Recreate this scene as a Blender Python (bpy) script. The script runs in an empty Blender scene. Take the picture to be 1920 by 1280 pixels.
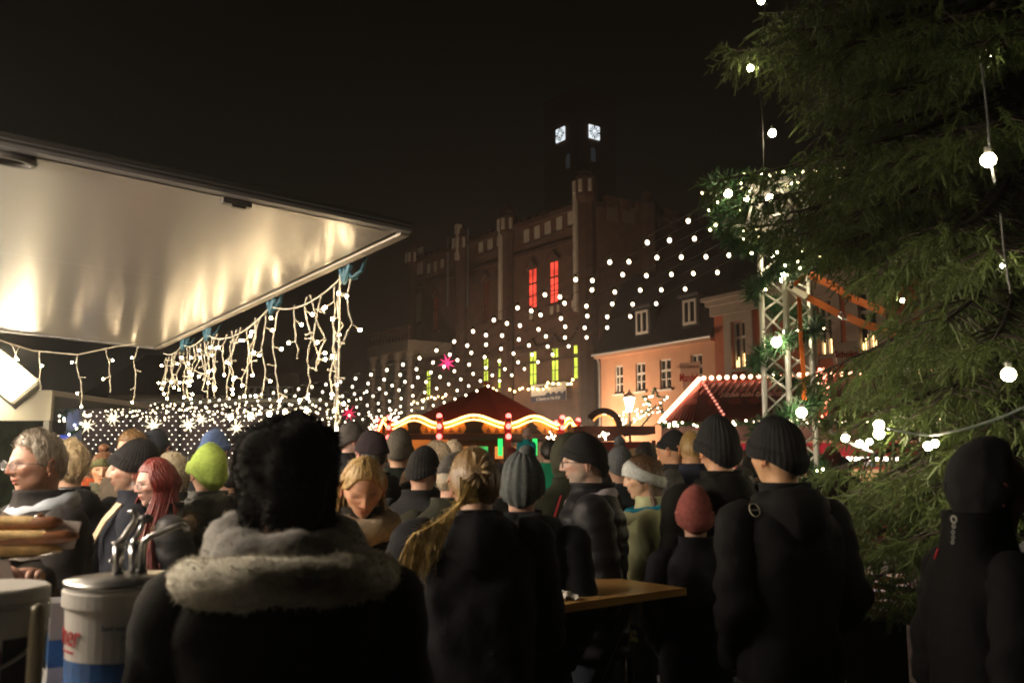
import bpy, bmesh, math, random
import numpy as np
from mathutils import Matrix, Vector, noise, Quaternion

# ---------------------------------------------------------------- camera, world, exposure
sc = bpy.context.scene
col = sc.collection
CAMZ = 1.6
PITCH = math.radians(7.27)
FPX = 1700.0                                  # focal length in pixels of the 1920 px wide photograph
cam = bpy.data.cameras.new('camera')
cam.sensor_width = 36.0
cam.lens = 36.0 * FPX / 1920.0
cam.clip_start = 0.05
cam.clip_end = 2000.0
cam.dof.use_dof = True
cam.dof.focus_distance = 9.0
cam.dof.aperture_fstop = 4.6
camo = bpy.data.objects.new('camera', cam)
camo.location = (0, 0, CAMZ)
camo.rotation_euler = (math.pi / 2 + PITCH, 0, 0)
col.objects.link(camo)
sc.camera = camo

world = bpy.data.worlds.new('World')
sc.world = world
world.use_nodes = True
wn = world.node_tree
wn.nodes.clear()
wo = wn.nodes.new('ShaderNodeOutputWorld')
wb = wn.nodes.new('ShaderNodeBackground')
wtc = wn.nodes.new('ShaderNodeTexCoord')
wsep = wn.nodes.new('ShaderNodeSeparateXYZ')
wr = wn.nodes.new('ShaderNodeValToRGB')       # night sky, a little brighter from the town's light near the horizon
wr.color_ramp.elements[0].position = 0.0
wr.color_ramp.elements[0].color = (0.0100, 0.0092, 0.0074, 1)
wr.color_ramp.elements[1].position = 0.42
wr.color_ramp.elements[1].color = (0.0012, 0.0010, 0.0007, 1)
e = wr.color_ramp.elements.new(0.16)
e.color = (0.0030, 0.0026, 0.0019, 1)
wn.links.new(wtc.outputs['Generated'], wsep.inputs[0])
wn.links.new(wsep.outputs['Z'], wr.inputs[0])
wn.links.new(wr.outputs[0], wb.inputs[0])
wb.inputs[1].default_value = 1.0
wn.links.new(wb.outputs[0], wo.inputs[0])

sc.view_settings.view_transform = 'Standard'
sc.view_settings.look = 'None'
sc.view_settings.exposure = 0.0
sc.view_settings.gamma = 1.0
sc.view_settings.use_curve_mapping = False
try:
    sc.cycles.use_denoising = True
    sc.cycles.denoiser = 'OPENIMAGEDENOISE'
    sc.cycles.use_light_tree = True
    sc.cycles.max_bounces = 7
    sc.cycles.diffuse_bounces = 2
    sc.cycles.glossy_bounces = 3
    sc.cycles.transmission_bounces = 6
    sc.cycles.sample_clamp_indirect = 3.0
    sc.cycles.caustics_reflective = False
    sc.cycles.caustics_refractive = False
    sc.cycles.pixel_filter_type = 'BLACKMAN_HARRIS'
    sc.cycles.filter_width = 1.9
except Exception:
    pass

R = random.Random(7)
U = R.uniform
PI = math.pi
CT, ST = math.cos(PITCH), math.sin(PITCH)


def ray(px, py):
    """slope of the view ray through a photo pixel: (dx/dy, dz/dy) in world space"""
    u = (px - 960) / FPX
    v = (640 - py) / FPX
    wy = CT - v * ST
    wz = ST + v * CT
    return u / wy, wz / wy


def at(px, py, Y):
    a, b = ray(px, py)
    return Vector((a * Y, Y, CAMZ + b * Y))


def atz(px, py, z):
    a, b = ray(px, py)
    Y = (z - CAMZ) / b
    return Vector((a * Y, Y, z))


# ---------------------------------------------------------------- materials
MATS = {}


def mat(name, c=(0.5, 0.5, 0.5), rough=0.6, metal=0.0, emit=None, es=0.0, noise_s=None, noise_a=0.25, bump=None, bump_s=60.0,
        sheen=0.0, attr=None, sample=True, trans=0.0, spec=0.5, alpha=1.0, aniso=0.0, wave=None, ior=None):
    if name in MATS:
        return MATS[name]
    m = bpy.data.materials.new(name)
    m.use_nodes = True
    nt = m.node_tree
    b = nt.nodes['Principled BSDF']
    b.inputs['Base Color'].default_value = (*c, 1)
    b.inputs['Roughness'].default_value = rough
    b.inputs['Metallic'].default_value = metal
    b.inputs['Specular IOR Level'].default_value = spec
    if sheen:
        b.inputs['Sheen Weight'].default_value = sheen
        b.inputs['Sheen Roughness'].default_value = 0.5
    if alpha < 1:
        b.inputs['Alpha'].default_value = alpha
    if trans:
        b.inputs['Transmission Weight'].default_value = trans
    if ior:
        b.inputs['IOR'].default_value = ior
    if aniso:
        b.inputs['Anisotropic'].default_value = aniso
    if emit:
        b.inputs['Emission Color'].default_value = (*emit, 1)
        b.inputs['Emission Strength'].default_value = es
        try:
            if not sample:
                m.cycles.emission_sampling = 'NONE'
        except Exception:
            pass
    tc = nt.nodes.new('ShaderNodeTexCoord')
    src = None
    if attr:
        a = nt.nodes.new('ShaderNodeVertexColor')
        a.layer_name = attr
        src = a.outputs['Color']
        nt.links.new(src, b.inputs['Base Color'])
    if noise_s:
        n = nt.nodes.new('ShaderNodeTexNoise')
        n.inputs['Scale'].default_value = noise_s
        n.inputs['Detail'].default_value = 6
        n.inputs['Roughness'].default_value = 0.65
        nt.links.new(tc.outputs['Object'], n.inputs['Vector'])
        mr = nt.nodes.new('ShaderNodeMapRange')
        mr.inputs['From Min'].default_value = 0.3
        mr.inputs['From Max'].default_value = 0.7
        mr.inputs['To Min'].default_value = 1 - noise_a
        mr.inputs['To Max'].default_value = 1 + noise_a
        nt.links.new(n.outputs['Fac'], mr.inputs['Value'])
        mx = nt.nodes.new('ShaderNodeVectorMath')
        mx.operation = 'SCALE'
        if src:
            nt.links.new(src, mx.inputs[0])
        else:
            mx.inputs[0].default_value = c
        nt.links.new(mr.outputs[0], mx.inputs['Scale'])
        nt.links.new(mx.outputs[0], b.inputs['Base Color'])
    if bump:
        if wave:
            n2 = nt.nodes.new('ShaderNodeTexWave')
            n2.bands_direction = wave[0]
            n2.inputs['Scale'].default_value = wave[1]
            n2.inputs['Distortion'].default_value = wave[2]
            n2.inputs['Detail'].default_value = 2
            n2.inputs['Detail Scale'].default_value = 2
            nt.links.new(tc.outputs['Object'], n2.inputs['Vector'])
            out = n2.outputs['Fac']
        else:
            n2 = nt.nodes.new('ShaderNodeTexNoise')
            n2.inputs['Scale'].default_value = bump_s
            n2.inputs['Detail'].default_value = 5
            nt.links.new(tc.outputs['Object'], n2.inputs['Vector'])
            out = n2.outputs['Fac']
        bp = nt.nodes.new('ShaderNodeBump')
        bp.inputs['Strength'].default_value = 1.0
        bp.inputs['Distance'].default_value = bump
        nt.links.new(out, bp.inputs['Height'])
        nt.links.new(bp.outputs[0], b.inputs['Normal'])
    MATS[name] = m
    return m


# ---------------------------------------------------------------- objects and meshes
WM = {}                                        # world matrices of every object made here


def setp(o, label=None, cat=None, group=None, kind=None):
    if label: o['label'] = label
    if cat: o['category'] = cat
    if group: o['group'] = group
    if kind: o['kind'] = kind
    return o


def link(o, parent=None, M=None):
    col.objects.link(o)
    M = M or Matrix.Identity(4)
    if parent is not None:
        o.parent = parent
        o.matrix_local = M
        WM[o.name] = WM[parent.name] @ M
    else:
        o.matrix_world = M
        o.matrix_local = M
        WM[o.name] = M.copy()
    return o


def thing(name, label, cat, loc=(0, 0, 0), rotz=0.0, group=None, scale=1.0):
    o = bpy.data.objects.new(name, None)
    o.empty_display_size = 0.1
    M = Matrix.Translation(Vector(loc)) @ Matrix.Rotation(rotz, 4, 'Z') @ Matrix.Scale(scale, 4)
    link(o, None, M)
    return setp(o, label, cat, group)


class MB:
    def __init__(s):
        s.v = []
        s.f = []

    def add(s, vs, fs):
        o = len(s.v)
        s.v.extend([tuple(p) for p in vs])
        s.f.extend([tuple(i + o for i in f) for f in fs])
        return s

    def box(s, a, b, M=None):
        x0, y0, z0 = a
        x1, y1, z1 = b
        vs = [Vector(p) for p in ((x0, y0, z0), (x1, y0, z0), (x1, y1, z0), (x0, y1, z0), (x0, y0, z1), (x1, y0, z1), (x1, y1, z1), (x0, y1, z1))]
        if M is not None:
            vs = [M @ p for p in vs]
        return s.add(vs, [(0, 3, 2, 1), (4, 5, 6, 7), (0, 1, 5, 4), (1, 2, 6, 5), (2, 3, 7, 6), (3, 0, 4, 7)])

    def bar(s, p, q, w, h=None, up=(0, 0, 1)):
        p, q = Vector(p), Vector(q)
        h = h or w
        d = (q - p)
        L = d.length
        d.normalize()
        up = Vector(up)
        if abs(d.dot(up)) > 0.99:
            up = Vector((1, 0, 0))
        x = d.cross(up).normalized()
        y = x.cross(d)
        M = Matrix((x, d, y)).transposed().to_4x4()
        M.translation = p
        return s.box((-w / 2, 0, -h / 2), (w / 2, L, h / 2), M)

    def tube(s, pts, r, n=8, caps=True, flat=1.0, upv=None):
        pts = [Vector(p) for p in pts]
        k = len(pts)
        rr = r if isinstance(r, (list, tuple)) else [r] * k
        ref = Vector(upv) if upv else None
        rings = []
        prev = None
        for i, p in enumerate(pts):
            d = (pts[min(i + 1, k - 1)] - pts[max(i - 1, 0)])
            if d.length < 1e-9: d = Vector((0, 0, 1))
            d.normalize()
            if prev is None:
                a = ref or (Vector((0, 0, 1)) if abs(d.z) < 0.9 else Vector((1, 0, 0)))
            else:
                a = prev
            x = d.cross(a)
            if x.length < 1e-6: x = d.cross(Vector((1, 0.3, 0)))
            x.normalize()
            y = x.cross(d).normalized()
            prev = y
            rings.append([p + x * math.cos(2 * PI * j / n) * rr[i] + y * math.sin(2 * PI * j / n) * rr[i] * flat for j in range(n)])
        vs = [q for ring in rings for q in ring]
        fs = []
        for i in range(k - 1):
            for j in range(n):
                a, b = i * n + j, i * n + (j + 1) % n
                fs.append((a, a + n, b + n, b))
        if caps:
            fs.append(tuple(range(n)))
            fs.append(tuple(reversed(range((k - 1) * n, k * n))))
        return s.add(vs, fs)

    def loft(s, rings, caps=True):
        n = len(rings[0])
        vs = [q for ring in rings for q in ring]
        fs = []
        for i in range(len(rings) - 1):
            for j in range(n):
                a, b = i * n + j, i * n + (j + 1) % n
                fs.append((a, b, b + n, a + n))
        if caps:
            fs.append(tuple(reversed(range(n))))
            fs.append(tuple(range((len(rings) - 1) * n, len(rings) * n)))
        return s.add(vs, fs)

    def sphere(s, c, r, n=10, m=6, M=None):
        r = r if isinstance(r, (list, tuple)) else (r, r, r)
        c = Vector(c)
        vs = [Vector((0, 0, -1))]
        for i in range(1, m):
            a = -PI / 2 + PI * i / m
            for j in range(n):
                t = 2 * PI * j / n
                vs.append(Vector((math.cos(a) * math.cos(t), math.cos(a) * math.sin(t), math.sin(a))))
        vs.append(Vector((0, 0, 1)))
        fs = [(0, 1 + (j + 1) % n, 1 + j) for j in range(n)]
        for i in range(m - 2):
            for j in range(n):
                a, b = 1 + i * n + j, 1 + i * n + (j + 1) % n
                fs.append((a, b, b + n, a + n))
        t0 = 1 + (m - 2) * n
        fs += [(t0 + j, t0 + (j + 1) % n, len(vs) - 1) for j in range(n)]
        vs = [Vector((p.x * r[0], p.y * r[1], p.z * r[2])) for p in vs]
        if M is not None:
            vs = [M @ (p + c) for p in vs]
        else:
            vs = [p + c for p in vs]
        return s.add(vs, fs)

    def lathe(s, prof, c=(0, 0, 0), n=24, caps=True):
        c = Vector(c)
        rings = [[c + Vector((r * math.cos(2 * PI * j / n), r * math.sin(2 * PI * j / n), z)) for j in range(n)] for r, z in prof]
        return s.loft(rings, caps)

    def poly(s, pts, th, M=None):
        """outline in local x/z, extruded along +y by th"""
        n = len(pts)
        vs = [Vector((x, 0, z)) for x, z in pts] + [Vector((x, th, z)) for x, z in pts]
        if M is not None:
            vs = [M @ p for p in vs]
        fs = [tuple(range(n)), tuple(reversed(range(n, 2 * n)))]
        for i in range(n):
            j = (i + 1) % n
            fs.append((i, i + n, j + n, j))
        return s.add(vs, fs)

    def mesh(s, name, m=None, smooth=False):
        me = bpy.data.meshes.new(name)
        me.from_pydata([tuple(p) for p in s.v], [], s.f)
        if m: me.materials.append(m)
        if smooth:
            me.polygons.foreach_set('use_smooth', [True] * len(me.polygons))
        me.update()
        return me

    def build(s, name, m=None, parent=None, smooth=False, world=False, M=None):
        if world and parent is not None:
            inv = WM[parent.name].inverted()
            s.v = [tuple(inv @ Vector(p)) for p in s.v]
        o = bpy.data.objects.new(name, s.mesh(name, m, smooth))
        return link(o, parent, M)


def inst(me, name, parent=None, M=None):
    o = bpy.data.objects.new(name, me)
    return link(o, parent, M)


def T(x, y=None, z=None):
    return Matrix.Translation(Vector(x) if y is None else Vector((x, y, z)))


def RX(a): return Matrix.Rotation(a, 4, 'X')
def RY(a): return Matrix.Rotation(a, 4, 'Y')
def RZ(a): return Matrix.Rotation(a, 4, 'Z')


def frame(o, xd):
    """x along xd (horizontal), z up, y into the building"""
    x = Vector((xd[0], xd[1], 0)).normalized()
    z = Vector((0, 0, 1))
    y = z.cross(x)
    M = Matrix((x, y, z)).transposed().to_4x4()
    M.translation = Vector(o)
    return M


def mthing(name, label, cat, M, group=None):
    o = bpy.data.objects.new(name, None)
    o.empty_display_size = 0.1
    link(o, None, M)
    return setp(o, label, cat, group)


def text(body, size, name, m, parent, M, shear=0.0, extrude=0.004, align='CENTER', sx=1.0, bold=0.0):
    cu = bpy.data.curves.new('t', 'FONT')
    cu.body = body
    cu.size = size
    cu.shear = shear
    cu.extrude = extrude
    cu.align_x = align
    cu.align_y = 'CENTER'
    cu.resolution_u = 3
    cu.offset = bold
    t = bpy.data.objects.new('t', cu)
    col.objects.link(t)
    dg = bpy.context.evaluated_depsgraph_get()
    me = bpy.data.meshes.new_from_object(t.evaluated_get(dg))
    bpy.data.objects.remove(t)
    me.materials.clear()
    me.materials.append(m)
    me.transform(Matrix.Diagonal((sx, 1, 1, 1)))
    return inst(me, name, parent, M @ RX(PI / 2))


def openwall(mb, W, H, ops, d=0.2, y=0.0, back=True):
    """wall front in the x/z plane at y, openings (x0,z0,x1,z1) with reveals of depth d"""
    xs = sorted({0.0, W, *[o[0] for o in ops], *[o[2] for o in ops]})
    zs = sorted({0.0, H, *[o[1] for o in ops], *[o[3] for o in ops]})
    for i in range(len(xs) - 1):
        for k in range(len(zs) - 1):
            cx, cz = (xs[i] + xs[i + 1]) / 2, (zs[k] + zs[k + 1]) / 2
            if any(o[0] < cx < o[2] and o[1] < cz < o[3] for o in ops):
                continue
            mb.add([(xs[i], y, zs[k]), (xs[i + 1], y, zs[k]), (xs[i + 1], y, zs[k + 1]), (xs[i], y, zs[k + 1])], [(0, 1, 2, 3)])
    for x0, z0, x1, z1 in ops:
        a = [(x0, y, z0), (x1, y, z0), (x1, y, z1), (x0, y, z1)]
        b = [(x0, y + d, z0), (x1, y + d, z0), (x1, y + d, z1), (x0, y + d, z1)]
        mb.add(a + b, [(0, 4, 5, 1), (1, 5, 6, 2), (2, 6, 7, 3), (3, 7, 4, 0)])
    return mb


def sph_mesh(name, r, m, n=8, k=6):
    return MB().sphere((0, 0, 0), r, n, k).mesh(name, m, True)
# ---------------------------------------------------------------- shared materials
BLK = mat('black_metal', (0.02, 0.02, 0.02), 0.5)
WARMB = mat('bulb_glow', (1, .9, .7), 0.4, emit=(1.0, 0.80, 0.52), es=7)
LEDM = mat('led_glow', (1, .9, .7), 0.4, emit=(1.0, 0.74, 0.42), es=110)
TINY = mat('tiny_led_glow', (1, .9, .7), 0.4, emit=(1.0, 0.76, 0.48), es=11, sample=False)
REDB = mat('red_bulb_glow', (1, .3, .2), 0.4, emit=(1.0, 0.30, 0.16), es=14, sample=False)
CABLE = mat('cable_dark', (0.10, 0.10, 0.09), 0.28)
GARL = mat('garland_green', (0.03, 0.09, 0.03), 0.5, noise_s=30, noise_a=0.5)


def struct(o):
    o['kind'] = 'structure'
    return o


# ground with cobbles
gm = mat('cobble_ground', (0.09, 0.085, 0.08), 0.55, noise_s=3, noise_a=0.4)
nt = gm.node_tree
vo = nt.nodes.new('ShaderNodeTexVoronoi'); vo.feature = 'DISTANCE_TO_EDGE'; vo.inputs['Scale'].default_value = 9
tc = nt.nodes.new('ShaderNodeTexCoord'); nt.links.new(tc.outputs['Object'], vo.inputs['Vector'])
bp = nt.nodes.new('ShaderNodeBump'); bp.inputs['Distance'].default_value = 0.03
nt.links.new(vo.outputs['Distance'], bp.inputs['Height']); nt.links.new(bp.outputs[0], nt.nodes['Principled BSDF'].inputs['Normal'])
mb = MB()
N = 40
for i in range(N + 1):
    for j in range(N + 1):
        mb.v.append((-600 + 1200 * i / N, -600 + 1200 * j / N, 0))
for i in range(N):
    for j in range(N):
        a = i * (N + 1) + j
        mb.f.append((a, a + N + 1, a + N + 2, a + 1))
struct(mb.build('ground', gm))

# ---------------------------------------------------------------- town hall
brick = mat('dark_red_brick', (0.15, 0.082, 0.060), 0.85, noise_s=1.3, noise_a=0.35, bump=0.01, bump_s=20)
brick2 = mat('dark_brick_trim', (0.10, 0.055, 0.042), 0.85, noise_s=2, noise_a=0.3)
pale = mat('pale_plaster', (0.62, 0.58, 0.50), 0.8, noise_s=2, noise_a=0.2)
frw = mat('window_frame_white', (0.55, 0.53, 0.48), 0.5)
darkgl = mat('dark_window_glass', (0.015, 0.018, 0.02), 0.08)
roofd = mat('dark_roof', (0.035, 0.035, 0.04), 0.7, noise_s=4, noise_a=0.3)


def winlit(name, c, s):
    """lit room behind glass: uneven, emission varied by noise"""
    m = bpy.data.materials.new(name)
    m.use_nodes = True
    n = m.node_tree
    b = n.nodes['Principled BSDF']
    b.inputs['Base Color'].default_value = (0.02, 0.02, 0.02, 1)
    b.inputs['Roughness'].default_value = 0.1
    tcn = n.nodes.new('ShaderNodeTexCoord')
    nz = n.nodes.new('ShaderNodeTexNoise'); nz.inputs['Scale'].default_value = 0.9
    n.links.new(tcn.outputs['Object'], nz.inputs['Vector'])
    mp = n.nodes.new('ShaderNodeMapRange'); mp.inputs['From Min'].default_value = 0.3; mp.inputs['From Max'].default_value = 0.7
    mp.inputs['To Min'].default_value = s * 0.5; mp.inputs['To Max'].default_value = s * 1.5
    n.links.new(nz.outputs['Fac'], mp.inputs['Value'])
    b.inputs['Emission Color'].default_value = (*c, 1)
    n.links.new(mp.outputs[0], b.inputs['Emission Strength'])
    return m


GREENW = winlit('green_lit_glass', (0.66, 0.76, 0.07), 1.5)
REDW = winlit('red_lit_glass', (1.0, 0.07, 0.04), 1.5)
DIMRED = winlit('dim_red_lit_glass', (1.0, 0.05, 0.03), 0.03)

LX, LY = -7.44, 66.4
TH = frame((LX, LY, 0), (0.588, -0.809))
THW = 20.3
HH = 15.2


def fu(px, O=(LX, LY), d=(0.588, -0.809)):
    q = ray(px, 640)[0]
    for _ in range(1):
        u = (q * O[1] - O[0]) / (d[0] - q * d[1])
    return u


def fz(px, py, O=(LX, LY), d=(0.588, -0.809)):
    q, _ = ray(px, py)
    u = (q * O[1] - O[0]) / (d[0] - q * d[1])
    Y = O[1] + u * d[1]
    return CAMZ + ray(px, py)[1] * Y


def rect(px0, px1, pt, pb, **k):
    c = (px0 + px1) / 2
    return (fu(px0, **k), fz(c, pb, **k), fu(px1, **k), fz(c, pt, **k))


HH = fz(1088, 383)
hall = mthing('town_hall', 'dark red brick gothic town hall with a corner turret and green lit ground floor windows', 'building', TH)
greens = [rect(1074, 1092, 635, 710), rect(1033, 1047, 645, 715), rect(992, 1006, 654, 722), rect(933, 945, 665, 728),
          rect(906, 916, 670, 733), rect(800, 808, 694, 742), rect(860, 868, 680, 738)]
reds = [rect(991, 1007, 503, 578), rect(1031, 1048, 489, 568)]
dims = [rect(1073, 1090, 476, 556), rect(934, 946, 518, 596), rect(905, 917, 526, 602), rect(858, 868, 548, 612), rect(812, 822, 556, 620)]
wins = greens + reds + dims
mb = MB()
openwall(mb, THW, HH, wins, 0.14)
mb.add([(0, 0, 0), (0, 14, 0), (0, 14, HH), (0, 0, HH)], [(0, 1, 2, 3)])
mb.add([(0, 14, 0), (THW, 14, 0), (THW, 14, HH), (0, 14, HH)], [(0, 1, 2, 3)])
mb.add([(0, 0, HH), (THW, 0, HH), (THW, 14, HH), (0, 14, HH)], [(0, 1, 2, 3)])
mb.build('wall', brick, hall)
for kk, (w, gl) in enumerate([(w, GREENW) for w in greens] + [(w, REDW) for w in reds] + [(w, DIMRED) for w in dims]):
    x0, z0, x1, z1 = w
    f = MB()
    t = 0.05
    y0 = 0.01
    f.box((x0, y0, z0), (x0 + t, y0 + 0.04, z1)).box((x1 - t, y0, z0), (x1, y0 + 0.04, z1))
    f.box((x0 + t, y0, z1 - t), (x1 - t, y0 + 0.04, z1)).box((x0 + t, y0, z0), (x1 - t, y0 + 0.04, z0 + t))
    f.box(((x0 + x1) / 2 - t / 2, y0 - 0.003, z0 + t), ((x0 + x1) / 2 + t / 2, y0 + 0.037, z1 - t))
    zt = z0 + (z1 - z0) * 0.62
    f.box((x0 + t, y0 - 0.006, zt - .05), (x1 - t, y0 + 0.034, zt + .05))
    zt = z0 + (z1 - z0) * 0.3
    f.box((x0 + t, y0 + 0.003, zt - .02), (x1 - t, y0 + 0.031, zt + .02))
    fr = f.build('window', mat('window_frame_dark', (0.10, 0.09, 0.05), 0.6), hall)
    MB().box((x0 + .01, y0 + 0.045, z0 + .01), (x1 - .01, y0 + 0.06, z1 - .01)).build('pane', gl, fr)
    MB().box((x0 - .15, -0.12, z0 - 0.16), (x1 + .15, 0.0, z0)).build('sill', brick2, hall)
    # pointed brick hood above each opening
    h = MB()
    h.bar((x0 - .15, -0.08, z1), ((x0 + x1) / 2, -0.08, z1 + .55), 0.14, 0.14, (0, 1, 0)).bar((x1 + .15, -0.08, z1), ((x0 + x1) / 2, -0.08, z1 + .55), 0.14, 0.14, (0, 1, 0))
    h.build('window_hood', brick2, hall)
# pale blind windows below the parapet
blind = [(983, 993, 430, 456), (1003, 1013, 423, 449), (1023, 1034, 415, 441), (1045, 1056, 406, 433), (1067, 1079, 396, 423),
         (897, 905, 454, 476), (914, 923, 447, 470), (932, 942, 440, 462), (800, 805, 495, 515), (812, 817, 491, 511), (825, 831, 486, 504),
         (781, 791, 465, 516), (780, 789, 550, 604), (993, 999, 586, 600), (1032, 1038, 573, 590), (1045, 1049, 570, 586), (1073, 1078, 560, 580), (1085, 1090, 556, 576)]
for b_ in blind:
    x0, z0, x1, z1 = rect(*b_)
    MB().box((x0, -0.03, z0), (x1, 0.02, z1)).build('blind_window', pale, hall)
    MB().box((x0 - .1, -0.07, z0 - .12), (x1 + .1, 0.0, z0)).build('sill', brick2, hall)
# string courses and battlements
cs = MB()
for zz, th, pr in ((HH - 0.25, .3, .25), (HH - 2.1, .22, .14), (7.9, .3, .18), (7.2, .12, .1), (1.1, .3, .12)):
    cs.box((0, -pr, zz), (THW, -0.001, zz + th))
cs.build('string_course', brick2, hall)
nx = 26
for i in range(nx):
    a = THW * i / nx
    MB().box((a, -0.12, HH + 0.06), (a + THW / nx * 0.6, 0.4, HH + 0.32)).build('merlon', brick, hall)


def turret(px, w, topy, strips, n=8, cap=True, y=-0.15, par=None, u=None, basez=0):
    u = fu(px) if u is None else u
    z = fz(px, topy)
    m = MB()
    r = w / 2
    prof = [(r, basez), (r, z - 2.4), (r * 1.28, z - 2.0), (r * 1.28, z - .9), (r * 1.05, z - .8), (r * 1.0, z - 0.55), (r * .3, z - .1), (0.03, z)]
    m.lathe(prof, (u, y, 0), n)
    m.build('turret', brick2, par or hall)
    for (pa, pb, t, b) in strips:
        x0, z0, x1, z1 = rect(pa, pb, t, b)
        MB().box((x0, y - r - 0.08, z0), (x1, y - r + 0.3, z1)).build('pale_strip', pale, par or hall)
    for k in range(4):
        a = -PI / 2 + (k - 1.5) * 0.8
        c = Vector((u + math.cos(a) * r * 1.28, y + math.sin(a) * r * 1.28, 0))
        MB().box((c.x - .12, c.y - .06, z - 1.8), (c.x + .12, c.y + .06, z - 1.1)).build('blind_window', pale, par or hall)


turret(1105, 1.05, 306, [(1095, 1101, 350, 585)])
turret(956, 0.95, 382, [(951, 957, 412, 600)])
turret(868, 0.9, 420, [(867, 872, 424, 490)])
turret(776, 0.8, 450, [])
for px, t, b in ((842, 446, 574), (880, 430, 576), (773, 480, 640)):
    u = fu(px)
    MB().tube([(u, -0.16, fz(px, b)), (u, -0.16, fz(px, t))], 0.07, 8).build('downpipe', mat('zinc_pipe', (0.35, 0.36, 0.36), 0.45, 0.6), hall)
# porch with balcony
x0, z0, x1, z1 = rect(782, 862, 655, 800)
pp = thing('entrance_porch', 'pale stone entrance porch with a railing standing before the town hall', 'porch')
pp.matrix_world = TH; WM[pp.name] = TH.copy()
pz = fz(820, 652)
po = MB()
po.box((x0, -4.0, pz - 0.7), (x1, -0.6, pz))
po.build('porch_slab', mat('porch_stone', (.24, .21, .18), .85), pp)
for u in (x0 + .3, x0 + (x1 - x0) * .33, x0 + (x1 - x0) * .66, x1 - .3):
    MB().lathe([(0.28, 0), (0.28, .3), (0.2, .4), (0.19, pz - 1.2), (0.3, pz - .95), (0.3, pz - .7)], (u, -3.7, 0), 10).build('column', mat('porch_stone'), pp)
for i in range(14):
    u = x0 + .2 + (x1 - x0 - .4) * i / 13
    MB().lathe([(.06, pz), (.1, pz + .3), (.05, pz + .6), (.06, pz + .8)], (u, -3.85, 0), 6).build('baluster', brick2, pp)
MB().box((x0, -4.0, pz + .8), (x1, -3.7, pz + .95)).build('handrail', brick2, pp)


def starlamp(px, py, Y, r, m, label, spikes=7, parent=None):
    c = at(px, py, Y)
    t = thing('star_lamp', label, 'star lamp', c)
    b = MB()
    b.sphere((0, 0, 0), r * .24, 8, 6)
    dirs = [Vector((math.cos(a), 0, math.sin(a))) for a in [PI * 2 * k / (spikes + 1) + .3 for k in range(spikes + 1)]]
    dirs += [Vector((math.cos(a) * .6, -.7, math.sin(a) * .6)).normalized() for a in [PI * 2 * k / 4 + .1 for k in range(4)]]
    for d in dirs:
        L = r * U(.8, 1.1)
        b.tube([d * r * .15, d * L], [r * .10, 0.001], 4)
    b.build('star_body', m, t)
    return t


starlamp(838, 680, 55, 0.62, mat('magenta_star', (1, .1, .3), .5, emit=(1.0, 0.03, 0.22), es=1.4), 'magenta glowing paper star hanging at the town hall porch')
starlamp(655, 775, 40, 0.4, mat('magenta_star2', (1, .1, .3), .5, emit=(1.0, 0.03, 0.12), es=1.0), 'small red glowing star low above the crowd beyond the festoon lights')

# right hand side of the hall
OB = (LX + 0.588 * THW, LY - 0.809 * THW)
THB = frame((OB[0] + .1, OB[1] + .1, 0), (0.809, 0.588))
dB = (0.809, 0.588)
wing = mthing('town_hall_wing', 'dark side front of the brick town hall behind the orange house roof', 'building', THB)
mb = MB()
mb.box((0.3, 0.01, 0), (22, 12, HH - .2))
mb.build('wall', brick, wing)
k = dict(O=OB, d=dB)
for a in ((1138, 1158, 383, 414), (1168, 1190, 388, 417), (1222, 1240, 400, 424), (1258, 1272, 408, 428)):
    x0, z0, x1, z1 = rect(*a, **k)
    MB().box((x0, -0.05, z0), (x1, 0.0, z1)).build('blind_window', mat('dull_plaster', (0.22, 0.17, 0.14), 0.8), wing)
u = fu(1212, **k)
MB().lathe([(.55, 8), (.55, fz(1212, 385, **k)), (.3, fz(1212, 372, **k)), (.25, fz(1212, 362, **k)), (.02, fz(1212, 355, **k))], (u, -.2, 0), 8).build('turret', brick2, wing)
for i in range(18):
    MB().box((1 + i * 1.15, -0.1, HH - .19), (1.7 + i * 1.15, 0.35, HH + .5)).build('merlon', brick, wing)

# clock tower
TC = at(1083, 245, 63)
tw = mthing('clock_tower', 'dark town hall clock tower with two lit square clock faces', 'tower', frame((TC.x, TC.y, 0), (0.809, 0.588)))
tm = MB()
tm.box((0, 0, 8), (3.7, 3.9, 22.2))
tm.box((0.0, 0.0, 22.2), (3.7, 3.9, 28.0)).box((-.12, -.12, 28.0), (3.82, 4.02, 28.3))
for i in range(0):
    for (a, b) in ((-.25 + i * 1.0, -.25), (-.25, -.25 + i * 1.0), (-.25 + i * 1.0, 4.15), (4.15, -.25 + i * 1.0)):
        tm.box((a, b, 28.9), (a + .55, b + .4, 29.6))
tm.build('wall', mat('tower_brick', (0.15, 0.085, 0.06), 0.9), tw)
CLK = mat('clock_glow', (1, 1, 1), .5, emit=(0.86, 0.95, 1.0), es=1.25)
CLKD = mat('clock_marks', (0.01, 0.01, 0.01), .6)
zc = CAMZ + ray(1111, 245)[1] * 63.5
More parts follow.
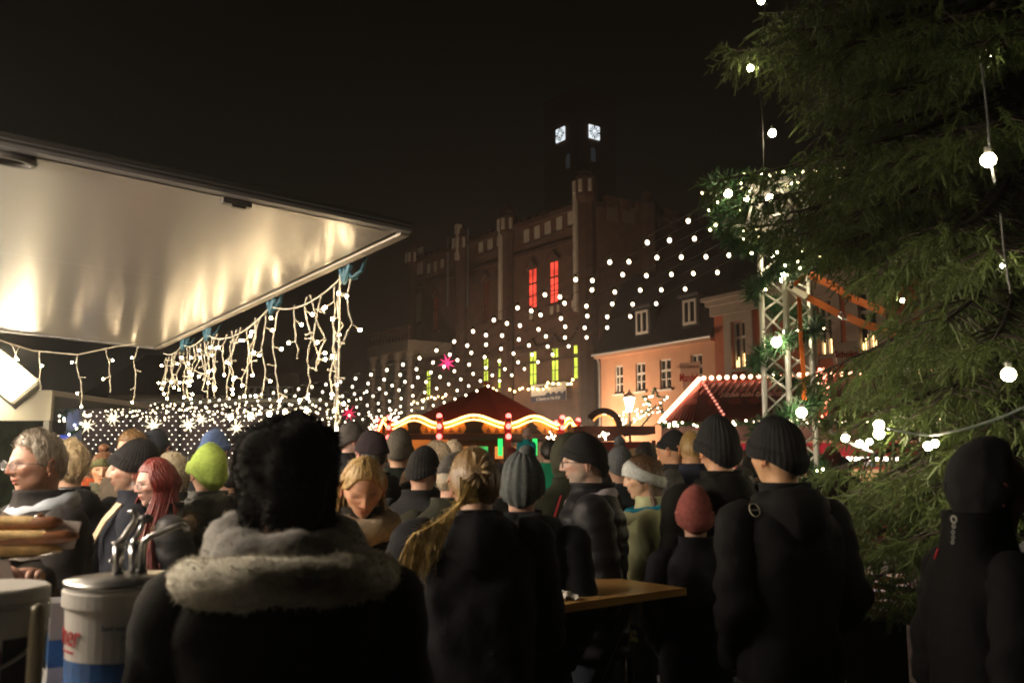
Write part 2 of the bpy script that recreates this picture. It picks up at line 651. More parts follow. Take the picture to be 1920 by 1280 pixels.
for side in (0, 1):
    M = T(1.55, -0.02, zc) if side == 0 else T(-0.02, 1.7, zc + .05) @ RZ(PI / 2)
    if side: M = T(-0.02, 1.9, zc + .05) @ RZ(-PI / 2)
    h = 0.50
    c = MB().box((-h, -.06, -h), (h, .0, h)).build('clock_face', CLK, tw, M=M)
    mk = MB()
    for q in range(12):
        a = q * PI / 6
        r0, r1 = (.30, .62) if q % 3 == 0 else (.31, .47)
        if q % 3 == 0: r1 = .49
        w = .13 if q % 3 == 0 else .085
        mk.bar((math.sin(a) * r0, -.075, math.cos(a) * r0), (math.sin(a) * r1, -.075, math.cos(a) * r1), w, .02, (0, 1, 0))
    ring = [(math.sin(a) * .24, -.075, math.cos(a) * .24) for a in [2 * PI * i / 20 for i in range(21)]]
    mk.tube(ring, .03, 4, False)
    mk.build('clock_numerals', CLKD, c)
    hd = MB().bar((0, -.09, -.06), (math.sin(-2.7) * .2, -.09, math.cos(-2.7) * .2), .05, .02, (0, 1, 0))
    hd.bar((0, -.1, 0), (math.sin(2.2) * .33, -.1, math.cos(2.2) * .33), .035, .02, (0, 1, 0))
    hd.build('clock_hands', CLKD, c)
    zw = zc - 1.65
    pn = MB().poly([(-.22, -.55), (.22, -.55), (.22, .35), (.1, .5), (-.1, .5), (-.22, .35)], .05, T(0, -.03, 0)).build('glow_window', mat('tower_window', (0.10, 0.11, 0.12), .4, emit=(.5, .6, .7), es=0.025), tw,  # faint glow put into the tower window's colour
                                                    M=(T(1.45, 0, zw) if side == 0 else T(0, 1.1, zw - .5) @ RZ(-PI / 2)))

# banners and lights on the hall front
bx0, bz0, bx1, bz1 = rect(1003, 1068, 719, 752)
ban = mthing('event_banner', 'white and dark blue open day banner hung on the town hall wall', 'banner', TH @ T(bx0, -0.30, bz0))
bw, bh = bx1 - bx0, bz1 - bz0
CLW = mat('banner_white', (0.80, 0.80, 0.78), .7)
CLB = mat('banner_blue', (0.045, 0.06, 0.12), .7)
MB().box((0, 0, 0), (bw, .03, bh)).build('banner_cloth', CLW, ban)
MB().box((0, -.006, 0.0), (bw, -.002, bh * .34)).build('banner_band', CLB, ban)
sk = [(bw * .42, bh * .34)]
for i in range(12):
    xx = bw * (.42 + .58 * i / 11)
    sk.append((xx, bh * (.36 + .16 * abs(math.sin(i * 2.1)))))
sk.append((bw, bh * .34))
MB().poly(sk, .004, T(0, -.008, 0)).build('skyline_print', CLB, ban)
text('Tag der offenen RATHAUSTÜR', bh * .23, 'banner_text', CLKD, ban, T(bw / 2, -.012, bh * .84), extrude=.002, sx=.74, bold=.006)
text('15. Dezember von 14 bis 18 Uhr', bh * .25, 'banner_text', mat('print_white', (.85, .85, .85), .6), ban, T(bw / 2, -.014, bh * .15), extrude=.002, sx=.66, bold=.006)
bx0, bz0, bx1, bz1 = rect(783, 808, 748, 769)
ban = mthing('event_banner', 'small blue banner beside the left windows of the town hall', 'banner', TH @ T(bx0, -0.30, bz0))
MB().box((0, 0, 0), (bx1 - bx0, .03, bz1 - bz0)).build('banner_cloth', mat('banner_grey', (.16, .22, .36), .7), ban)
MB().box((0, -.01, 0), (bx1 - bx0, -.004, .3)).build('banner_band', CLW, ban)
MB().bar((.3, -.01, .5), (1.6, -.01, 1.6), .06, .01, (0, 1, 0)).bar((1.6, -.01, 1.6), (2.4, -.01, .6), .06, .01, (0, 1, 0)).build('banner_drawing', CLW, ban)


def lightchain(name, label, pts, nb, r, m, sag=0.0, group=None, cab=CABLE, cr=0.006, jitter=0.0, cat='light chain', drop=0.0, pname='bulb', n=6, k=4, rr=None):
    """a cable through pts (with sag between) and nb bulbs as parts"""
    rr = rr or R
    base = Vector(pts[0])
    t = thing(name, label, cat, base, group=group)
    P = []
    for i in range(len(pts) - 1):
        a, b = Vector(pts[i]), Vector(pts[i + 1])
        seg = 10 if sag else 1
        for q in range(seg):
            s = q / seg
            p = a.lerp(b, s)
            p.z -= sag * 4 * s * (1 - s)
            P.append(p)
    P.append(Vector(pts[-1]))
    MB().tube([p - base for p in P], cr, 4).build('cable', cab, t)
    L = [0]
    for i in range(1, len(P)):
        L.append(L[-1] + (P[i] - P[i - 1]).length)
    me = sph_mesh(pname, r, m, n, k)
    for i in range(nb):
        s = (i + .5 + rr.uniform(-jitter, jitter) * .5) / nb * L[-1]
        j = 0
        while j < len(L) - 2 and L[j + 1] < s: j += 1
        p = P[j].lerp(P[j + 1], (s - L[j]) / max(1e-6, L[j + 1] - L[j]))
        off = Vector((rr.uniform(-1, 1), rr.uniform(-1, 1), rr.uniform(-1, 1))) * jitter * r * 2
        inst(me, pname, t, T(p - base + off - Vector((0, 0, drop))))
    return t


def hallpt(px, py, y=-.4):
    return TH @ Vector((fu(px), y, fz(px, py)))


FARW = mat('far_chain_glow', (1, .9, .7), 0.4, emit=(1.0, 0.62, 0.22), es=16)
lightchain('light_chain', 'warm light chain under the green lit windows of the town hall', [hallpt(925, 724), hallpt(992, 727), hallpt(1040, 720), hallpt(1092, 707)], 20, .07, FARW, .25, group='light chains on the town hall', jitter=.8)
lightchain('light_chain', 'short warm light chain beside the small blue banner of the town hall', [hallpt(778, 752), hallpt(812, 744), hallpt(850, 738)], 12, .06, FARW, .2, group='light chains on the town hall', jitter=.8)

# ---------------------------------------------------------------- orange house
OH = (4.24, 43.5)
dH = (0.511, -0.860)
kh = dict(O=OH, d=dH)
HM = frame((OH[0], OH[1], 0), dH)
orp = mat('orange_plaster', (0.50, 0.27, 0.16), 0.85, noise_s=1.2, noise_a=0.12, bump=.004, bump_s=30)
house = mthing('orange_house', 'orange plastered house with white sash windows and a dark mansard roof', 'house', HM)
HW = 7.95
eave = 6.45
ws = [rect(1152, 1167, 685, 738, **kh), rect(1191, 1209, 680, 733, **kh), rect(1236, 1257, 673, 729, **kh), rect(1294, 1316, 664, 722, **kh)]
mb = MB()
openwall(mb, HW, eave, ws, .18)
mb.add([(0, 0, 0), (0, 9, 0), (0, 9, eave), (0, 0, eave)], [(0, 1, 2, 3)])
mb.build('wall', orp, house)
bluetv = mat('blue_lit_room', (.1, .1, .2), .3, emit=(.25, .35, 1.0), es=1.3)


def window(par, w, glass=darkgl, mull=2, trans=.62, bars=(), y0=.06, t=.09, fm=frw, surround=None):
    x0, z0, x1, z1 = w
    f = MB()
    f.box((x0, y0, z0), (x0 + t, y0 + .08, z1)).box((x1 - t, y0, z0), (x1, y0 + .08, z1))
    f.box((x0 + t, y0, z1 - t), (x1 - t, y0 + .08, z1)).box((x0 + t, y0, z0), (x1 - t, y0 + .08, z0 + t))
    c = (x0 + x1) / 2
    f.box((c - t * .6, y0 - .015, z0 + t), (c + t * .6, y0 + .07, z1 - t))
    zt = z0 + (z1 - z0) * trans
    f.box((x0 + t, y0 - .02, zt - .05), (x1 - t, y0 + .065, zt + .05))
    for q in bars:
        zt = z0 + (z1 - z0) * q
        f.box((x0 + t, y0 - .01, zt - .025), (x1 - t, y0 + .06, zt + .025))
    fr = f.build('window', fm, par)
    MB().box((x0 + .02, y0 + .09, z0 + .02), (x1 - .02, y0 + .1, z1 - .02)).build('pane', glass, fr)
    MB().box((x0 - .1, -0.1, z0 - .09), (x1 + .1, -0.001, z0 - .01)).build('sill', surround or frw, par)
    return fr


for i, w in enumerate(ws):
    fr = window(house, w, bars=(.33,), t=.07)
    if i == 1:
        x0, z0, x1, z1 = w
        MB().box((x0 + .3, .155, z0 + .12), (x1 - .15, .158, z0 + .85)).build('lit_screen', bluetv, fr)
gut = MB().tube([(-.15, -.35, eave + .02), (HW + .1, -.35, eave + .02)], .07, 8)
gut.build('gutter', mat('zinc_pipe', (0.35, 0.36, 0.36), 0.45, 0.6), house)
MB().tube([(.05, -.3, eave), (.08, -.1, eave - .4), (.08, -.1, 0)], .05, 8).build('downpipe', mat('zinc_pipe'), house)
MB().box((-.1, -.28, eave - .16), (HW, 0.0, eave)).build('cornice', orp, house)
rz = 4.6
mb = MB()
mb.add([(-.1, -.3, eave), (HW, -.3, eave), (HW, 1.6, eave + 3.9), (-.1, 1.6, eave + 3.9), (HW, 5, eave + 5.0), (-.1, 5, eave + 5.0), (-.1, 9, eave), (HW, 9, eave)],
       [(0, 1, 2, 3), (3, 2, 4, 5), (5, 4, 7, 6), (0, 3, 5, 6), (1, 7, 4, 2)])
mb.build('roof', roofd, house)
for (a, b, t_, bt) in ((1195, 1218, 582, 626), (1284, 1309, 561, 608)):
    x0, z0, x1, z1 = rect(a, b, t_, bt, **kh)
    d = MB()
    yy = -.08
    d.box((x0 - .12, yy + .05, z0 - .15), (x1 + .12, yy + 2.2, z1 + .15))
    d.box((x0 - .25, yy - .1, z1 + .15), (x1 + .25, yy + 2.6, z1 + .25))
    dm = d.build('dormer', roofd, house)
    f = MB()
    t = .11
    f.box((x0, yy, z0), (x0 + t, yy + .049, z1)).box((x1 - t, yy, z0), (x1, yy + .049, z1)).box((x0 + t, yy, z1 - t), (x1 - t, yy + .049, z1)).box((x0 + t, yy, z0), (x1 - t, yy + .049, z0 + t))
    c = (x0 + x1) / 2
    f.box((c - .06, yy - .01, z0 + t), (c + .06, yy + .049, z1 - t))
    f.build('window', frw, dm)
    MB().box((x0 + .05, yy + .03, z0 + .05), (x1 - .05, yy + .045, z1 - .05)).build('pane', darkgl, dm)

# ---------------------------------------------------------------- red and grey house with pilasters
O2 = (OH[0] + dH[0] * HW - .18, OH[1] + dH[1] * HW - .11)
k2 = dict(O=O2, d=dH)
H2 = frame((O2[0] + .08, O2[1] - .13, 0), dH)
red = mat('brick_red_plaster', (0.42, 0.115, 0.05), .85, noise_s=2, noise_a=.15)
gry = mat('grey_beige_stone', (0.34, 0.29, 0.24), .8, noise_s=1.5, noise_a=.15)
h2 = mthing('red_house', 'tall red plastered house with grey pilasters and candle lit windows', 'house', H2)
W2, E2 = 10.5, 8.0
w2 = [rect(1367, 1394, 602, 692, **k2), rect(1528, 1556, 560, 668, **k2), rect(1600, 1640, 545, 660, **k2)]
mb = MB()
openwall(mb, W2, E2, w2, .25)
mb.add([(0, 0, 0), (0, 9, 0), (0, 9, E2), (0, 0, E2)], [(0, 1, 2, 3)])
mb.build('wall', red, h2)
for q in range(3):
    x0, z0, x1, z1 = w2[q]
    s = MB()
    s.box((x0 - .38, -.07, z0 - .3), (x0, -.002, z1 + .9)).box((x1, -.07, z0 - .3), (x1 + .38, -.002, z1 + .9)).box((x0, -.07, z1), (x1, -.002, z1 + .9))
    s.box((x0 - .45, -.16, z1 + .9), (x1 + .45, -.002, z1 + 1.02))
    s.build('window_surround', gry, h2)
    fr = window(h2, w2[q], trans=.66, y0=.1, t=.08, surround=gry)
    arch = MB()
    c = (x0 + x1) / 2
    for e_ in range(7):
        xx = c + (e_ - 3) * .1
        hgt = .22 + .12 * (3 - abs(e_ - 3))
        arch.box((xx - .012, .16, z0 + .1), (xx + .012, .18, z0 + .1 + hgt))
        arch.sphere((xx, .17, z0 + .12 + hgt), .022, 5, 4)
    arch.build('candle_arch', mat('candle_glow', (1, .8, .5), .5, emit=(1, .62, .25), es=5, sample=False), fr)
for xx in (fu(1425, **k2), fu(1500, **k2), fu(1585, **k2)):
    MB().box((xx, -.1, 0), (xx + .5, -.002, E2 - .5)).build('pilaster', gry, h2)
c = MB()
c.box((-.1, -.15, E2 - .75), (W2, -.002, E2 - .35)).box((-.2, -.3, E2 - .35), (W2, -.002, E2 - .15)).box((-.3, -.45, E2 - .15), (W2, 0, E2))
c.build('cornice', gry, h2)
mb = MB()
mb.add([(-.25, -.4, E2 + .01), (W2, -.4, E2 + .01), (W2, 4.5, E2 + 2.6), (-.25, 4.5, E2 + 2.6), (-.25, 9, E2), (W2, 9, E2)], [(0, 1, 2, 3), (3, 2, 5, 4), (0, 3, 4)])
mb.build('roof', roofd, h2)
MB().lathe([(.0, .02), (.8, .02), (.95, .35), (1.0, .4), (0, .41)], (fu(1382, **k2), -.25, fz(1382, 712, **k2) - .4), 12).build('window_ledge', gry, h2)

# dim buildings far left
dk = mat('night_facade', (0.06, 0.05, 0.045), .9, noise_s=.5, noise_a=.3)
for i, (pa, pb, pt, Y, lab) in enumerate(((440, 560, 700, 70, 'dark far house with pale window crosses behind the icicle lights'), (560, 640, 724, 78, 'lower dark far house beside the festoon strings'), (150, 440, 742, 46, 'long low dark building with a pale roof edge behind the starry stall'))):
    a, b = at(pa, pt, Y), at(pb, pt, Y)
    hse = thing('far_house', lab, 'house', (a.x, Y, 0))
    w = b.x - a.x
    ops = [(w * (.12 + .2 * q), a.z - 2.6, w * (.12 + .2 * q) + 1.0, a.z - 1.0) for q in range(4)] if i < 2 else []
    mb = MB()
    openwall(mb, w, a.z, ops, .2)
    mb.add([(0, 0, a.z), (w, 0, a.z), (w, 8, a.z + 3), (0, 8, a.z + 3)], [(0, 1, 2, 3)])
    mb.build('wall', dk, hse)
    for o_ in ops:
        window(hse, o_, fm=mat('dull_frame', (.35, .38, .42), .6))
    if i == 2:
        MB().box((1.5, -.2, a.z - .25), (w * .8, -.01, a.z + .05)).build('roof_edge', mat('pale_edge', (.3, .28, .25), .8), hse)
# ---------------------------------------------------------------- food trailer with the raised flap
A = at(750, 436, 3.6)
Bp = at(291, 652, 7.5)
hz = 0.5 * (A.z + Bp.z)
A.z = Bp.z = hz
ax = (Bp - A); ax.z = 0
FL = ax.length; ax.normalize()                     # along the trailer, away from the camera
outw = Vector((ax.y, -ax.x, 0))                    # from the trailer towards the square
FD = 2.25                                          # flap depth
rise = 0.13
# flap frame: origin at near outer corner, x along axis, y towards the trailer, z up
iny = -outw
nrm = Vector((0, 0, 1))
yv = (iny * FD + Vector((0, 0, rise))).normalized()
zv = ax.cross(yv)
FM = Matrix((ax, yv, zv)).transposed().to_4x4(); FM.translation = A
trailer = thing('food_trailer', 'sausage stall trailer with its wide metal serving flap raised overhead', 'food trailer', A + iny * FD)
trailer.location.z = 0
Mtr = frame((trailer.location.x, trailer.location.y, 0), (ax.x, ax.y))
trailer.matrix_world = Mtr; WM[trailer.name] = Mtr.copy()
L = FL
Wd = 2.2
topz = hz + rise
cream = mat('trailer_cream', (.7, .66, .56), .45)
m = MB()
NX = -1.5  # trailer lengthened towards the camera to hold an added tube
m.box((NX, 0.02, .45), (L, .10, 1.12)).box((NX, Wd, .45), (L, Wd + .06, topz)).box((NX - .06, 0, .45), (NX, Wd, topz)).box((L, 0, .45), (L + .06, Wd, topz))
m.build('body_shell', cream, trailer)
MB().box((NX - .1, -.02, topz + .09), (L + .1, Wd + .1, topz + .2)).build('roof', cream, trailer)
MB().box((NX, -.30, 1.13), (L + .02, .3, 1.18)).build('counter', mat('steel', (.55, .55, .55), .28, 1.0), trailer)
MB().box((0.0, .1, .45), (L, Wd, .5)).build('floor', mat('steel'), trailer)
MB().box((.1, 1.55, .5), (L - .1, 2.15, 1.35)).build('work_counter', mat('steel'), trailer)
for i in range(2):
    for s in (-1, 1):
        MB().lathe([(0, -.08), (.3, -.08), (.32, 0), (.3, .08), (0, .08)], (0, 0, 0), 20).build('wheel', mat('rubber', (.02, .02, .02), .8), trailer, M=T(L * .45 + i * .75, Wd / 2 + s * 1.0, .32) @ RX(PI / 2))
TUBE = mat('tube_lamp_glow', (1, 1, 1), .4, emit=(1.0, .84, .66), es=370)
for i in range(4):
    q0 = -.55 if i == 0 else -.85 + i * 1.4  # nearest tube is added to light the rolls, buckets and scarf
    f = MB().box((q0 - .05, .30, topz - .1), (.35 + i * 1.4, .42, topz - .05)).build('lamp_housing', cream, trailer)
    MB().tube([(q0, .36, topz - .125), (.3 + i * 1.4, .36, topz - .125)], .025, 8).build('tube_lamp', TUBE, f)

# the flap: underside sheets, frame, latch
flapm = bpy.data.materials.new('flap_sheet')
flapm.use_nodes = True
n = flapm.node_tree
b = n.nodes['Principled BSDF']
b.inputs['Base Color'].default_value = (.68, .64, .58, 1)
b.inputs['Metallic'].default_value = .45
b.inputs['Roughness'].default_value = .27
tcn = n.nodes.new('ShaderNodeTexCoord')
mpn = n.nodes.new('ShaderNodeMapping'); mpn.inputs['Scale'].default_value = (7, 1.2, 1)
nz = n.nodes.new('ShaderNodeTexNoise'); nz.inputs['Scale'].default_value = 1.4; nz.inputs['Detail'].default_value = 3
bpn = n.nodes.new('ShaderNodeBump'); bpn.inputs['Distance'].default_value = .0025; bpn.inputs['Strength'].default_value = .6
n.links.new(tcn.outputs['Object'], mpn.inputs[0]); n.links.new(mpn.outputs[0], nz.inputs['Vector'])
n.links.new(nz.outputs['Fac'], bpn.inputs['Height']); n.links.new(bpn.outputs[0], b.inputs['Normal'])
darkal = mat('flap_frame_dark', (.07, .065, .06), .4, .3)
alu = mat('flap_frame_alu', (.30, .29, .29), .45, .5)
Minv = WM[trailer.name].inverted()
FML = Minv @ FM
flap = MB().box((0, 0.0, .012), (FL, FD, .040)).build('flap', alu, trailer, M=FML)
for (y0_, y1_) in ((0.02, FD),):
    for (x0_, x1_) in ((.02, FL * .36), (FL * .36 + .005, FL * .68), (FL * .68 + .005, FL - .02)):
        s = MB()
        nxx, nyy = 24, 8
        for i in range(nxx + 1):
            for j in range(nyy + 1):
                s.v.append((x0_ + (x1_ - x0_) * i / nxx, y0_ + (y1_ - y0_) * j / nyy, 0.0))
        for i in range(nxx):
            for j in range(nyy):
                a_ = i * (nyy + 1) + j
                s.f.append((a_, a_ + 1, a_ + nyy + 2, a_ + nyy + 1))
        s.build('sheet', flapm, flap, smooth=True)
g = MB()
g.box((-.045, -.03, .0), (-.001, FD, .028)).build('edge_profile', alu, flap)
MB().box((-.055, -.03, .029), (-.0, FD, .042)).box((-.05, -.03, .012), (-.0455, FD, .02)).build('edge_profile', darkal, flap)
MB().box((0, -.04, -.008), (FL, -.001, .042)).build('edge_profile', mat('flap_edge_pale', (.5, .45, .38), .45, .4), flap)
MB().box((FL + .001, -.03, -.01), (FL + .05, FD, .07)).build('edge_profile', alu, flap)
# latch plate and handle ring near the camera edge
def near_at(px):
    q = ray(px, 400)[0]
    return (q * A.y - A.x) / (iny.x - q * iny.y)


l0_, l1_ = near_at(472), near_at(418)
MB().box((.001, l0_, -.022), (.035, l1_, -.006)).box((.008, l0_ + .02, -.03), (.028, l0_ + .07, -.022)).build('latch', darkal, flap)
rc_ = near_at(12)
ring = [(.05 + .045 * math.cos(a) , rc_ + .07 * math.sin(a), -.012) for a in [2 * PI * i / 20 for i in range(21)]]
MB().tube(ring, .014, 6, False).build('handle_ring', darkal, flap)
MB().tube([(.12, -.06, .06), (FL - .15, -.06, .03)], .012, 6).build('edge_rope', mat('tie_rope', (.06, .12, .16), .6), flap)

# blue ties on the flap edge
TIE = mat('blue_tie', (.045, .14, .20), .55)
fracs = [0.335, .52, .70, .86]


def flap_pt(fr, dz=0.0, out=0.06):
    return FM @ Vector((FL * fr, -out, dz))


def frac_at(px):
    q = ray(px, 600)[0]
    # A + s*ax on the ray plane x = q*y
    s = (q * A.y - A.x) / (ax.x - q * ax.y)
    return s / FL


tiepx = (622, 488, 372, 330)
for i, px in enumerate(tiepx):
    fr = frac_at(px)
    p = flap_pt(fr, -.03)
    t = thing('blue_tie', ['longest blue fabric tie knotted near the flap corner', 'second blue fabric tie along the flap edge', 'third blue fabric tie along the flap edge', 'small blue fabric tie nearest the far flap corner'][i], 'tie', p, group='blue ties holding the icicle lights')
    for q in range(3):
        d = outw * U(.0, .08) + ax * U(-.16, .05)
        MB().tube([(0, 0, .02), Vector((d.x * .4, d.y * .4, -.03)), Vector((d.x * .8, d.y * .8, -.01 + U(-.03, .03))), Vector((d.x, d.y, U(-.04, .06)))], [.012, .014, .012, .010], 6, flat=.6).build('tie_end', TIE, t)
    MB().tube([Vector((0, 0, .03)) + ax * .05, Vector((0, 0, -.045)), Vector((0, 0, .03)) - ax * .07], .015, 6).build('tie_loop', TIE, t)

# icicle light curtain along the flap edge
WIRE = mat('white_wire', (.78, .72, .58), .35)
rl = random.Random(11)
ledme = sph_mesh('led', .0080, LEDM, 6, 4)
ledoff = sph_mesh('led_unlit', .006, mat('led_unlit_glow', (.9, .85, .7), .3), 6, 4)


def drop(par, p0, length, lean, world_origin):
    """one hanging strand of twisted white wire with side leads and leds"""
    pts = []
    n_ = max(4, int(length / .035))
    ph = rl.uniform(0, 6)
    zig = [0.0]
    for i in range(n_ // 3 + 3): zig.append(zig[-1] * .3 + rl.uniform(-.034, .034))
    for i in range(n_ + 1):
        s = i / n_
        pts.append(Vector(p0) + Vector((zig[i // 3] * (1 - i % 3 / 3) + zig[i // 3 + 1] * (i % 3 / 3) + lean * s * .04 + rl.uniform(-.004, .004), rl.uniform(-.01, .01), -s * length)))
    m_ = MB()
    m_.tube([p - world_origin for p in pts], .0025, 5)
    # second wire twisted round
    m_.tube([p - world_origin + Vector((math.cos(i * 2.1) * .005, 0, math.sin(i) * .002)) for i, p in enumerate(pts)], .0026, 4)
    leds = []
    z = .10
    sgn = rl.choice((-1, 1))
    while z < length + .01:
        i = min(n_, int(z / length * n_))
        p = pts[i]
        sgn = -sgn
        q = p + Vector((sgn * rl.uniform(.025, .05), rl.uniform(-.02, .02), rl.uniform(-.03, .012)))
        m_.tube([p - world_origin, q - world_origin], .0034, 5)
        leds.append(q)
        z += rl.uniform(.10, .15)
    leds.append(pts[-1] + Vector((0, 0, -.01)))
    st = m_.build('light_strand', WIRE, par)
    for q in leds:
        inst(ledme if rl.random() < .62 else ledoff, 'led', st, T(q - world_origin))


org = flap_pt(.3)
cur = thing('icicle_lights', 'icicle light curtain on white wire hanging from the raised flap edge', 'icicle lights', org)
spans = [(frac_at(622), frac_at(488)), (frac_at(488), frac_at(372)), (frac_at(372), frac_at(330)), (frac_at(330), frac_at(296))]
for (a_, b_) in spans:
    P = []
    for i in range(11):
        s = i / 10
        P.append(flap_pt(a_ + (b_ - a_) * s, -.04 - .11 * 4 * s * (1 - s) * (b_ - a_) / .18 * .5) - org)
    MB().tube(P, .0036, 5).build('main_wire', WIRE, cur)
x = frac_at(622)
lens = [.62, .95, .55, .8, .45, .9, .7, .5, .85, .4]
pxs = [606, 618, 632, 552, 560, 506, 460, 436, 418, 447, 400, 383, 377, 363, 345, 338, 332, 320, 313, 306, 428, 370, 356, 326]
pxs = [606, 618, 632, 552, 560, 506, 460, 436, 418, 447, 400, 383, 377, 363, 345, 338, 332, 320, 313, 306, 428, 370, 356, 326, 580, 530, 480, 410, 392, 300, 318, 350, 470]
bots = [735, 800, 765, 742, 690, 748, 740, 708, 735, 720, 742, 715, 728, 700, 745, 700, 742, 722, 690, 735, 745, 752, 690, 728, 690, 668, 742, 700, 728, 712, 744, 720, 700, 790]
for px, bt in zip(pxs, bots):
    f_ = frac_at(px)
    p = flap_pt(f_, -.06 - rl.uniform(0, .05))
    ztop = p.z
    zb = CAMZ + ray(px, bt)[1] * p.y
    drop(cur, p, max(.25, ztop - zb), rl.uniform(-1, 1), org)
# thick leads at the near tie
for dx in (.0,):
    p = flap_pt(frac_at(614), -.03)
    pe = Vector((p.x + dx - .02, p.y, p.z - 1.02))
    MB().tube([p - org, p.lerp(pe, .5) - org + Vector((.015, 0, 0)), pe - org], .0045, 5).build('main_wire', WIRE, cur)

# second icicle chain going left behind the flap
org2 = at(145, 662, 7.0)
cur2 = thing('icicle_lights', 'sparse icicle light chain sagging left of the flap corner', 'icicle lights', org2)
pw = [at(-60, 618, 6.2), at(0, 638, 6.5), at(60, 657, 6.8), at(145, 665, 7.0), at(215, 650, 7.2), at(285, 640, 7.4)]
MB().tube([p - org2 for p in pw], .005, 5).build('main_wire', WIRE, cur2)
for px, tp, bt, Yy in ((35, 650, 700, 6.6), (75, 660, 728, 6.9), (145, 664, 760, 7.0), (197, 655, 732, 7.2), (258, 650, 752, 7.4), (20, 645, 668, 6.5)):
    p = at(px, tp, Yy)
    drop(cur2, p, p.z - at(px, bt, Yy).z, rl.uniform(-1, 1), org2)

# ---------------------------------------------------------------- far left lit stall with flood lamp
S = at(98, 731, 9.5)
wst = thing('white_stall', 'cream fronted stall at the left edge glaring under an added tube lamp', 'market stall', (S.x, 9.5, 0))
creaml = mat('cream_fascia', (.8, .74, .58), .6)
MB().box((-2.6, 0, at(50, 788, 9.5).z), (0, .06, S.z)).build('fascia', creaml, wst)
MB().tube([(-2.5, -.30, S.z + .16), (-.25, -.30, S.z + .16)], .03, 8).build('tube_lamp', mat('added_tube_glow', (1, 1, 1), .4, emit=(1, .86, .6), es=160), wst)  # tube added before the fascia to brighten it
MB().box((-.06, -.02, 0), (.0, .04, at(50, 788, 9.5).z - .005)).build('post', frw, wst)
MB().box((-2.6, -.02, 0), (-2.54, .04, at(50, 788, 9.5).z - .005)).build('post', frw, wst)
MB().box((-2.6, .06, S.z - .06), (0, 2.6, S.z)).build('roof', creaml, wst)
MB().box((-2.6, .3, 0), (0, .36, .95)).build('counter_front', creaml, wst)
MB().box((-2.5, 2.5, 0), (-1.3, 2.56, S.z - .1)).build('back_panel', mat('stall_green_back', (.06, .11, .05), .8, noise_s=5, noise_a=.6), wst)
p = at(6, 702, 9.3)
fl = thing('flood_lamp', 'glaring tilted white flood lamp at the left edge above the cream stall', 'lamp', p)
Mf = RY(math.radians(38)) @ RX(math.radians(-24))
MB().box((-.36, -.01, -.15), (.30, .03, .15)).build('lamp_glass', mat('flood_glow', (1, 1, 1), .4, emit=(1, .80, .45), es=1.7), fl, M=Mf)
for zz in (-.09, 0, .09):
    MB().tube([(-.33, -.035, zz), (.27, -.035, zz)], .020, 8).build('lamp_tube', mat('flood_tube_glow', (1, 1, 1), .4, emit=(1, .82, .52), es=120), fl, M=Mf)
MB().box((-.38, -.05, -.17), (.32, -.03, -.15)).box((-.38, -.05, .15), (.32, -.03, .17)).box((.30, -.05, -.15), (.32, -.03, .15)).build('lamp_frame', creaml, fl, M=Mf)
MB().box((-.38, .035, -.17), (.32, .12, .17)).build('housing', darkal, fl, M=Mf)
MB().tube([(0, .1, 0), (0, .25, .0), (-.3, .3, -.3)], .02, 8).build('bracket', darkal, fl)

# ---------------------------------------------------------------- condiment table in front
ctab = thing('serving_table', 'white covered serving table holding the sauce buckets at the lower left', 'table', (-1.25, 1.75, 0))
tm_ = RZ(math.atan2(ax.y, ax.x) - PI / 2)
MB().box((-.55, -.6, .99), (.42, .75, 1.03)).build('tabletop', mat('table_white', (.6, .58, .54), .4), ctab, M=tm_)
for sx_ in (-.5, .37):
    for sy_ in (-.55, .7):
        MB().tube([(sx_, sy_, 0), (sx_, sy_, .99)], .02, 8).build('leg', BLK, ctab, M=tm_)
WPL = mat('bucket_white', (.72, .70, .66), .35)
STEEL = mat('steel')


def bucket(px, py, Y, r, h, label, blue=True):
    top = at(px, py, Y)
    z0 = 1.031
    t = thing('sauce_bucket', label, 'bucket', (top.x, Y, z0), group='sauce buckets on the serving table')
    H = top.z - z0
    rb = r * .88
    MB().lathe([(rb, 0), (r * .965, H - .055), (r * .965, H - .05), (r * 1.02, H - .049), (r * 1.02, H - .02), (r * 1.0, H - .018), (r * 1.0, H - .012), (0, H - .012)], n=48).build('bucket_body', WPL, t, smooth=False)
    return t, H


b1, H1 = bucket(246, 1082, 2.02, .132, .33, 'white mustard bucket with blue band, red lettering and two steel pumps')
r = .132
MB().lathe([(r * .70, H1 - .011), (r * 1.0, H1 - .011), (r * 1.02, H1 - .006), (r * 1.01, H1), (r * .2, H1 + .012), (0, H1 + .013)], n=48).build('steel_lid', STEEL, b1, smooth=True)


def band(par, r_at, z0, z1, a0, a1, m, name, off=.0012, n_=30):
    b_ = MB()
    for i in range(n_ + 1):
        a = a0 + (a1 - a0) * i / n_
        for z in (z0, z1):
            rr_ = r_at(z) + off
            b_.v.append((rr_ * math.sin(a), -rr_ * math.cos(a), z))
    for i in range(n_):
        b_.f.append((2 * i, 2 * i + 2, 2 * i + 3, 2 * i + 1))
    return b_.build(name, m, par)


def wraptext(body, size, par, r_at, a_c, z, m, name, sx=1.0, shear=0.0, off=.0025):
    o = text(body, size, name, m, par, Matrix.Identity(4), shear=shear, extrude=.0008, sx=sx)
    for v in o.data.vertices:
        x, y = v.co.x, v.co.y
        a = a_c + x / r_at(z)
        rr_ = r_at(z + y) + off + v.co.z
        v.co = (rr_ * math.sin(a), -rr_ * math.cos(a), z + y)
    o.matrix_local = Matrix.Identity(4)
    WM[o.name] = WM[par.name]
    return o


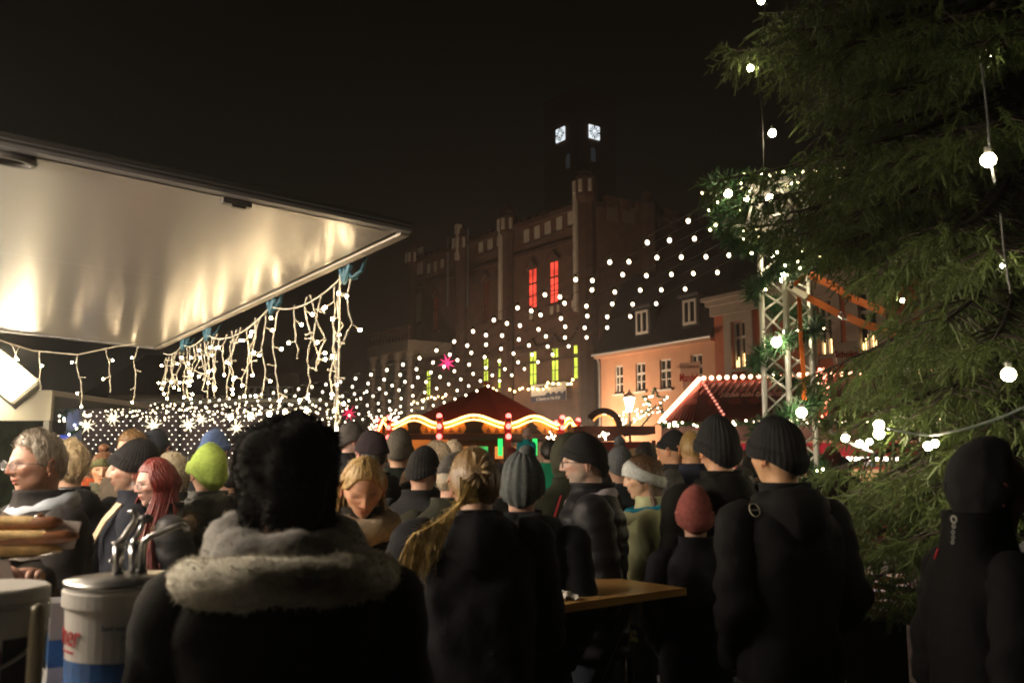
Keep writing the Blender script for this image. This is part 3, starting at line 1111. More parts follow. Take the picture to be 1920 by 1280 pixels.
rat = lambda z: r * .88 + (r * .965 - r * .88) * z / (H1 - .055)
band(b1, rat, 0.0, H1 - .155, -PI * .95, PI * .95, mat('bucket_blue', (.02, .10, .32), .4, noise_s=14, noise_a=.5), 'blue_band')
REDP = mat('print_red', (.45, .02, .03), .5)
wraptext('urzner', .062, b1, rat, -.95, H1 - .105, REDP, 'red_lettering', sx=.8, shear=.15)
band(b1, rat, H1 - .139, H1 - .135, -1.25, -.55, REDP, 'red_underline', off=.002)
wraptext('Senf mittelscharf', .014, b1, rat, .35, H1 - .085, mat('print_blue', (.05, .07, .16), .5), 'small_print')
wraptext('10 kg', .012, b1, rat, .40, H1 - .103, mat('print_blue'), 'small_print')
for k_, a in enumerate((-.9, -.45, -.2)):
    x_, y_ = (rat(.05) + .003) * math.sin(a), -(rat(.05) + .003) * math.cos(a)
    MB().sphere((x_, y_, .05 + .02 * k_), (.018, .004, .03), 8, 6).build('food_print', mat('print_orange', (.4, .12, .03), .5), b1)


def pump(par, M, H, bend, lab=None):
    st = thing('x', None, None) if False else None
    b_ = MB().tube([(0, 0, 0), (0, 0, .10)], .013, 12)
    b_.tube([(0, 0, .0), (0, 0, .015)], .022, 12)
    b_.build('pump_cylinder', STEEL, par, smooth=True, M=M)
    MB().tube([(0, 0, .10), (0, 0, .125)] + bend, [.009] * (2 + len(bend)), 10).build('pump_spout', STEEL, par, smooth=True, M=M)


Mp = T(-.022, -.02, H1 + .006) @ Matrix.Diagonal((.8, .8, .64, 1))
MB().tube([(0, 0, 0), (0, 0, .105)], .015, 12).tube([(.0, 0, .105), (0, 0, .112)], .019, 12).sphere((-.014, -.008, .05), .008).build('pump_cylinder', STEEL, b1, True, M=Mp)
MB().tube([(0, 0, .11), (.012, 0, .125), (.038, 0, .175), (.044, 0, .2), (.034, 0, .215), (.022, 0, .21)], [.008, .0085, .009, .009, .008, .006], 10).build('pump_spout', STEEL, b1, True, M=Mp)
Mp = T(-.004, .02, H1 + .006) @ Matrix.Diagonal((.8, .8, .64, 1))
MB().tube([(0, 0, 0), (0, 0, .10)], .014, 12).tube([(0, 0, .10), (0, 0, .108), (0, 0, .125)], [.014, .012, .004], 12).build('pump_cylinder', STEEL, b1, True, M=Mp)
MB().tube([(0, 0, .11), (.025, .0, .18)], .007, 10).build('pump_spout', STEEL, b1, True, M=Mp)
MB().sphere((.028, 0, .185), (.02, .02, .016)).build('pump_button', BLK, b1, True, M=Mp)
Mp = T(.024, -.005, H1 + .006) @ Matrix.Diagonal((.85, .8, .66, 1))
MB().tube([(0, 0, .012), (0, 0, .09), (.004, 0, .108), (.018, 0, .125), (.085, 0, .158), (.10, 0, .162), (.108, 0, .155), (.112, 0, .14)], [.0095, .0095, .0095, .0095, .0095, .0095, .009, .008], 12).build('pump_spout', STEEL, b1, True, M=Mp)
MB().tube([(0, 0, 0), (0, 0, .02)], .014, 10).build('pump_socket', BLK, b1, True, M=Mp)

b2, H2_ = bucket(-18, 1112, 1.72, .10, .3, 'white lidded sauce bucket with a dark red label at the left frame edge')
rat2 = lambda z: .10 * .88 + (.10 * .965 - .10 * .88) * z / (H2_ - .055)
band(b2, rat2, 0.0, H2_ - .09, -PI * .9, .75, mat('label_red', (.25, .01, .012), .45), 'red_label')
band(b2, rat2, 0.0, H2_ - .07, .76, 2.9, mat('label_black', (.02, .02, .025), .45), 'black_label')
MB().lathe([(.0, 0), (.098, 0), (.1, .004), (.1, .022), (.094, .026), (0, .024)], (0, 0, H2_ - .012), 40).build('lid', WPL, b2)
hd = [(.102 * math.sin(a), -.102 * math.cos(a), H2_ - .06 - .07 * math.cos((a) * .9)) for a in [-1.6 + 3.2 * i / 20 for i in range(21)]]
MB().tube(hd, .0035, 6).build('carry_handle', WPL, b2, True)

p = at(72, 1130, 1.66)
bt_ = thing('squeeze_bottle', 'pale squeeze bottle with a clear cap between the two buckets', 'bottle', (p.x, 1.66, 1.031))
hh_ = p.z - 1.031
MB().lathe([(.0, 0), (.022, 0), (.024, .01), (.024, hh_ * .3), (.016, hh_ * .42), (.012, hh_ * .46)], n=20).build('bottle_body', mat('bottle_pale', (.55, .5, .36), .3), bt_, True)
MB().lathe([(.013, hh_ * .46), (.015, hh_ * .48), (.013, hh_ * .50), (.0135, hh_ * .9), (.012, hh_ * .98), (0, hh_)], n=20).build('bottle_cap', mat('cap_cream', (.7, .62, .45), .3), bt_, True)
p = at(106, 1124, 2.16)
cn = thing('napkin_carton', 'tall white and blue carton standing behind the squeeze bottle', 'carton', (p.x, 2.16, 1.031))
MB().box((-.012, -.05, 0), (.02, .05, p.z - 1.031)).build('carton_body', mat('carton_white', (.5, .5, .55), .5), cn, M=RZ(.5))
MB().box((-.013, -.051, .10), (.021, .051, .16)).build('carton_print', mat('bucket_blue'), cn, M=RZ(.5))
p = at(110, 1240, 1.6)
pc = thing('crumpled_paper', 'crumpled white paper cone lying beside the squeeze bottle', 'paper', (p.x, 1.6, 1.031))
mb = MB().sphere((0, 0, .06), (.05, .035, .06), 14, 10)
mb.v = [(x + .012 * noise.noise(Vector((x, y, z)) * 40), y + .012 * noise.noise(Vector((y, z, x)) * 40), z + .02 * noise.noise(Vector((z, x, y)) * 40)) for x, y, z in mb.v]
mb.build('paper_sheet', mat('paper', (.62, .6, .6), .6), pc)
p = at(150, 1260, 1.75)
pk = thing('spice_packet', 'small green and blue packet standing in front of the bucket', 'packet', (p.x - .01, 1.75, 1.031))
MB().box((-.02, -.012, 0), (.02, .012, .14)).build('packet_body', mat('packet_blue', (.08, .12, .26), .4), pk, M=RY(-.25))
MB().box((-.021, -.0135, .06), (.0, .0135, .09)).build('packet_print', mat('packet_green', (.3, .45, .1), .4), pk, M=RY(-.25))

# ---------------------------------------------------------------- standing beer table
C1, C2 = atz(1287, 1101, 1.1), atz(1110, 1076, 1.1)
ex = (C1 - C2); tw_ = ex.length; ex.normalize()
ey = Vector((-ex.y, ex.x, 0))
if ey.y > 0: ey = -ey
TM = Matrix((ex, ey, ex.cross(ey))).transposed().to_4x4(); TM.translation = C2
if ex.cross(ey).z < 0:
    TM = Matrix((ey, ex, ey.cross(ex))).transposed().to_4x4(); TM.translation = C2
bt = mthing('beer_table', 'varnished wooden standing table with folding legs in the middle of the crowd', 'table', TM)
woodm = mat('varnished_pine', (.42, .22, .06), .22, noise_s=3, noise_a=.3)
ntn = woodm.node_tree
wv = ntn.nodes.new('ShaderNodeTexWave'); wv.inputs['Scale'].default_value = 14; wv.inputs['Distortion'].default_value = 5; wv.inputs['Detail'].default_value = 4
wv.bands_direction = 'Y' if TM.col[0][0] * ey.x + TM.col[0][1] * ey.y > .5 else 'X'
tcn = ntn.nodes.new('ShaderNodeTexCoord'); mpn = ntn.nodes.new('ShaderNodeMapping'); mpn.inputs['Scale'].default_value = (1, .06, 1) if wv.bands_direction == 'X' else (.06, 1, 1)
crn = ntn.nodes.new('ShaderNodeValToRGB'); crn.color_ramp.elements[0].color = (.42, .21, .06, 1); crn.color_ramp.elements[1].color = (.68, .42, .15, 1)
ntn.links.new(tcn.outputs['Object'], mpn.inputs[0]); ntn.links.new(mpn.outputs[0], wv.inputs['Vector']); ntn.links.new(wv.outputs['Fac'], crn.inputs[0])
ntn.links.new(crn.outputs[0], ntn.nodes['Principled BSDF'].inputs['Base Color'])
LT = 2.0
xl = TM.col[0].to_3d().dot(ey) > .5


def tb(a, b_):
    """a, b in (along long axis, across, z)"""
    (l0, w0, z0), (l1, w1, z1) = a, b_
    return ((l0, w0, z0), (l1, w1, z1)) if xl else ((w0, l0, z0), (w1, l1, z1))


for i in range(3):
    a_, b_ = tb((0.012, i * tw_ / 3 + .001, -.028), (LT - .012, (i + 1) * tw_ / 3 - .001, 0))
    MB().box(a_, b_).build('plank', woodm, bt)
a_, b_ = tb((0, 0, -.029), (.0115, tw_, -.001)); MB().box(a_, b_).build('edge_strip', woodm, bt)
for l0 in (.25, LT - .25):
    for s in (0, 1):
        q0 = tb((l0, .06 if s else tw_ - .06, -.03), (0, 0, 0))[0]
        q1 = tb((l0 + .25, .06 if not s else tw_ - .06, -1.1), (0, 0, 0))[0]
        MB().bar(q0, q1, .035, .035).build('leg', mat('leg_green', (.03, .05, .04), .45), bt)
np_ = TM @ Vector(tb((.30, .18, .004), (0, 0, 0))[0])
npk = atz(1062, 1122, 1.104)
nap = thing('paper_napkin', 'crumpled white napkin lying on the wooden standing table', 'napkin', npk)
mb = MB()
for i in range(7):
    for j in range(7):
        mb.v.append(((i - 3) * .014, (j - 3) * .012, .004 + .03 * math.exp(-((i - 3) ** 2 + (j - 2) ** 2) / 3) + .008 * math.sin(i * 2.3 + j * 1.7)))
for i in range(6):
    for j in range(6):
        a_ = i * 7 + j
        mb.f.append((a_, a_ + 7, a_ + 8, a_ + 1))
mb.build('napkin_sheet', mat('napkin_white', (.75, .72, .68), .7), nap)

# folded benches leaning by the tree
bp_ = at(1600, 1150, 5.0)
for i in range(5):
    p = at(1575 + i * 6, 1066 + i * 17, 5.2)
    t = thing('folded_bench', ['topmost', 'second', 'third', 'fourth', 'lowest'][i] + ' wooden bench board of the stack under the spruce branches', 'bench', p, group='folded benches stacked by the tree')
    MB().box((0, 0, -.03), (U(.34, .45), .24, 0)).build('seat_board', woodm, t, M=RZ(-.35) @ RY(.12))
    MB().tube([(.08, .04, -.035), (.12, .04, -.06), (.32, .2, -.06)], .012, 6).build('folded_leg', STEEL, t, M=RZ(-.35) @ RY(.12))
    MB().tube([(.08, .2, -.035), (.12, .2, -.06), (.34, .06, -.06)], .012, 6).build('folded_leg', STEEL, t, M=RZ(-.35) @ RY(.12))
p = at(1610, 1180, 5.3)
cr_ = thing('bench_trestle', 'low dark trestle carrying the stacked bench boards', 'trestle', (p.x, 5.35, 0))
zt_ = at(1600, 1150, 5.3).z
MB().box((-.15, -.1, 0), (.25, .1, zt_)).build('trestle_box', BLK, cr_)

# ---------------------------------------------------------------- round punch pavilion
CY = 27.0
cc = at(896, 800, CY)
cx0 = cc.x
pav = thing('punch_pavilion', 'round wooden pavilion with dark red tent roof and glowing scalloped fascia', 'pavilion', (cx0, CY, 0))
RF = 194 * (CY) / FPX * .93
NS = 10
redc = mat('dark_red_canvas', (0.50, 0.055, 0.030), .7, noise_s=1.2, noise_a=.15)
ORB = mat('fascia_orange', (.75, .34, .06), .55, noise_s=6, noise_a=.35)
ROPE = mat('rope_light', (1, .6, .2), .4, emit=(1.0, .46, .12), es=9)
FIGD = mat('dark_figure', (.05, .02, .01), .7)
yf = CY - RF
zb = CAMZ + ray(896, 812)[1] * yf
zv_ = CAMZ + ray(896, 795)[1] * yf
zpk = CAMZ + ray(896, 779)[1] * yf
zap = CAMZ + ray(912, 722)[1] * CY
ang = [(-PI / 2 - PI / NS + 2 * PI * i / NS) for i in range(NS)]
vtx = [Vector((RF * math.cos(a), RF * math.sin(a), 0)) for a in ang]
for i in range(NS):
    a, b_ = vtx[i], vtx[(i + 1) % NS]
    d = b_ - a
    Mx = frame(a, (d.x, d.y))
    W_ = d.length
    prof = [(W_ * q / 16, zv_ + (zpk - zv_) * (.5 - .5 * math.cos(2 * PI * q / 16))) for q in range(17)]
    pl = [(0.0, zb), (W_, zb)] + prof[::-1]
    MB().poly(pl, .05, T(0, 0.0, 0)).build('fascia_panel', ORB, pav, M=Mx)
    MB().tube([(x_, -.06, z_ + .02) for x_, z_ in prof], .032, 6).build('rope_light', ROPE, pav, M=Mx)
    MB().tube([(x_, -.1, z_ - .10) for x_, z_ in prof[1:-1]], .02, 5).build('rope_light', ROPE, pav, M=Mx)
    # dark cut-out figure: fir trees, deer
    f = MB()
    cxf = W_ / 2
    hf = zpk - zb
    if i % 3 == 0:
        f.poly([(cxf - .28, zb), (cxf + .28, zb), (cxf + .2, zb + hf * .3), (cxf + .3, zb + hf * .75), (cxf + .14, zb + hf * .68), (cxf + .08, zb + hf * 1.0), (cxf, zb + hf * .8), (cxf - .09, zb + hf * 1.0), (cxf - .14, zb + hf * .65), (cxf - .3, zb + hf * .78), (cxf - .2, zb + hf * .3)], .03, T(0, -.09, 0))
    elif i % 3 == 1:
        f.poly([(cxf - .3, zb), (cxf + .25, zb), (cxf + .02, zb + hf * .35), (cxf + .12, zb + hf * .35), (cxf - .1, zb + hf * .65), (cxf, zb + hf * .65), (cxf - .15, zb + hf * .95), (cxf - .3, zb + hf * .6), (cxf - .2, zb + hf * .6), (cxf - .35, zb + hf * .3), (cxf - .22, zb + hf * .3)], .03, T(0, -.09, 0))
    else:
        f.bar((cxf - .2, -.08, zb), (cxf - .1, -.08, zb + hf * .5), .05, .03, (0, 1, 0)).bar((cxf + .12, -.08, zb), (cxf + .05, -.08, zb + hf * .5), .05, .03, (0, 1, 0))
        f.bar((cxf - .18, -.08, zb + hf * .5), (cxf + .12, -.08, zb + hf * .45), .16, .03, (0, 1, 0)).bar((cxf + .1, -.08, zb + hf * .45), (cxf + .22, -.08, zb + hf * .85), .07, .03, (0, 1, 0))
        f.bar((cxf + .22, -.08, zb + hf * .8), (cxf + .05, -.08, zb + hf * 1.05), .03, .03, (0, 1, 0)).bar((cxf + .22, -.08, zb + hf * .8), (cxf + .38, -.08, zb + hf * 1.05), .03, .03, (0, 1, 0))
    f.build('cut_out_figure', FIGD, pav, M=Mx)
    # small dried-flower reliefs on the panel
    for q in (2.5, 4.5, 11.5, 13.5):
        MB().poly([(W_ * q / 16 - .07, zb + .03), (W_ * q / 16 + .07, zb + .03), (W_ * q / 16, zb + hf * .42)], .012, T(0, -.02, 0)).build('tree_relief', mat('relief_brown', (.3, .10, .03), .7), pav, M=Mx)
    # post with red lamps at the vertex
    MB().box((a.x - .07, a.y - .07, 0), (a.x + .07, a.y + .07, zb)).build('post', FIGD, pav)
    lp = MB()
    for q in range(3):
        lp.sphere((a.x * 1.04, a.y * 1.04, zv_ + .22 - q * .27), .075, 8, 6)
    lp.build('red_lamps', mat('post_red_glow', (1, .2, .1), .4, emit=(1, .12, .10), es=6), pav)
    MB().box((a.x * 1.02 - .09, a.y * 1.02 - .06, zb - .55), (a.x * 1.02 + .09, a.y * 1.02 + .06, zb + .3)).sphere((a.x * 1.03, a.y * 1.03, zb + .36), .1, 8, 6).build('nutcracker_figure', mat('figure_red', (.5, .03, .03), .5), pav)
MB().lathe([(RF + .05, zb - .16), (RF + .12, zb - .15), (RF + .12, zb - .02), (RF + .05, zb - .01)], n=NS).build('dark_rim', mat('rim_wood', (.10, .025, .015), .6), pav, M=RZ(PI / 2 - PI / NS + PI))
# roof
ap = Vector((at(912, 722, CY).x - cx0, 0, zap))
rf = MB()
ev = [Vector((v.x * .90, v.y * .90, zv_ - .02)) for v in vtx]
rf.v = [tuple(p) for p in ev] + [tuple(ap)]
rf.f = [(i, (i + 1) % NS, NS) for i in range(NS)] + [tuple(reversed(range(NS)))]
rf.build('tent_roof', redc, pav)
MB().lathe([(.12, 0), (.09, .1), (.02, .12)], ap, 8).build('roof_cap', redc, pav)
# counter and bar back inside
barm = mat('bar_wood', (.16, .05, .025), .5, noise_s=4, noise_a=.3)
MB().lathe([(RF * .84, 0), (RF * .84, 1.1), (RF * .92, 1.11), (RF * .92, 1.17), (RF * .8, 1.18)], n=NS).build('counter', barm, pav, M=RZ(PI / NS))
MB().lathe([(.9, 0), (.9, zb)], n=8).build('bar_core', barm, pav)
for i in range(10):
    a = -PI / 2 + (i - 4.5) * .28
    MB().box((-.12, -.02, -.22), (.12, .02, .12)).build('lit_shelf', mat('shelf_glow_%d' % (i % 3), (.5, .2, .05), .5, emit=((1, .30, .06), (1, .35, .08), (.05, 1, .2))[i % 3], es=(.9, .5, .6)[i % 3], sample=False), pav, M=T(math.cos(a) * 1.6, math.sin(a) * 1.6, zb - .45) @ RZ(a + PI / 2))
for k_, (px, py) in enumerate(((938, 838), (1003, 838))):
    p = at(px, py, CY - RF - .2) - Vector((cx0, CY, 0))
    MB().box((-.06, -.02, -.22), (.06, .02, .22)).build('green_lamp', mat('green_glow', (.1, 1, .2), .4, emit=(.02, .9, .16), es=1.3, sample=False), pav, M=T(p))
p = at(738, 840, 24)
for (px, py, w_, h_) in ((790, 842, .5, .5), (830, 838, .3, .4)):
    p = at(px, py, CY - RF - .1) - Vector((cx0, CY, 0))
    MB().box((-w_ / 2, -.02, -h_ / 2), (w_ / 2, .02, h_ / 2)).build('orange_shutter', mat('shutter_orange_glow', (.8, .25, .04), .6, emit=(1, .25, .03), es=.35, sample=False), pav, M=T(p))  # boards given a glow of their own, lamplight put into the colour
# small white light bundles hanging on the left corner
lightchain('light_chain', 'white light bundle dripping beside the left end of the pavilion fascia', [at(700, 774, 23), at(698, 785, 23), at(703, 796, 23), at(697, 806, 23), at(708, 830, 23)], 26, .022, TINY, jitter=2.5)
lightchain('light_chain', 'white light bundle hanging over the left fascia wave of the pavilion', [at(740, 768, 23), at(738, 780, 23), at(742, 790, 23)], 22, .022, TINY, jitter=2.5)

# dark awning stall right of the pavilion with an arched top
p = at(1025, 822, 21)
aw = thing('awning_stall', 'low dark brown awning stall between the pavilion and the street lamp', 'market stall', (p.x, 21, 0))
zt_ = at(1100, 808, 21).z
wA = at(1230, 812, 21).x - p.x
rimm = mat('rim_wood')
MB().box((0, 0, zt_ - .2), (wA * .68, 1.8, zt_ - .06)).build('awning', rimm, aw)
MB().box((wA * .25, .1, zt_ - .055), (wA, 1.9, zt_ + .12)).build('awning', rimm, aw)
MB().box((0, .6, 0), (wA, .7, 1.1)).build('counter_front', rimm, aw)
MB().box((0, 1.75, 0), (wA, 1.85, zt_ - .21)).build('back_panel', mat('stall_back_red', (.40, .06, .04), .7), aw)
for xx in (.05, wA - .05):
    MB().box((xx - .04, .02, 0), (xx + .04, .1, zt_ - .21)).build('post', rimm, aw)
ac = at(1133, 808, 20.9)
arc = MB()
for (r0, r1, a0, a1) in ((.30, .44, -.1, 2.6),):
    pts = []
    arc.loft([[Vector((ac.x - p.x + rr_ * math.cos(a), yy, zt_ + .1 + rr_ * math.sin(a))) for rr_, yy in ((r0, 0), (r1, 0), (r1, .1), (r0, .1))] for a in [a0 + (a1 - a0) * i / 16 for i in range(17)]])
arc.build('dark_arch', FIGD, aw)
MB().tube([(ac.x - p.x + .27 * math.cos(a), .02, zt_ + .1 + .27 * math.sin(a)) for a in [.1 + 2.5 * i / 12 for i in range(13)]], .018, 5).build('arch_light', mat('arch_glow', (1, .5, .2), .5, emit=(1, .33, .06), es=2.2, sample=False), aw)
lightchain('light_chain', 'white light bundle shining under the dark awning stall', [at(1040, 808, 20.8), at(1030, 822, 20.8), at(1045, 832, 20.8)], 16, .02, TINY, jitter=2)
lightchain('light_chain', 'second white light bundle under the dark awning stall beside the bobble hats', [at(1128, 812, 20.8), at(1136, 820, 20.8)], 14, .02, TINY, jitter=2)

# ---------------------------------------------------------------- street lamp
lp = at(1180, 752, 24)
lampg = mat('lantern_glow', (1, 1, .9), .4, emit=(1.0, .92, .66), es=9)
sl = thing('street_lamp', 'old style street lamp with a tapered glowing lantern before the orange house', 'street lamp', (lp.x, 24, 0))
zl = at(1180, 772, 24).z
MB().lathe([(.09, 0), (.09, .5), (.05, .7), (.035, 1.5), (.03, zl - .05), (.06, zl)], n=10).build('pole', FIGD, sl)
MB().lathe([(.055, zl), (.15, zl + .38)], n=6, caps=True).build('lantern', lampg, sl)
MB().lathe([(.17, zl + .385), (.14, zl + .44), (.05, zl + .5), (.02, zl + .58), (.005, zl + .6)], n=6).build('lantern_cap', FIGD, sl)
pl = bpy.data.lights.new('street_lamp_light', 'POINT'); pl.energy = 90; pl.color = (1, .86, .6); pl.shadow_soft_size = .15
plo = bpy.data.objects.new('lamp_light', pl); link(plo, sl, T(0, -.35, zl + .25))
for i, (px, Y, e_, lab) in enumerate(((1068, 41, 1700, 'unseen added street lamp lighting the town hall corner from behind the pavilion'), (800, 52, 1500, 'unseen added street lamp lighting the left half of the town hall'), (1330, 29, 150, 'unseen added street lamp behind the almond stall before the red house'))):  # unseen lamps added to light the town hall and the houses
    X_ = ray(px, 800)[0] * Y
    s2 = thing('street_lamp', lab, 'street lamp', (X_, Y, 0))
    zz = 1.6 + (857 - 806) / FPX * Y * .55
    MB().lathe([(.09, 0), (.09, .5), (.05, .7), (.035, 1.5), (.03, zz - .05), (.06, zz)], n=10).build('pole', FIGD, s2)
    MB().lathe([(.055, zz), (.15, zz + .3)], n=6).build('lantern', lampg, s2)
    MB().lathe([(.17, zz + .305), (.14, zz + .34), (.05, zz + .4)], n=6).build('lantern_cap', FIGD, s2)
    pl = bpy.data.lights.new('street_lamp_light', 'POINT'); pl.energy = e_; pl.color = (1, .68, .44); pl.shadow_soft_size = .15
    link(bpy.data.objects.new('lamp_light', pl), s2, T(0, -.35, zz + .2))

# shooting star garland on the lamp
gs = thing('star_garland', 'fir garland shooting star with white lights right of the street lamp', 'garland', at(1228, 752, 23.5))
sc_ = 23.5 / FPX
star = []
for i in range(11):
    a = PI / 2 + i * PI / 5
    rr_ = (26 if i % 2 == 0 else 10) * sc_
    star.append(Vector((math.cos(a) * rr_, 0, math.sin(a) * rr_)))


def garland_mesh(pts, r_, dens, seed=1, ln=.06, w=.012):
    rg = random.Random(seed)
    m_ = MB()
    m_.tube(pts, r_ * .35, 5)
    for i in range(len(pts) - 1):
        a, b_ = Vector(pts[i]), Vector(pts[i + 1])
        n_ = max(1, int((b_ - a).length * dens))
        for q in range(n_):
            c_ = a.lerp(b_, rg.random())
            d = Vector((rg.gauss(0, 1), rg.gauss(0, 1), rg.gauss(0, 1))).normalized()
            e_ = d.cross(Vector((rg.random(), rg.random(), rg.random()))).normalized() * w
            L_ = ln * rg.uniform(.6, 1.3)
            m_.add([c_ + e_, c_ - e_, c_ + d * L_ - e_ * .3, c_ + d * L_ + e_ * .3], [(0, 1, 2, 3)])
    return m_


garland_mesh(star, .06, 140, 3, .07, .014).build('garland_star', GARL, gs)
tails = []
for (q0, q1, q2) in (((-12, -14), (-50, -44), (-78, -48)), ((-6, -22), (-30, -52), (-60, -66))):
    pts = [Vector((q0[0] * sc_, 0, q0[1] * sc_)), Vector((q1[0] * sc_, 0, q1[1] * sc_)), Vector((q2[0] * sc_, 0, q2[1] * sc_))]
    garland_mesh(pts, .06, 120, 5, .06, .012).build('garland_tail', GARL, gs)
tinyme = sph_mesh('light', .022, TINY, 6, 4)
for i in range(34):
    a = R.random()
    if i < 14:
        j = R.randrange(10); p = star[j].lerp(star[j + 1], a)
    else:
        p = Vector(((-12 - 66 * a) * sc_, 0, (-14 - 40 * a + R.uniform(-8, 14)) * sc_))
    inst(tinyme, 'light', gs, T(p + Vector((0, -.08, 0))))
lightchain('light_chain', 'wavy fir light chain left of the street lamp', [at(x_, y_, 23.6) for x_, y_ in ((1128, 772), (1146, 770), (1152, 781), (1166, 776), (1172, 768))], 16, .02, TINY, .05, jitter=1.5)
lightchain('light_chain', 'wavy fir light chain between the star and the almond stall', [at(x_, y_, 23.6) for x_, y_ in ((1192, 768), (1208, 774), (1222, 768), (1240, 770), (1262, 764))], 18, .02, TINY, .05, jitter=1.5)

# ---------------------------------------------------------------- almond stall
SY = 17.0
sx0 = at(1240, 790, SY).x
zE = at(1250, 791, SY).z
zR = at(1340, 713, SY + .8).z
st = thing('almond_stall', 'dark red roofed sweets stall with light bulbs along its ridge and slopes', 'market stall', (sx0, SY, 0))
dS = Vector((.93, -.36, 0)).normalized()
SMx = frame((sx0, SY, 0), (dS.x, dS.y))
st.matrix_world = SMx; WM[st.name] = SMx.copy()
inv = SMx.inverted()
WS = 6.2
DP = 2.6
rl_ = (inv @ at(1306, 716, SY + .6)).x
rs = rl_
redroof = mat('stall_red_roof', (.12, .016, .013), .55, noise_s=1.5, noise_a=.2)
rf = MB()
rf.add([(0, 0, zE), (WS, 0, zE), (WS - rs, DP / 2, zR), (rs, DP / 2, zR), (0, DP, zE), (WS, DP, zE)], [(0, 1, 2, 3), (0, 3, 4), (1, 5, 2), (4, 3, 2, 5)])
rf.build('roof', redroof, st)
# roof slats with wide spacing proud of the roof skin
Nsl = 44
for i in range(Nsl):
    s = i / (Nsl - 1)
    a = Vector((rs + (WS - 2 * rs) * s, DP / 2, zR)); b_ = Vector((rs + (WS - 2 * rs) * s - (1 - s) * rs * .35, DP * .32, zR - (zR - zE) * .36))
    MB().bar(a + Vector((0, -.03, .0)), b_ + Vector((0, -.03, .01)), .018, .018).build('roof_slat', mat('slat_red', (.45, .08, .06), .4), st)
for i in range(9):
    s = (i + .5) / 9
    a = Vector((rs, DP / 2, zR)); b_ = Vector((rs * s * 1.15, 0, zE))
    MB().bar(a + Vector((0, -.03, .0)), b_ + Vector((0, -.03, .01)), .016, .016).build('roof_slat', mat('slat_red'), st)
RIDGEB = mat('ridge_bulb_glow', (1, .7, .6), .4, emit=(1.0, .42, .24), es=9)
bme = sph_mesh('bulb', .045, RIDGEB, 8, 6)


def bulbs_on(par, a, b_, n_, me_, name='bulb'):
    for i in range(n_):
        inst(me_, name, par, T(Vector(a).lerp(Vector(b_), (i + .5) / n_)))


bulbs_on(st, (0, -.03, zE + .03), (rs, DP / 2 - .05, zR + .06), 24, bme)
bulbs_on(st, (rs, DP / 2 - .05, zR + .06), (WS - rs, DP / 2 - .05, zR + .06), 34, bme)
bulbs_on(st, (rs + .05, DP / 2 - .1, zR), (rs + .62, .1, zE + .1), 11, sph_mesh('bulb', .028, mat('dim_bulb', (.9, .4, .3), .4, emit=(1, .35, .25), es=1.1, sample=False), 6, 5))
# lettering on the slope
slope = math.atan2(zR - zE, DP / 2)
LET = mat('letter_pink', (.95, .62, .56), .5)
c_ = inv @ at(1398, 735, SY - .2)
text('Mädels süße Spezialitäten', .20, 'roof_lettering', LET, st, T(c_.x + .12, DP * .29, zE + (zR - zE) * .58) @ RX(slope - PI / 2) @ T(0, -.04, 0), shear=.25, extrude=.010, sx=.62, bold=.004)
for (px, py) in ((1335, 745), (1378, 745), (1376, 751), (1415, 748), (1290, 762)):
    q = inv @ at(px, py, SY)
    yy = DP / 2 * .45
    MB().lathe([(.11, 0), (.12, .012), (0, .014)], n=12).build('painted_almond', mat('almond_print', (.36, .06, .045), .5), st, M=T(q.x, yy - .02, zE + (zR - zE) * .46) @ RX(slope))
# stall body
MB().box((.2, .3, 0), (WS - .2, .36, 1.0)).build('counter_front', mat('stall_red_board', (.45, .04, .03), .5), st)
MB().box((.0, -.02, zE - .36), (WS, .04, zE - .03)).build('fascia', mat('fascia_mauve', (.32, .16, .14), .6, noise_s=3, noise_a=.3), st)
MB().box((.0, .05, zE - .62), (WS, .10, zE - .40)).build('sign_board', mat('sign_red', (.5, .01, .04), .5, emit=(1, .02, .06), es=.25), st)
MB().box((.2, 2.2, 0), (WS - .2, 2.26, zE - .05)).build('back_panel', mat('stall_back_yellow', (.75, .55, .28), .6), st)
for xx in (.05, WS * .33, WS * .66, WS - .05):
    MB().box((xx - .04, .0, 0), (xx + .04, .08, zE - .37)).build('post', mat('stall_red_board'), st)
MB().tube([(.5, .5, zE - .68), (WS - .5, .5, zE - .68)], .03, 8).build('tube_lamp', mat('stall_tube_glow', (1, 1, 1), .4, emit=(1, .82, .7), es=22), st)
rg = random.Random(5)
gcols = [(.8, .1, .1), (.9, .75, .5), (.6, .25, .1), (.85, .85, .8), (.2, .4, .7), (.7, .5, .1)]
for i in range(46):
    xx = .35 + (WS - .7) * i / 45
    for row in (0, 1):
        hgt = rg.uniform(.13, .24)
        MB().lathe([(.05, 0), (.06, hgt * .7), (.02, hgt * .9), (.03, hgt)], n=6).build('sweets_bag', mat('sweet_%d' % ((i * 7 + row) % 6), gcols[(i * 7 + row) % 6], .4), st, M=T(xx, .45 + row * 1.2, 1.02 + row * .42))
MB().box((.3, .36, .98), (WS - .3, .7, 1.02)).build('shelf', mat('stall_red_board'), st)
MB().box((.3, 1.5, 1.38), (WS - .3, 1.8, 1.42)).build('shelf', mat('stall_red_board'), st)
MB().box((.3, 1.5, 0), (WS - .3, 1.55, 1.38)).build('shelf_front', mat('stall_back_yellow'), st)


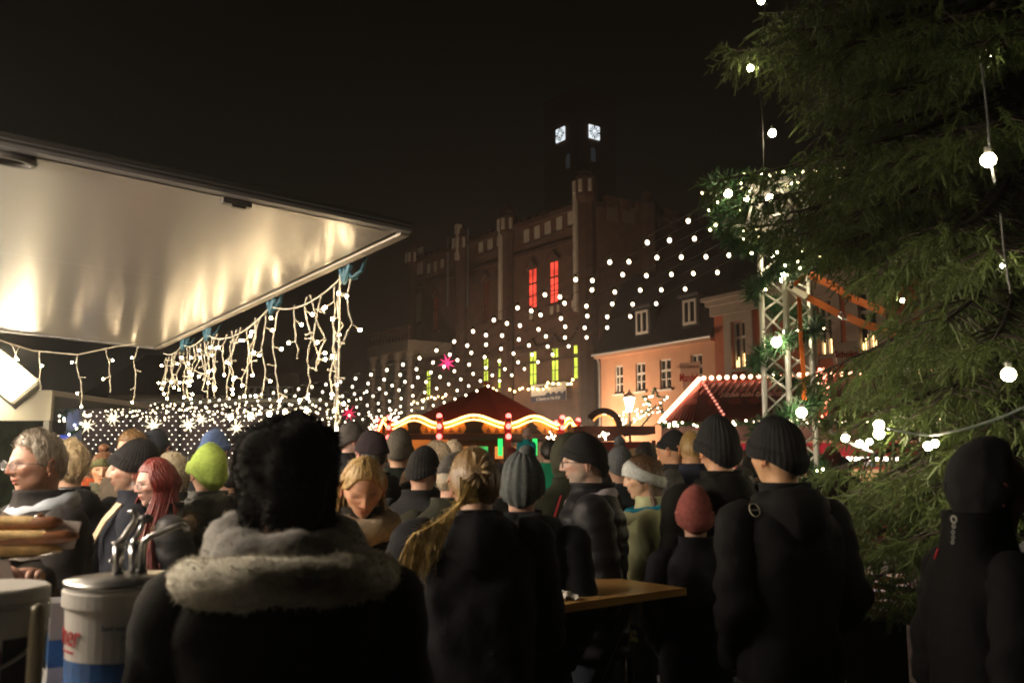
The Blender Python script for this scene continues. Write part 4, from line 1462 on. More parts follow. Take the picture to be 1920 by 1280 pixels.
def eave_garland(label, a, b_, n_, seed, parlist=None, sag=.0):
    t = thing('light_garland', label, 'garland', a, group='fir garlands with white lights on the stall eaves')
    a, b_ = Vector(a), Vector(b_)
    rg_ = random.Random(seed)
    pts = [a.lerp(b_, i / 24) - a + Vector((0, 0, -.05 * abs(math.sin(i * .9)) - sag * 4 * (i / 24) * (1 - i / 24))) for i in range(25)]
    garland_mesh(pts, .05, 170, seed, .08, .012).build('garland', GARL, t)
    for i in range(n_):
        j = rg_.randrange(24)
        inst(tinyme, 'light', t, T(pts[j].lerp(pts[j + 1], rg_.random()) + Vector((0, -.09, rg_.uniform(-.03, .05)))))
    return t


ea = SMx @ Vector((-.05, -.08, zE - .02)); eb = SMx @ Vector((WS * .55, -.08, zE - .02)); ec = SMx @ Vector((WS, -.08, zE - .02))
eave_garland('fir garland with white lights along the near eave of the almond stall', ea, eb, 44, 3)
eave_garland('fir garland with white lights on the eave right of the truss tower', eb, ec, 26, 4)


def coneflag(px0, px1, pt, pb, Y, lab, line1, big, m2):
    a = at((px0 + px1) / 2, pb, Y)
    t_ = at((px0 + px1) / 2, pt, Y)
    w = at(px1, pt, Y).x - at(px0, pt, Y).x
    h = t_.z - a.z
    s = thing('roof_sign', lab, 'sign', a)
    Mz = RZ(-.25)
    s.matrix_world = T(a) @ Mz; WM[s.name] = T(a) @ Mz
    MB().poly([(-w * .32, 0), (w * .36, 0), (w * .5, h), (-w * .5, h * .93)], .05).build('sign_board', mat('sign_cream', (.75, .68, .55), .6), s)
    text(big, h * .40, 'sign_lettering', mat('sign_lettering_red', (.45, .02, .015), .5), s, T(0, -.012, h * .42), extrude=.004, sx=.42 * w / h * 2.2 * .8, bold=.004)
    text(line1, h * .12, 'sign_lettering', mat('sign_lettering_brown', (.2, .08, .04), .5), s, T(0, -.012, h * .80), extrude=.003, sx=.8)
    MB().tube([(0, .03, -.5), (0, .03, .0)], .03, 6).build('sign_post', BLK, s)


coneflag(1275, 1314, 677, 731, SY + 1.75, 'cream cone shaped sign with red almond lettering on the stall roof', 'FRISCH GEBRANNTE', 'Mandeln', None)
coneflag(1563, 1612, 640, 682, SY - .1, 'cream sign with red chocolate lettering showing between the spruce branches', '', 'Schoko', None)
# red tassel light strings to the right of the truss
lightchain('red_light_string', 'red glowing light string hanging to a tassel beside the spruce', [at(1530, 694, 15), at(1543, 694, 15), at(1546, 720, 15), at(1548, 760, 15), at(1549, 776, 15)], 40, .022, mat('tassel_glow', (1, .4, .3), .4, emit=(1, .30, .18), es=9, sample=False), jitter=1.2)
tp = at(1546, 760, 15.05)
ts = thing('red_tassel', 'red ribbon tassel at the end of the hanging light string', 'tassel', tp)
for i in range(7):
    MB().bar((0, 0, .05), ((i - 3) * .045 - .03, U(-.03, .03), -.18), .03, .01, (0, 1, 0)).build('ribbon', mat('ribbon_red', (.6, .10, .05), .5), ts)

# ---------------------------------------------------------------- starry dark stall at the left
WY = 20.0
wx0, wx1 = at(150, 800, WY).x, at(610, 800, WY).x
zt = at(300, 757, WY).z
sw = thing('starry_stall', 'long dark stall wall with a grid of tiny lights behind the crowd', 'market stall', (wx0, WY, 0))
MB().box((0, 0, 0), (wx1 - wx0, .1, zt - .03)).build('dark_wall', mat('dark_curtain', (.085, .065, .075), .8, noise_s=2, noise_a=.15), sw)
MB().box((-.1, -.7, zt), (wx1 - wx0, 2, zt + .07)).build('flat_roof', mat('stall_flat_roof', (.2, .19, .17), .6), sw)
for q in range(5):
    MB().box((q * (wx1 - wx0) / 5 + .02, -.03, 0), (q * (wx1 - wx0) / 5 + .07, -.002, zt - .04)).build('panel_seam', mat('seam', (.03, .025, .03), .7), sw)
for zz in (zt * .55,):
    MB().box((0.1, -.02, zz), (wx1 - wx0, -.003, zz + .03)).build('panel_seam', mat('seam'), sw)
dotme = sph_mesh('dot_light', .0085, mat('dot_glow', (1, .9, .8), .4, emit=(1, .85, .68), es=12, sample=False), 6, 4)
cnt = 0
for r_ in range(11):
    for c_ in range(31):
        px = 160 + c_ * 14.2 + (7 if r_ % 2 else 0) + R.uniform(-1.5, 1.5)
        py = 772 + r_ * 8.6 + R.uniform(-1.2, 1.2)
        if px > 490 or cnt >= 290: continue
        p = at(px, py, WY - .02)
        inst(dotme, 'dot_light', sw, T(p.x - wx0, -.03, p.z))
        cnt += 1
STARM = mat('white_star_glow', (1, 1, .9), .4, emit=(1, .84, .56), es=2.0)
for i, (px, py, s_) in enumerate(((163, 798, .19), (212, 784, .18), (288, 798, .21), (354, 796, .20), (444, 802, .18), (378, 786, .16))):
    starlamp(px, py, WY - .35, s_, STARM, ['white spiky star lamp, leftmost on the dark dotted wall', 'white spiky star lamp hung higher beside the leftmost one', 'white spiky star lamp above the cap wearing man', 'white spiky star lamp left of the blue hat', 'white spiky star lamp right of the blue hat', 'white spiky star lamp merging into the light strings'][i])
# thick strings of bulbs under the roof of that stall
for j in range(4):
    y0_ = (757, 762, 767, 775, 764)[j]
    y1_ = (762, 770, 778, 795, 788)[j]
    a = at(178 + j * 9, y0_, WY - 1.2 - j * .4); b_ = at(600, y1_ - 6, WY - 1.2 - j * .4)
    lightchain('string_lights', ['uppermost bulb string under the roof of the starry stall', 'second bulb string from the top at the starry stall', 'third bulb string from the top at the starry stall', 'lowest bulb string swooping across the starry stall', 'slanting bulb string crossing the others at the starry stall'][j],
               [a, a.lerp(b_, .33), a.lerp(b_, .66), b_], 38, .016, mat('stall_string_glow', (1, .9, .7), .4, emit=(1.0, .76, .44), es=9), .07, group='bulb strings along the starry stall', jitter=1.2, cr=.004)
lightchain('string_lights', 'fine light string under the left end of the starry stall roof', [at(152, 776, WY - .3), at(172, 777, WY - .3)], 9, .02, TINY, .02, jitter=.8)
# blue lit garlanded pillar at its left end
pb_ = at(138, 800, 17.5)
pil = thing('garland_pillar', 'pillar wound with fir and cold white lights at the left end of the dotted wall', 'pillar', (pb_.x, 17.5, 0))
zp = at(138, 742, 17.5).z
MB().box((-.12, -.05, 0), (.12, .1, zp)).build('pillar_post', mat('blue_lit_post', (.25, .3, .5), .6), pil)  # blue light on the post put into its base colour
hel = [Vector((.16 * math.cos(i * .7), -.1 + .14 * math.sin(i * .7), zp * .3 + (zp * .7) * i / 40)) for i in range(41)]
garland_mesh(hel, .06, 110, 8, .1, .014).build('garland', GARL, pil)
BLT = mat('cold_tiny_glow', (1, 1, 1), .4, emit=(.75, .82, 1), es=16, sample=False)
for i in range(50):
    inst(tinyme if i % 2 else sph_mesh('light', .02, BLT, 6, 4), 'light', pil, T(hel[R.randrange(41)] + Vector((U(-.1, .1), U(-.15, 0), U(-.05, .05)))))
for (px, py, w, h, Y, lab) in ((125, 752, 10, 26, 19, 'blue lit sign standing above the garland pillar'), (118, 820, 14, 10, 14, 'blue lit panel between the cream stall and the garland pillar')):
    p = at(px, py, Y)
    t = thing('blue_sign', lab, 'sign', p)
    MB().box((-w / 2 * Y / FPX, 0, -h / 2 * Y / FPX), (w / 2 * Y / FPX, .05, h / 2 * Y / FPX)).build('sign_board', mat('blue_glow', (.2, .3, .9), .5, emit=(.10, .18, .85), es=.55), t)
    MB().box((-.02, .01, -p.z), (.02, .04, -h / 2 * Y / FPX)).build('sign_post', BLK, t)
# bright stall lamps behind the fur hat
for i, px in enumerate((432, 470, 505, 535, 575)):
    p = at(px, 782 - i * 3, 18.4)
    t = thing('stall_spot', ['first', 'second', 'third', 'fourth', 'fifth'][i] + ' glaring stall lamp from the left in the row behind the fur hat', 'lamp', p, group='glaring lamps on the starry stall')
    MB().sphere((0, 0, 0), .055, 10, 8).build('lamp_glass', mat('spot_glow', (1, 1, 1), .4, emit=(1, .80, .50), es=60), t, True)
    MB().lathe([(.11, .08), (.05, .14), (.02, .2)], n=8).build('lamp_cap', BLK, t)

# ---------------------------------------------------------------- festoon strings over the square
TWR = at(1482, 450, 8.0)
E0 = Vector((at(1345, 372, 7.1).x, 7.1, at(1345, 372, 7.1).z))
E1 = at(1432, 462, 8.0)
FEST = WARMB
fm = MB()
bulbme = MB().lathe([(.0, -.021), (.010, -.018), (.0165, -.009), (.0185, 0.0), (.016, .010), (.011, .018), (.0, .021)], n=8).mesh('bulb', FEST, True)
sockme = MB().lathe([(.011, .02), (.012, .05), (.004, .056)], n=6).mesh('socket', CABLE)
names = ['highest festoon string of the fan from the truss', 'second highest festoon string of the fan', 'third festoon string of the fan counted from the top', 'fourth festoon string of the fan counted from the top',
         'fifth festoon string of the fan counted from the top', 'second lowest festoon string of the fan', 'lowest festoon string of the fan reaching the pavilion']
# image-space guides measured on the photograph for the two outer strings: start, middle, end
top = [(1345, 373, 7.1), (981, 562, 8.9), (667, 702, 12.3), (300, 758, 18.5)]
low = [(1432, 455, 8.1), (1116, 616, 10.6), (820, 752, 16.0), (560, 800, 22.5)]


def bez(ps, s):
    # smooth through 4 points (catmull in 3D)
    n_ = len(ps) - 1
    k_ = min(n_ - 1, int(s * n_))
    t_ = s * n_ - k_
    p0 = ps[max(k_ - 1, 0)]; p1 = ps[k_]; p2 = ps[k_ + 1]; p3 = ps[min(k_ + 2, n_)]
    return .5 * ((2 * p1) + (p2 - p0) * t_ + (2 * p0 - 5 * p1 + 4 * p2 - p3) * t_ * t_ + (3 * p1 - p0 - 3 * p2 + p3) * t_ ** 3)


tp3 = [at(*q) for q in top]
lw3 = [at(*q) for q in low]
NSTR = 7
rb = random.Random(21)
for k_ in range(NSTR):
    s = k_ / (NSTR - 1)
    s2 = s ** 1.15
    ps = [tp3[i].lerp(lw3[i], s2 + (0 if k_ in (0, NSTR - 1) else rb.uniform(-.03, .03))) for i in range(4)]
    P = [bez(ps, i / 40) for i in range(41)]
    base = P[0]
    t = thing('festoon_string', names[k_], 'festoon lights', base, group='festoon strings over the market square')
    MB().tube([p - base for p in P], .0035, 4).build('cable', CABLE, t)
    Ls = [0]
    for i in range(1, 41): Ls.append(Ls[-1] + (P[i] - P[i - 1]).length)
    d = .30 + (k_ * .618 % 1) * .47
    sp = .47 + rb.uniform(-.04, .05)
    while d < Ls[-1]:
        j = 0
        while j < 39 and Ls[j + 1] < d: j += 1
        p = P[j].lerp(P[j + 1], (d - Ls[j]) / (Ls[j + 1] - Ls[j]))
        Mx = T(p - base + Vector((0, 0, -.055))) @ RX(rb.uniform(-.2, .2)) @ RY(rb.uniform(-.2, .2))
        inst(bulbme, 'bulb', t, Mx)
        inst(sockme, 'socket', t, Mx)
        d += sp
# low right flat strings running on towards the left stalls
for k_ in range(6):
    a = at(690 - k_ * 14, 735 + k_ * 11, 20.5 + k_ * .7); b_ = at(250 + k_ * 55, 764 + k_ * 5, 24.5)
    lightchain('festoon_string', ['first', 'second', 'third', 'fourth', 'fifth', 'sixth'][k_] + ' low far festoon string, counted downwards, crossing behind the icicle lights', [a, b_], 17, .019, mat('far_festoon_glow', (1, .9, .7), .4, emit=(1.0, .76, .44), es=9), .18, group='low far festoon strings', jitter=.6, cr=.004)

# ---------------------------------------------------------------- truss tower with garlands
ALU = mat('truss_aluminium', (.72, .70, .64), .38, .25)
tb0 = at(1478, 700, 7.9)
ztop = at(1482, 452, 7.9).z
tt = thing('truss_tower', 'aluminium truss tower wound with fir garland and white bulbs', 'truss', (tb0.x, 7.9, 0), .50)
hw = .145


def truss(par, base, axis, length, up, w=.29, step=.36, m=ALU, rc=.025, rb_=.010):
    axis = Vector(axis).normalized(); up = Vector(up).normalized(); side = axis.cross(up).normalized()
    c4 = [side * w / 2 + up * w / 2, -side * w / 2 + up * w / 2, -side * w / 2 - up * w / 2, side * w / 2 - up * w / 2]
    base = Vector(base)
    for c in c4:
        MB().tube([base + c, base + c + axis * length], rc, 10).build('chord', m, par, True)
    n_ = int(length / step)
    for f in range(4):
        a, b_ = c4[f], c4[(f + 1) % 4]
        for i in range(n_):
            p = base + a + axis * (i * step)
            q = base + b_ + axis * (i * step + step / 2)
            r_ = base + a + axis * ((i + 1) * step)
            MB().tube([p, q], rb_, 6).build('brace', m, par, True)
            MB().tube([q, r_], rb_, 6).build('brace', m, par, True)


truss(tt, (0, 0, 0), (0, 0, 1), ztop + .3, (0, 1, 0))
MB().box((-.3, -.3, 0.0), (.3, .3, .02)).build('base_plate', mat('steel'), tt)
tcen = Vector((tb0.x, 7.9, 0))
e0 = at(1368, 388, 7.0)
bm = thing('truss_beam', 'horizontal truss beam with garlands reaching left from the tower top', 'truss', e0)
bdir = (Vector((tcen.x, tcen.y, ztop + .15)) - e0); bl = bdir.length
truss(bm, (0, 0, 0), bdir, bl, (0, 0, 1))
e2 = at(1590, 366, 6.9)
bm2 = thing('truss_beam', 'second truss beam running right into the spruce from the cantilever end', 'truss', e0 + Vector((.16, 0, .0)))
bdir2 = e2 - e0 - Vector((.16, 0, 0))
truss(bm2, (0, 0, 0), bdir2, bdir2.length, (0, 0, 1))


def fir_garland(label, pts, n_, seed, dens=520, ln=.085, r_=.05, bulbs=0, bm_=None, lr=.011):
    base = Vector(pts[0])
    t = thing('fir_garland', label, 'garland', base, group='fir garlands on the truss')
    rg_ = random.Random(seed)
    P = [Vector(p) - base for p in pts]
    garland_mesh(P, r_, dens, seed, ln, .007).build('garland', GARL, t)
    me_ = sph_mesh('light', lr, mat('garland_led_glow', (1, .9, .7), .4, emit=(1, .80, .42), es=20), 6, 4)
    for i in range(n_):
        j = rg_.randrange(len(P) - 1)
        p = P[j].lerp(P[j + 1], rg_.random()) + Vector((rg_.uniform(-.09, .09), rg_.uniform(-.12, .02), rg_.uniform(-.09, .09)))
        inst(me_, 'light', t, T(p))
    return t


zt2 = ztop + .1
hel = [tcen + Vector((.26 * math.cos(i * .42 + 2) + .03 * math.sin(i * 1.7), .26 * math.sin(i * .42 + 2), 1.1 + (zt2 - 1.1) * i / 60)) for i in range(61)]
fir_garland('fir garland winding round the truss tower', hel, 30, 31, dens=900, ln=.12)
fir_garland('fir garland hanging in loops from the left truss beam', [e0 + Vector((-.1, 0, .05)), e0 + Vector((-.10, 0, -.16)), e0 + Vector((.1, .05, -.34)), e0 + Vector((.35, .3, -.22)), e0 + Vector((.5, .5, -.25)), e0 + Vector((.7, .7, -.45))], 12, 32, dens=900, ln=.10)
fir_garland('fir garland lying over the top of the truss beams', [e0 + Vector((-.16, 0, .2)), e0 + Vector((.15, 0, .24)), e0 + bdir2 * .3 + Vector((.16, 0, .18)), e0 + bdir2 * .6 + Vector((.16, 0, .17)), e2 + Vector((0, 0, .15))], 20, 33, dens=700, ln=.10)
fir_garland('fir garland winding along the left truss beam', [e0 + bdir * (i / 16) + Vector((.0, .14 * math.cos(i * 1.3), .14 * math.sin(i * 1.3))) for i in range(17)], 12, 34, dens=700, ln=.12)
# round bulbs inside the tower
BIG = mat('globe_glow', (1, .95, .8), .4, emit=(1.0, .84, .54), es=70)
globes = [(1471, 501, 7.75, .036), (1471, 514, 7.7, .03), (1467, 524, 7.8, .024), (1456, 641, 7.6, .042), (1503, 773, 7.5, .042), (1443, 371, 6.85, .03), (1365, 363, 6.9, .03), (1496, 620, 7.8, .02), (1474, 622, 7.8, .024), (1449, 478, 7.9, .03), (1400, 372, 6.8, .02)]
for i, (px, py, Y, r_) in enumerate(globes):
    p = at(px, py, Y)
    t = thing('globe_bulb', ['big globe bulb high inside the truss tower', 'globe bulb just under the highest one in the tower', 'smallest globe bulb of the upper three in the tower', 'glaring globe bulb halfway up the truss tower', 'large round globe bulb low on the truss tower above the black hat', 'globe bulb on the truss beam corner', 'globe bulb at the left cantilever end', 'small bulb behind the vertical orange strap', 'small bulb left of the vertical orange strap', 'bulb at the top of the left tower chord', 'small bulb on the upper beam garland'][i], 'bulb', p, group='globe bulbs on the truss')
    MB().sphere((0, 0, 0), r_, 12, 8).build('bulb_glass', BIG, t, True)
    MB().lathe([(r_ * .5, r_ * .85), (r_ * .5, r_ * 1.6), (r_ * .3, r_ * 1.8)], n=8).build('socket', CABLE, t)

# orange ratchet straps
OS = mat('orange_webbing', (.88, .21, .03), .6, bump=.002, bump_s=200)


def ribbon(pts, w, th=.004, wv=(0, 0, 1)):
    m_ = MB()
    rings = []
    for i, p in enumerate(pts):
        p = Vector(p)
        d = (Vector(pts[min(i + 1, len(pts) - 1)]) - Vector(pts[max(0, i - 1)])).normalized()
        wd = Vector(wv); wd = (wd - d * wd.dot(d)).normalized() * w / 2
        nn = d.cross(wd).normalized() * th
        rings.append([p - wd - nn, p + wd - nn, p + wd + nn, p - wd + nn])
    return m_.loft(rings)


def strap(label, pts, w, wv=(0, 0, 1)):
    base = Vector(pts[0])
    t = thing('ratchet_strap', label, 'strap', base, group='orange ratchet straps on the truss')
    ribbon([Vector(p) - base for p in pts], w, wv=wv).build('webbing', OS, t)
    return t


strap('upper orange strap running from the tower into the spruce', [at(1519, 515, 7.7), at(1560, 535, 7.5), at(1600, 560, 7.3), at(1660, 585, 7.0)], .06)
s_ = strap('lower orange strap with steel hooks running into the spruce', [at(1484, 541, 7.6), at(1520, 560, 7.45), at(1574, 589, 7.2)], .056)
base = at(1484, 541, 7.6)
ribbon([at(1588, 594, 7.15) - base, at(1620, 608, 7.0) - base, at(1700, 630, 6.7) - base], .06).build('webbing', OS, s_)
MB().tube([at(1572, 588, 7.2) - base, at(1578, 584, 7.17) - base, at(1582, 596, 7.17) - base, at(1588, 592, 7.15) - base], .006, 6).tube([at(1572, 592, 7.2) - base, at(1580, 598, 7.17) - base, at(1588, 598, 7.15) - base], .006, 6).build('steel_hook', STEEL, s_)
strap('vertical orange strap hanging inside the truss tower', [at(1498, 552, 7.58), at(1502, 640, 7.6), at(1506, 690, 7.6), at(1508, 750, 7.6)], .036, wv=(1, 0, 0))
strap('short orange strap end looped round the right tower chord', [at(1489, 533, 7.6), at(1505, 522, 7.65), at(1512, 514, 7.7)], .03)
rt = thing('ratchet_buckle', 'pale steel ratchet buckle on the orange strap at the tower', 'buckle', at(1478, 538, 7.52))
MB().bar((0, 0, 0), at(1514, 558, 7.42) - at(1478, 538, 7.52), .05, .035, (0, 1, 0)).build('buckle_body', mat('buckle_steel', (.6, .56, .45), .35, .6), rt)
MB().sphere((.02, -.03, -.01), (.02, .012, .02), 8, 6).build('buckle_rivet', BLK, rt)
# ---------------------------------------------------------------- people
import time
T0 = time.time()
rp = random.Random(99)


def smooth01(x, a, b):
    t = np.clip((x - a) / (b - a), 0, 1)
    return t * t * (3 - 2 * t)


def head_r(D, p=None):
    """radius of the head along unit directions D (n,3), face towards +y, metres; p: small personal variations"""
    p = p or {}
    D = np.asarray(D, float)
    x, y, z = D[:, 0], D[:, 1], D[:, 2]
    jaw = smooth01(-z, 0.1, .95)
    a = .0755 * (1 - p.get('jaw', .24) * jaw * (y > -.3))
    b = np.where(y > 0, .094 - .004 * jaw, .103 - .012 * smooth01(-z, .1, .8))
    c = np.where(z > 0, .122, .118)
    r = 1 / np.sqrt((x / a) ** 2 + (y / b) ** 2 + (z / c) ** 2)
    az = np.degrees(np.arctan2(x, y))
    el = np.degrees(np.arcsin(np.clip(z, -1, 1)))

    def g(a0, e0, sa, se):
        return np.exp(-((az - a0) / sa) ** 2 - ((el - e0) / se) ** 2)

    def g2(a0, e0, sa, se):
        return g(a0, e0, sa, se) + g(-a0, e0, sa, se)
    r = r + .003 * g2(15, 13, 13, 5)
    r = r - .0085 * g2(21, 3, 10, 6.5) + .0022 * g2(21, 7, 9, 2.2)
    ns = p.get('nose', 1.0)
    r = r + ns * (.012 * g(0, 3, 5.5, 9) + .015 * g(0, -9, 6, 8) + .010 * g(0, -14.5, 8, 4.5) + .006 * g2(9, -15.5, 4.5, 4))
    r = r - .003 * g(0, -24, 10, 3)
    r = r + .0065 * g(0, -31, 14, 3.4) + .0062 * g(0, -38.5, 11, 3.2) - .0045 * g(0, -34.6, 15, 1.3)
    r = r - .004 * g(0, -45, 14, 3.5) + p.get('chin', .011) * g(0, -56, 17, 9)
    r = r + .004 * g2(38, -7, 14, 9) - .004 * g2(38, -30, 13, 10)
    r = r + .005 * g2(72, -42, 22, 13)
    return r


def on_head(az, el, off=0.0, p=None):
    az, el = math.radians(az), math.radians(el)
    d = np.array([[math.sin(az) * math.cos(el), math.cos(az) * math.cos(el), math.sin(el)]])
    return Vector(d[0] * (head_r(d, p)[0] + off))


def dirs(az, el):
    az, el = np.radians(az), np.radians(el)
    return np.stack([np.sin(az) * np.cos(el), np.cos(az) * np.cos(el), np.sin(el)], -1)


def shell(elb, off, p=None, na=48, nr=16, cuff=0.0, thick=.006, nz=0.0, nzs=30.0, top=0.0, slouch=0.0, ribs=0, streak=0.0, seed=0, inner=True):
    """a cap over the head: elb(az) lower edge elevation, off(az, t) offset"""
    m_ = MB()
    az = np.linspace(-180, 180, na, endpoint=False)
    eb = np.array([elb(a) for a in az])
    rings = []
    for i in range(nr + 1):
        t = i / nr
        el = 89.5 + (eb - 89.5) * t
        D = dirs(az, el)
        r = head_r(D, p) * 1.0
        # smooth the skull under cloth: blend with ellipsoid
        o = np.array([off(a, t) for a in az])
        if cuff and t > 1 - cuff:
            o = o + .009
        if ribs:
            o = o + .0022 * np.sin(np.radians(az) * ribs)
        pts = D * (r + o)[:, None]
        pts[:, 2] += top * (1 - t ** 2)
        pts[:, 1] -= slouch * (1 - t ** 1.6)
        if nz or streak:
            for j in range(na):
                q = Vector(pts[j])
                v = 0.0
                if nz: v += nz * noise.noise(q * nzs + Vector((seed, 0, 0)))
                if streak: v += streak * noise.noise(Vector((az[j] * .25 + seed, t * 2.2, seed)))
                pts[j] += D[j] * v
        rings.append([Vector(q) for q in pts])
    if inner:
        D = dirs(az, eb)
        rr_ = head_r(D, p) + .001
        rings.append([Vector(q) for q in D * rr_[:, None]])
    m_.loft(rings[::-1], True)
    return m_


def skinmat(name, c):
    m = bpy.data.materials.new(name)
    m.use_nodes = True
    n = m.node_tree
    b = n.nodes['Principled BSDF']
    a = n.nodes.new('ShaderNodeVertexColor'); a.layer_name = 'Col'
    nz = n.nodes.new('ShaderNodeTexNoise'); nz.inputs['Scale'].default_value = 60; nz.inputs['Detail'].default_value = 4
    tc_ = n.nodes.new('ShaderNodeTexCoord')
    n.links.new(tc_.outputs['Object'], nz.inputs['Vector'])
    mr = n.nodes.new('ShaderNodeMapRange'); mr.inputs['To Min'].default_value = .8; mr.inputs['To Max'].default_value = 1.2
    n.links.new(nz.outputs['Fac'], mr.inputs['Value'])
    mx = n.nodes.new('ShaderNodeVectorMath'); mx.operation = 'SCALE'
    n.links.new(a.outputs['Color'], mx.inputs[0]); n.links.new(mr.outputs[0], mx.inputs['Scale'])
    n.links.new(mx.outputs[0], b.inputs['Base Color'])
    b.inputs['Roughness'].default_value = .48
    b.inputs['Subsurface Weight'].default_value = .12
    b.inputs['Subsurface Radius'].default_value = (.012, .005, .003)
    bp_ = n.nodes.new('ShaderNodeBump'); bp_.inputs['Distance'].default_value = .0006
    n.links.new(nz.outputs['Fac'], bp_.inputs['Height']); n.links.new(bp_.outputs[0], b.inputs['Normal'])
    return m


SKIN = skinmat('skin', None)
EYEW = mat('eye_white', (.55, .5, .47), .25)
EYED = mat('eye_iris', (.04, .025, .02), .15)


def hairmat(name, c):
    m = mat(name, c, .42, noise_s=None)
    n = m.node_tree
    if 'hairdone' in m: return m
    m['hairdone'] = 1
    b = n.nodes['Principled BSDF']
    tc_ = n.nodes.new('ShaderNodeTexCoord')
    mp_ = n.nodes.new('ShaderNodeMapping'); mp_.inputs['Scale'].default_value = (160, 160, 14)
    nz = n.nodes.new('ShaderNodeTexNoise'); nz.inputs['Scale'].default_value = 1.0; nz.inputs['Detail'].default_value = 4
    n.links.new(tc_.outputs['Object'], mp_.inputs[0]); n.links.new(mp_.outputs[0], nz.inputs['Vector'])
    cr_ = n.nodes.new('ShaderNodeValToRGB')
    cr_.color_ramp.elements[0].position = .3; cr_.color_ramp.elements[0].color = (c[0] * .45, c[1] * .42, c[2] * .4, 1)
    cr_.color_ramp.elements[1].position = .7; cr_.color_ramp.elements[1].color = (min(1, c[0] * 1.4), min(1, c[1] * 1.4), min(1, c[2] * 1.4), 1)
    n.links.new(nz.outputs['Fac'], cr_.inputs[0]); n.links.new(cr_.outputs[0], b.inputs['Base Color'])
    bp_ = n.nodes.new('ShaderNodeBump'); bp_.inputs['Distance'].default_value = .004
    n.links.new(nz.outputs['Fac'], bp_.inputs['Height']); n.links.new(bp_.outputs[0], b.inputs['Normal'])
    return m


def remesh(me, vox):
    o = bpy.data.objects.new('tmp', me)
    col.objects.link(o)
    md = o.modifiers.new('r', 'REMESH'); md.mode = 'VOXEL'; md.voxel_size = vox; md.use_smooth_shade = True
    sm = o.modifiers.new('s', 'SMOOTH'); sm.factor = .5; sm.iterations = 7
    dg = bpy.context.evaluated_depsgraph_get()
    out = bpy.data.meshes.new_from_object(o.evaluated_get(dg))
    bpy.data.objects.remove(o)
    bpy.data.meshes.remove(me)
    return out


def getv(me):
    a = np.empty(len(me.vertices) * 3)
    me.vertices.foreach_get('co', a)
    return a.reshape(-1, 3)


def setv(me, a):
    me.vertices.foreach_set('co', a.ravel())
    me.update()


def fold_noise(P, sc1, amp, seed):
    out = np.empty(len(P))
    for i, q in enumerate(P):
        v = Vector((q[0] * sc1, q[1] * sc1, q[2] * sc1 * .55 + seed))
        out[i] = abs(noise.noise(v)) * 2 - .55 + .4 * noise.noise(v * 2.3)
    return out * amp


def vnormals(me):
    a = np.empty(len(me.vertices) * 3)
    me.vertices.foreach_get('normal', a)
    return a.reshape(-1, 3)


def ring(c, rx, ry, n=24, pw=2.3, M=None):
    out = []
    for j in range(n):
        a = 2 * PI * j / n
        ca, sa = math.cos(a), math.sin(a)
        out.append(Vector((c[0] + rx * math.copysign(abs(ca) ** (2 / pw), ca), c[1] + ry * math.copysign(abs(sa) ** (2 / pw), sa), c[2])))
    return out


def hand_mesh(M, curl=.5, side=1, spread=.0):
    """palm, four unequal bent fingers and a thumb; local: wrist at 0, fingers towards +y, palm normal -z, thumb on side*-x"""
    m_ = MB()
    n = 10
    rings = []
    for t, w, h in ((-.03, .026, .020), (0, .028, .019), (.03, .036, .016), (.06, .041, .015), (.085, .041, .013), (.095, .036, .010)):
        rings.append([M @ Vector((w * math.cos(2 * PI * j / n), t, h * math.sin(2 * PI * j / n))) for j in range(n)])
    m_.loft(rings)
    for i, (fx, ln, r_) in enumerate(((-.030, .070, .0092), (-.010, .080, .0095), (.010, .074, .0092), (.029, .058, .0082))):
        p = Vector((fx * side, .080, 0)); a = 0.1
        pts = [p]
        for s in (.45, .30, .25):
            a += curl * .9
            p = p + Vector((spread * fx * 2, math.cos(a) * ln * s, -math.sin(a) * ln * s))
            pts.append(p)
        m_.tube([M @ q for q in pts], [r_, r_, r_ * .9, r_ * .7], 8)
        m_.sphere(M @ pts[-1], r_ * .72, 6, 5)
    pts = [Vector((-.022 * side, .015, 0)), Vector((-.048 * side, .04, -.012)), Vector((-.052 * side, .068, -.026)), Vector((-.044 * side, .088, -.036))]
    m_.tube([M @ q for q in pts], [.0125, .0115, .0105, .008], 8)
    m_.sphere(M @ pts[-1], .0082, 6, 5)
    return m_


def locks(par, starts, m, name, seed=0, r0=.006, n_=9, sides=5, flat=.5):
    """starts: list of control point lists"""
    m_ = MB()
    for pts in starts:
        k_ = len(pts)
        P = []
        for i in range(n_ + 1):
            s = i / n_ * (k_ - 1)
            j = min(int(s), k_ - 2); t = s - j
            p0, p1, p2, p3 = pts[max(j - 1, 0)], pts[j], pts[j + 1], pts[min(j + 2, k_ - 1)]
            P.append(.5 * ((2 * p1) + (p2 - p0) * t + (2 * p0 - 5 * p1 + 4 * p2 - p3) * t * t + (3 * p1 - p0 - 3 * p2 + p3) * t ** 3))
        rr_ = [r0 * (1 - .7 * (i / n_) ** 2) for i in range(n_ + 1)]
        m_.tube(P, rr_, sides, flat=flat)
    return m_.build(name, m, par, True)


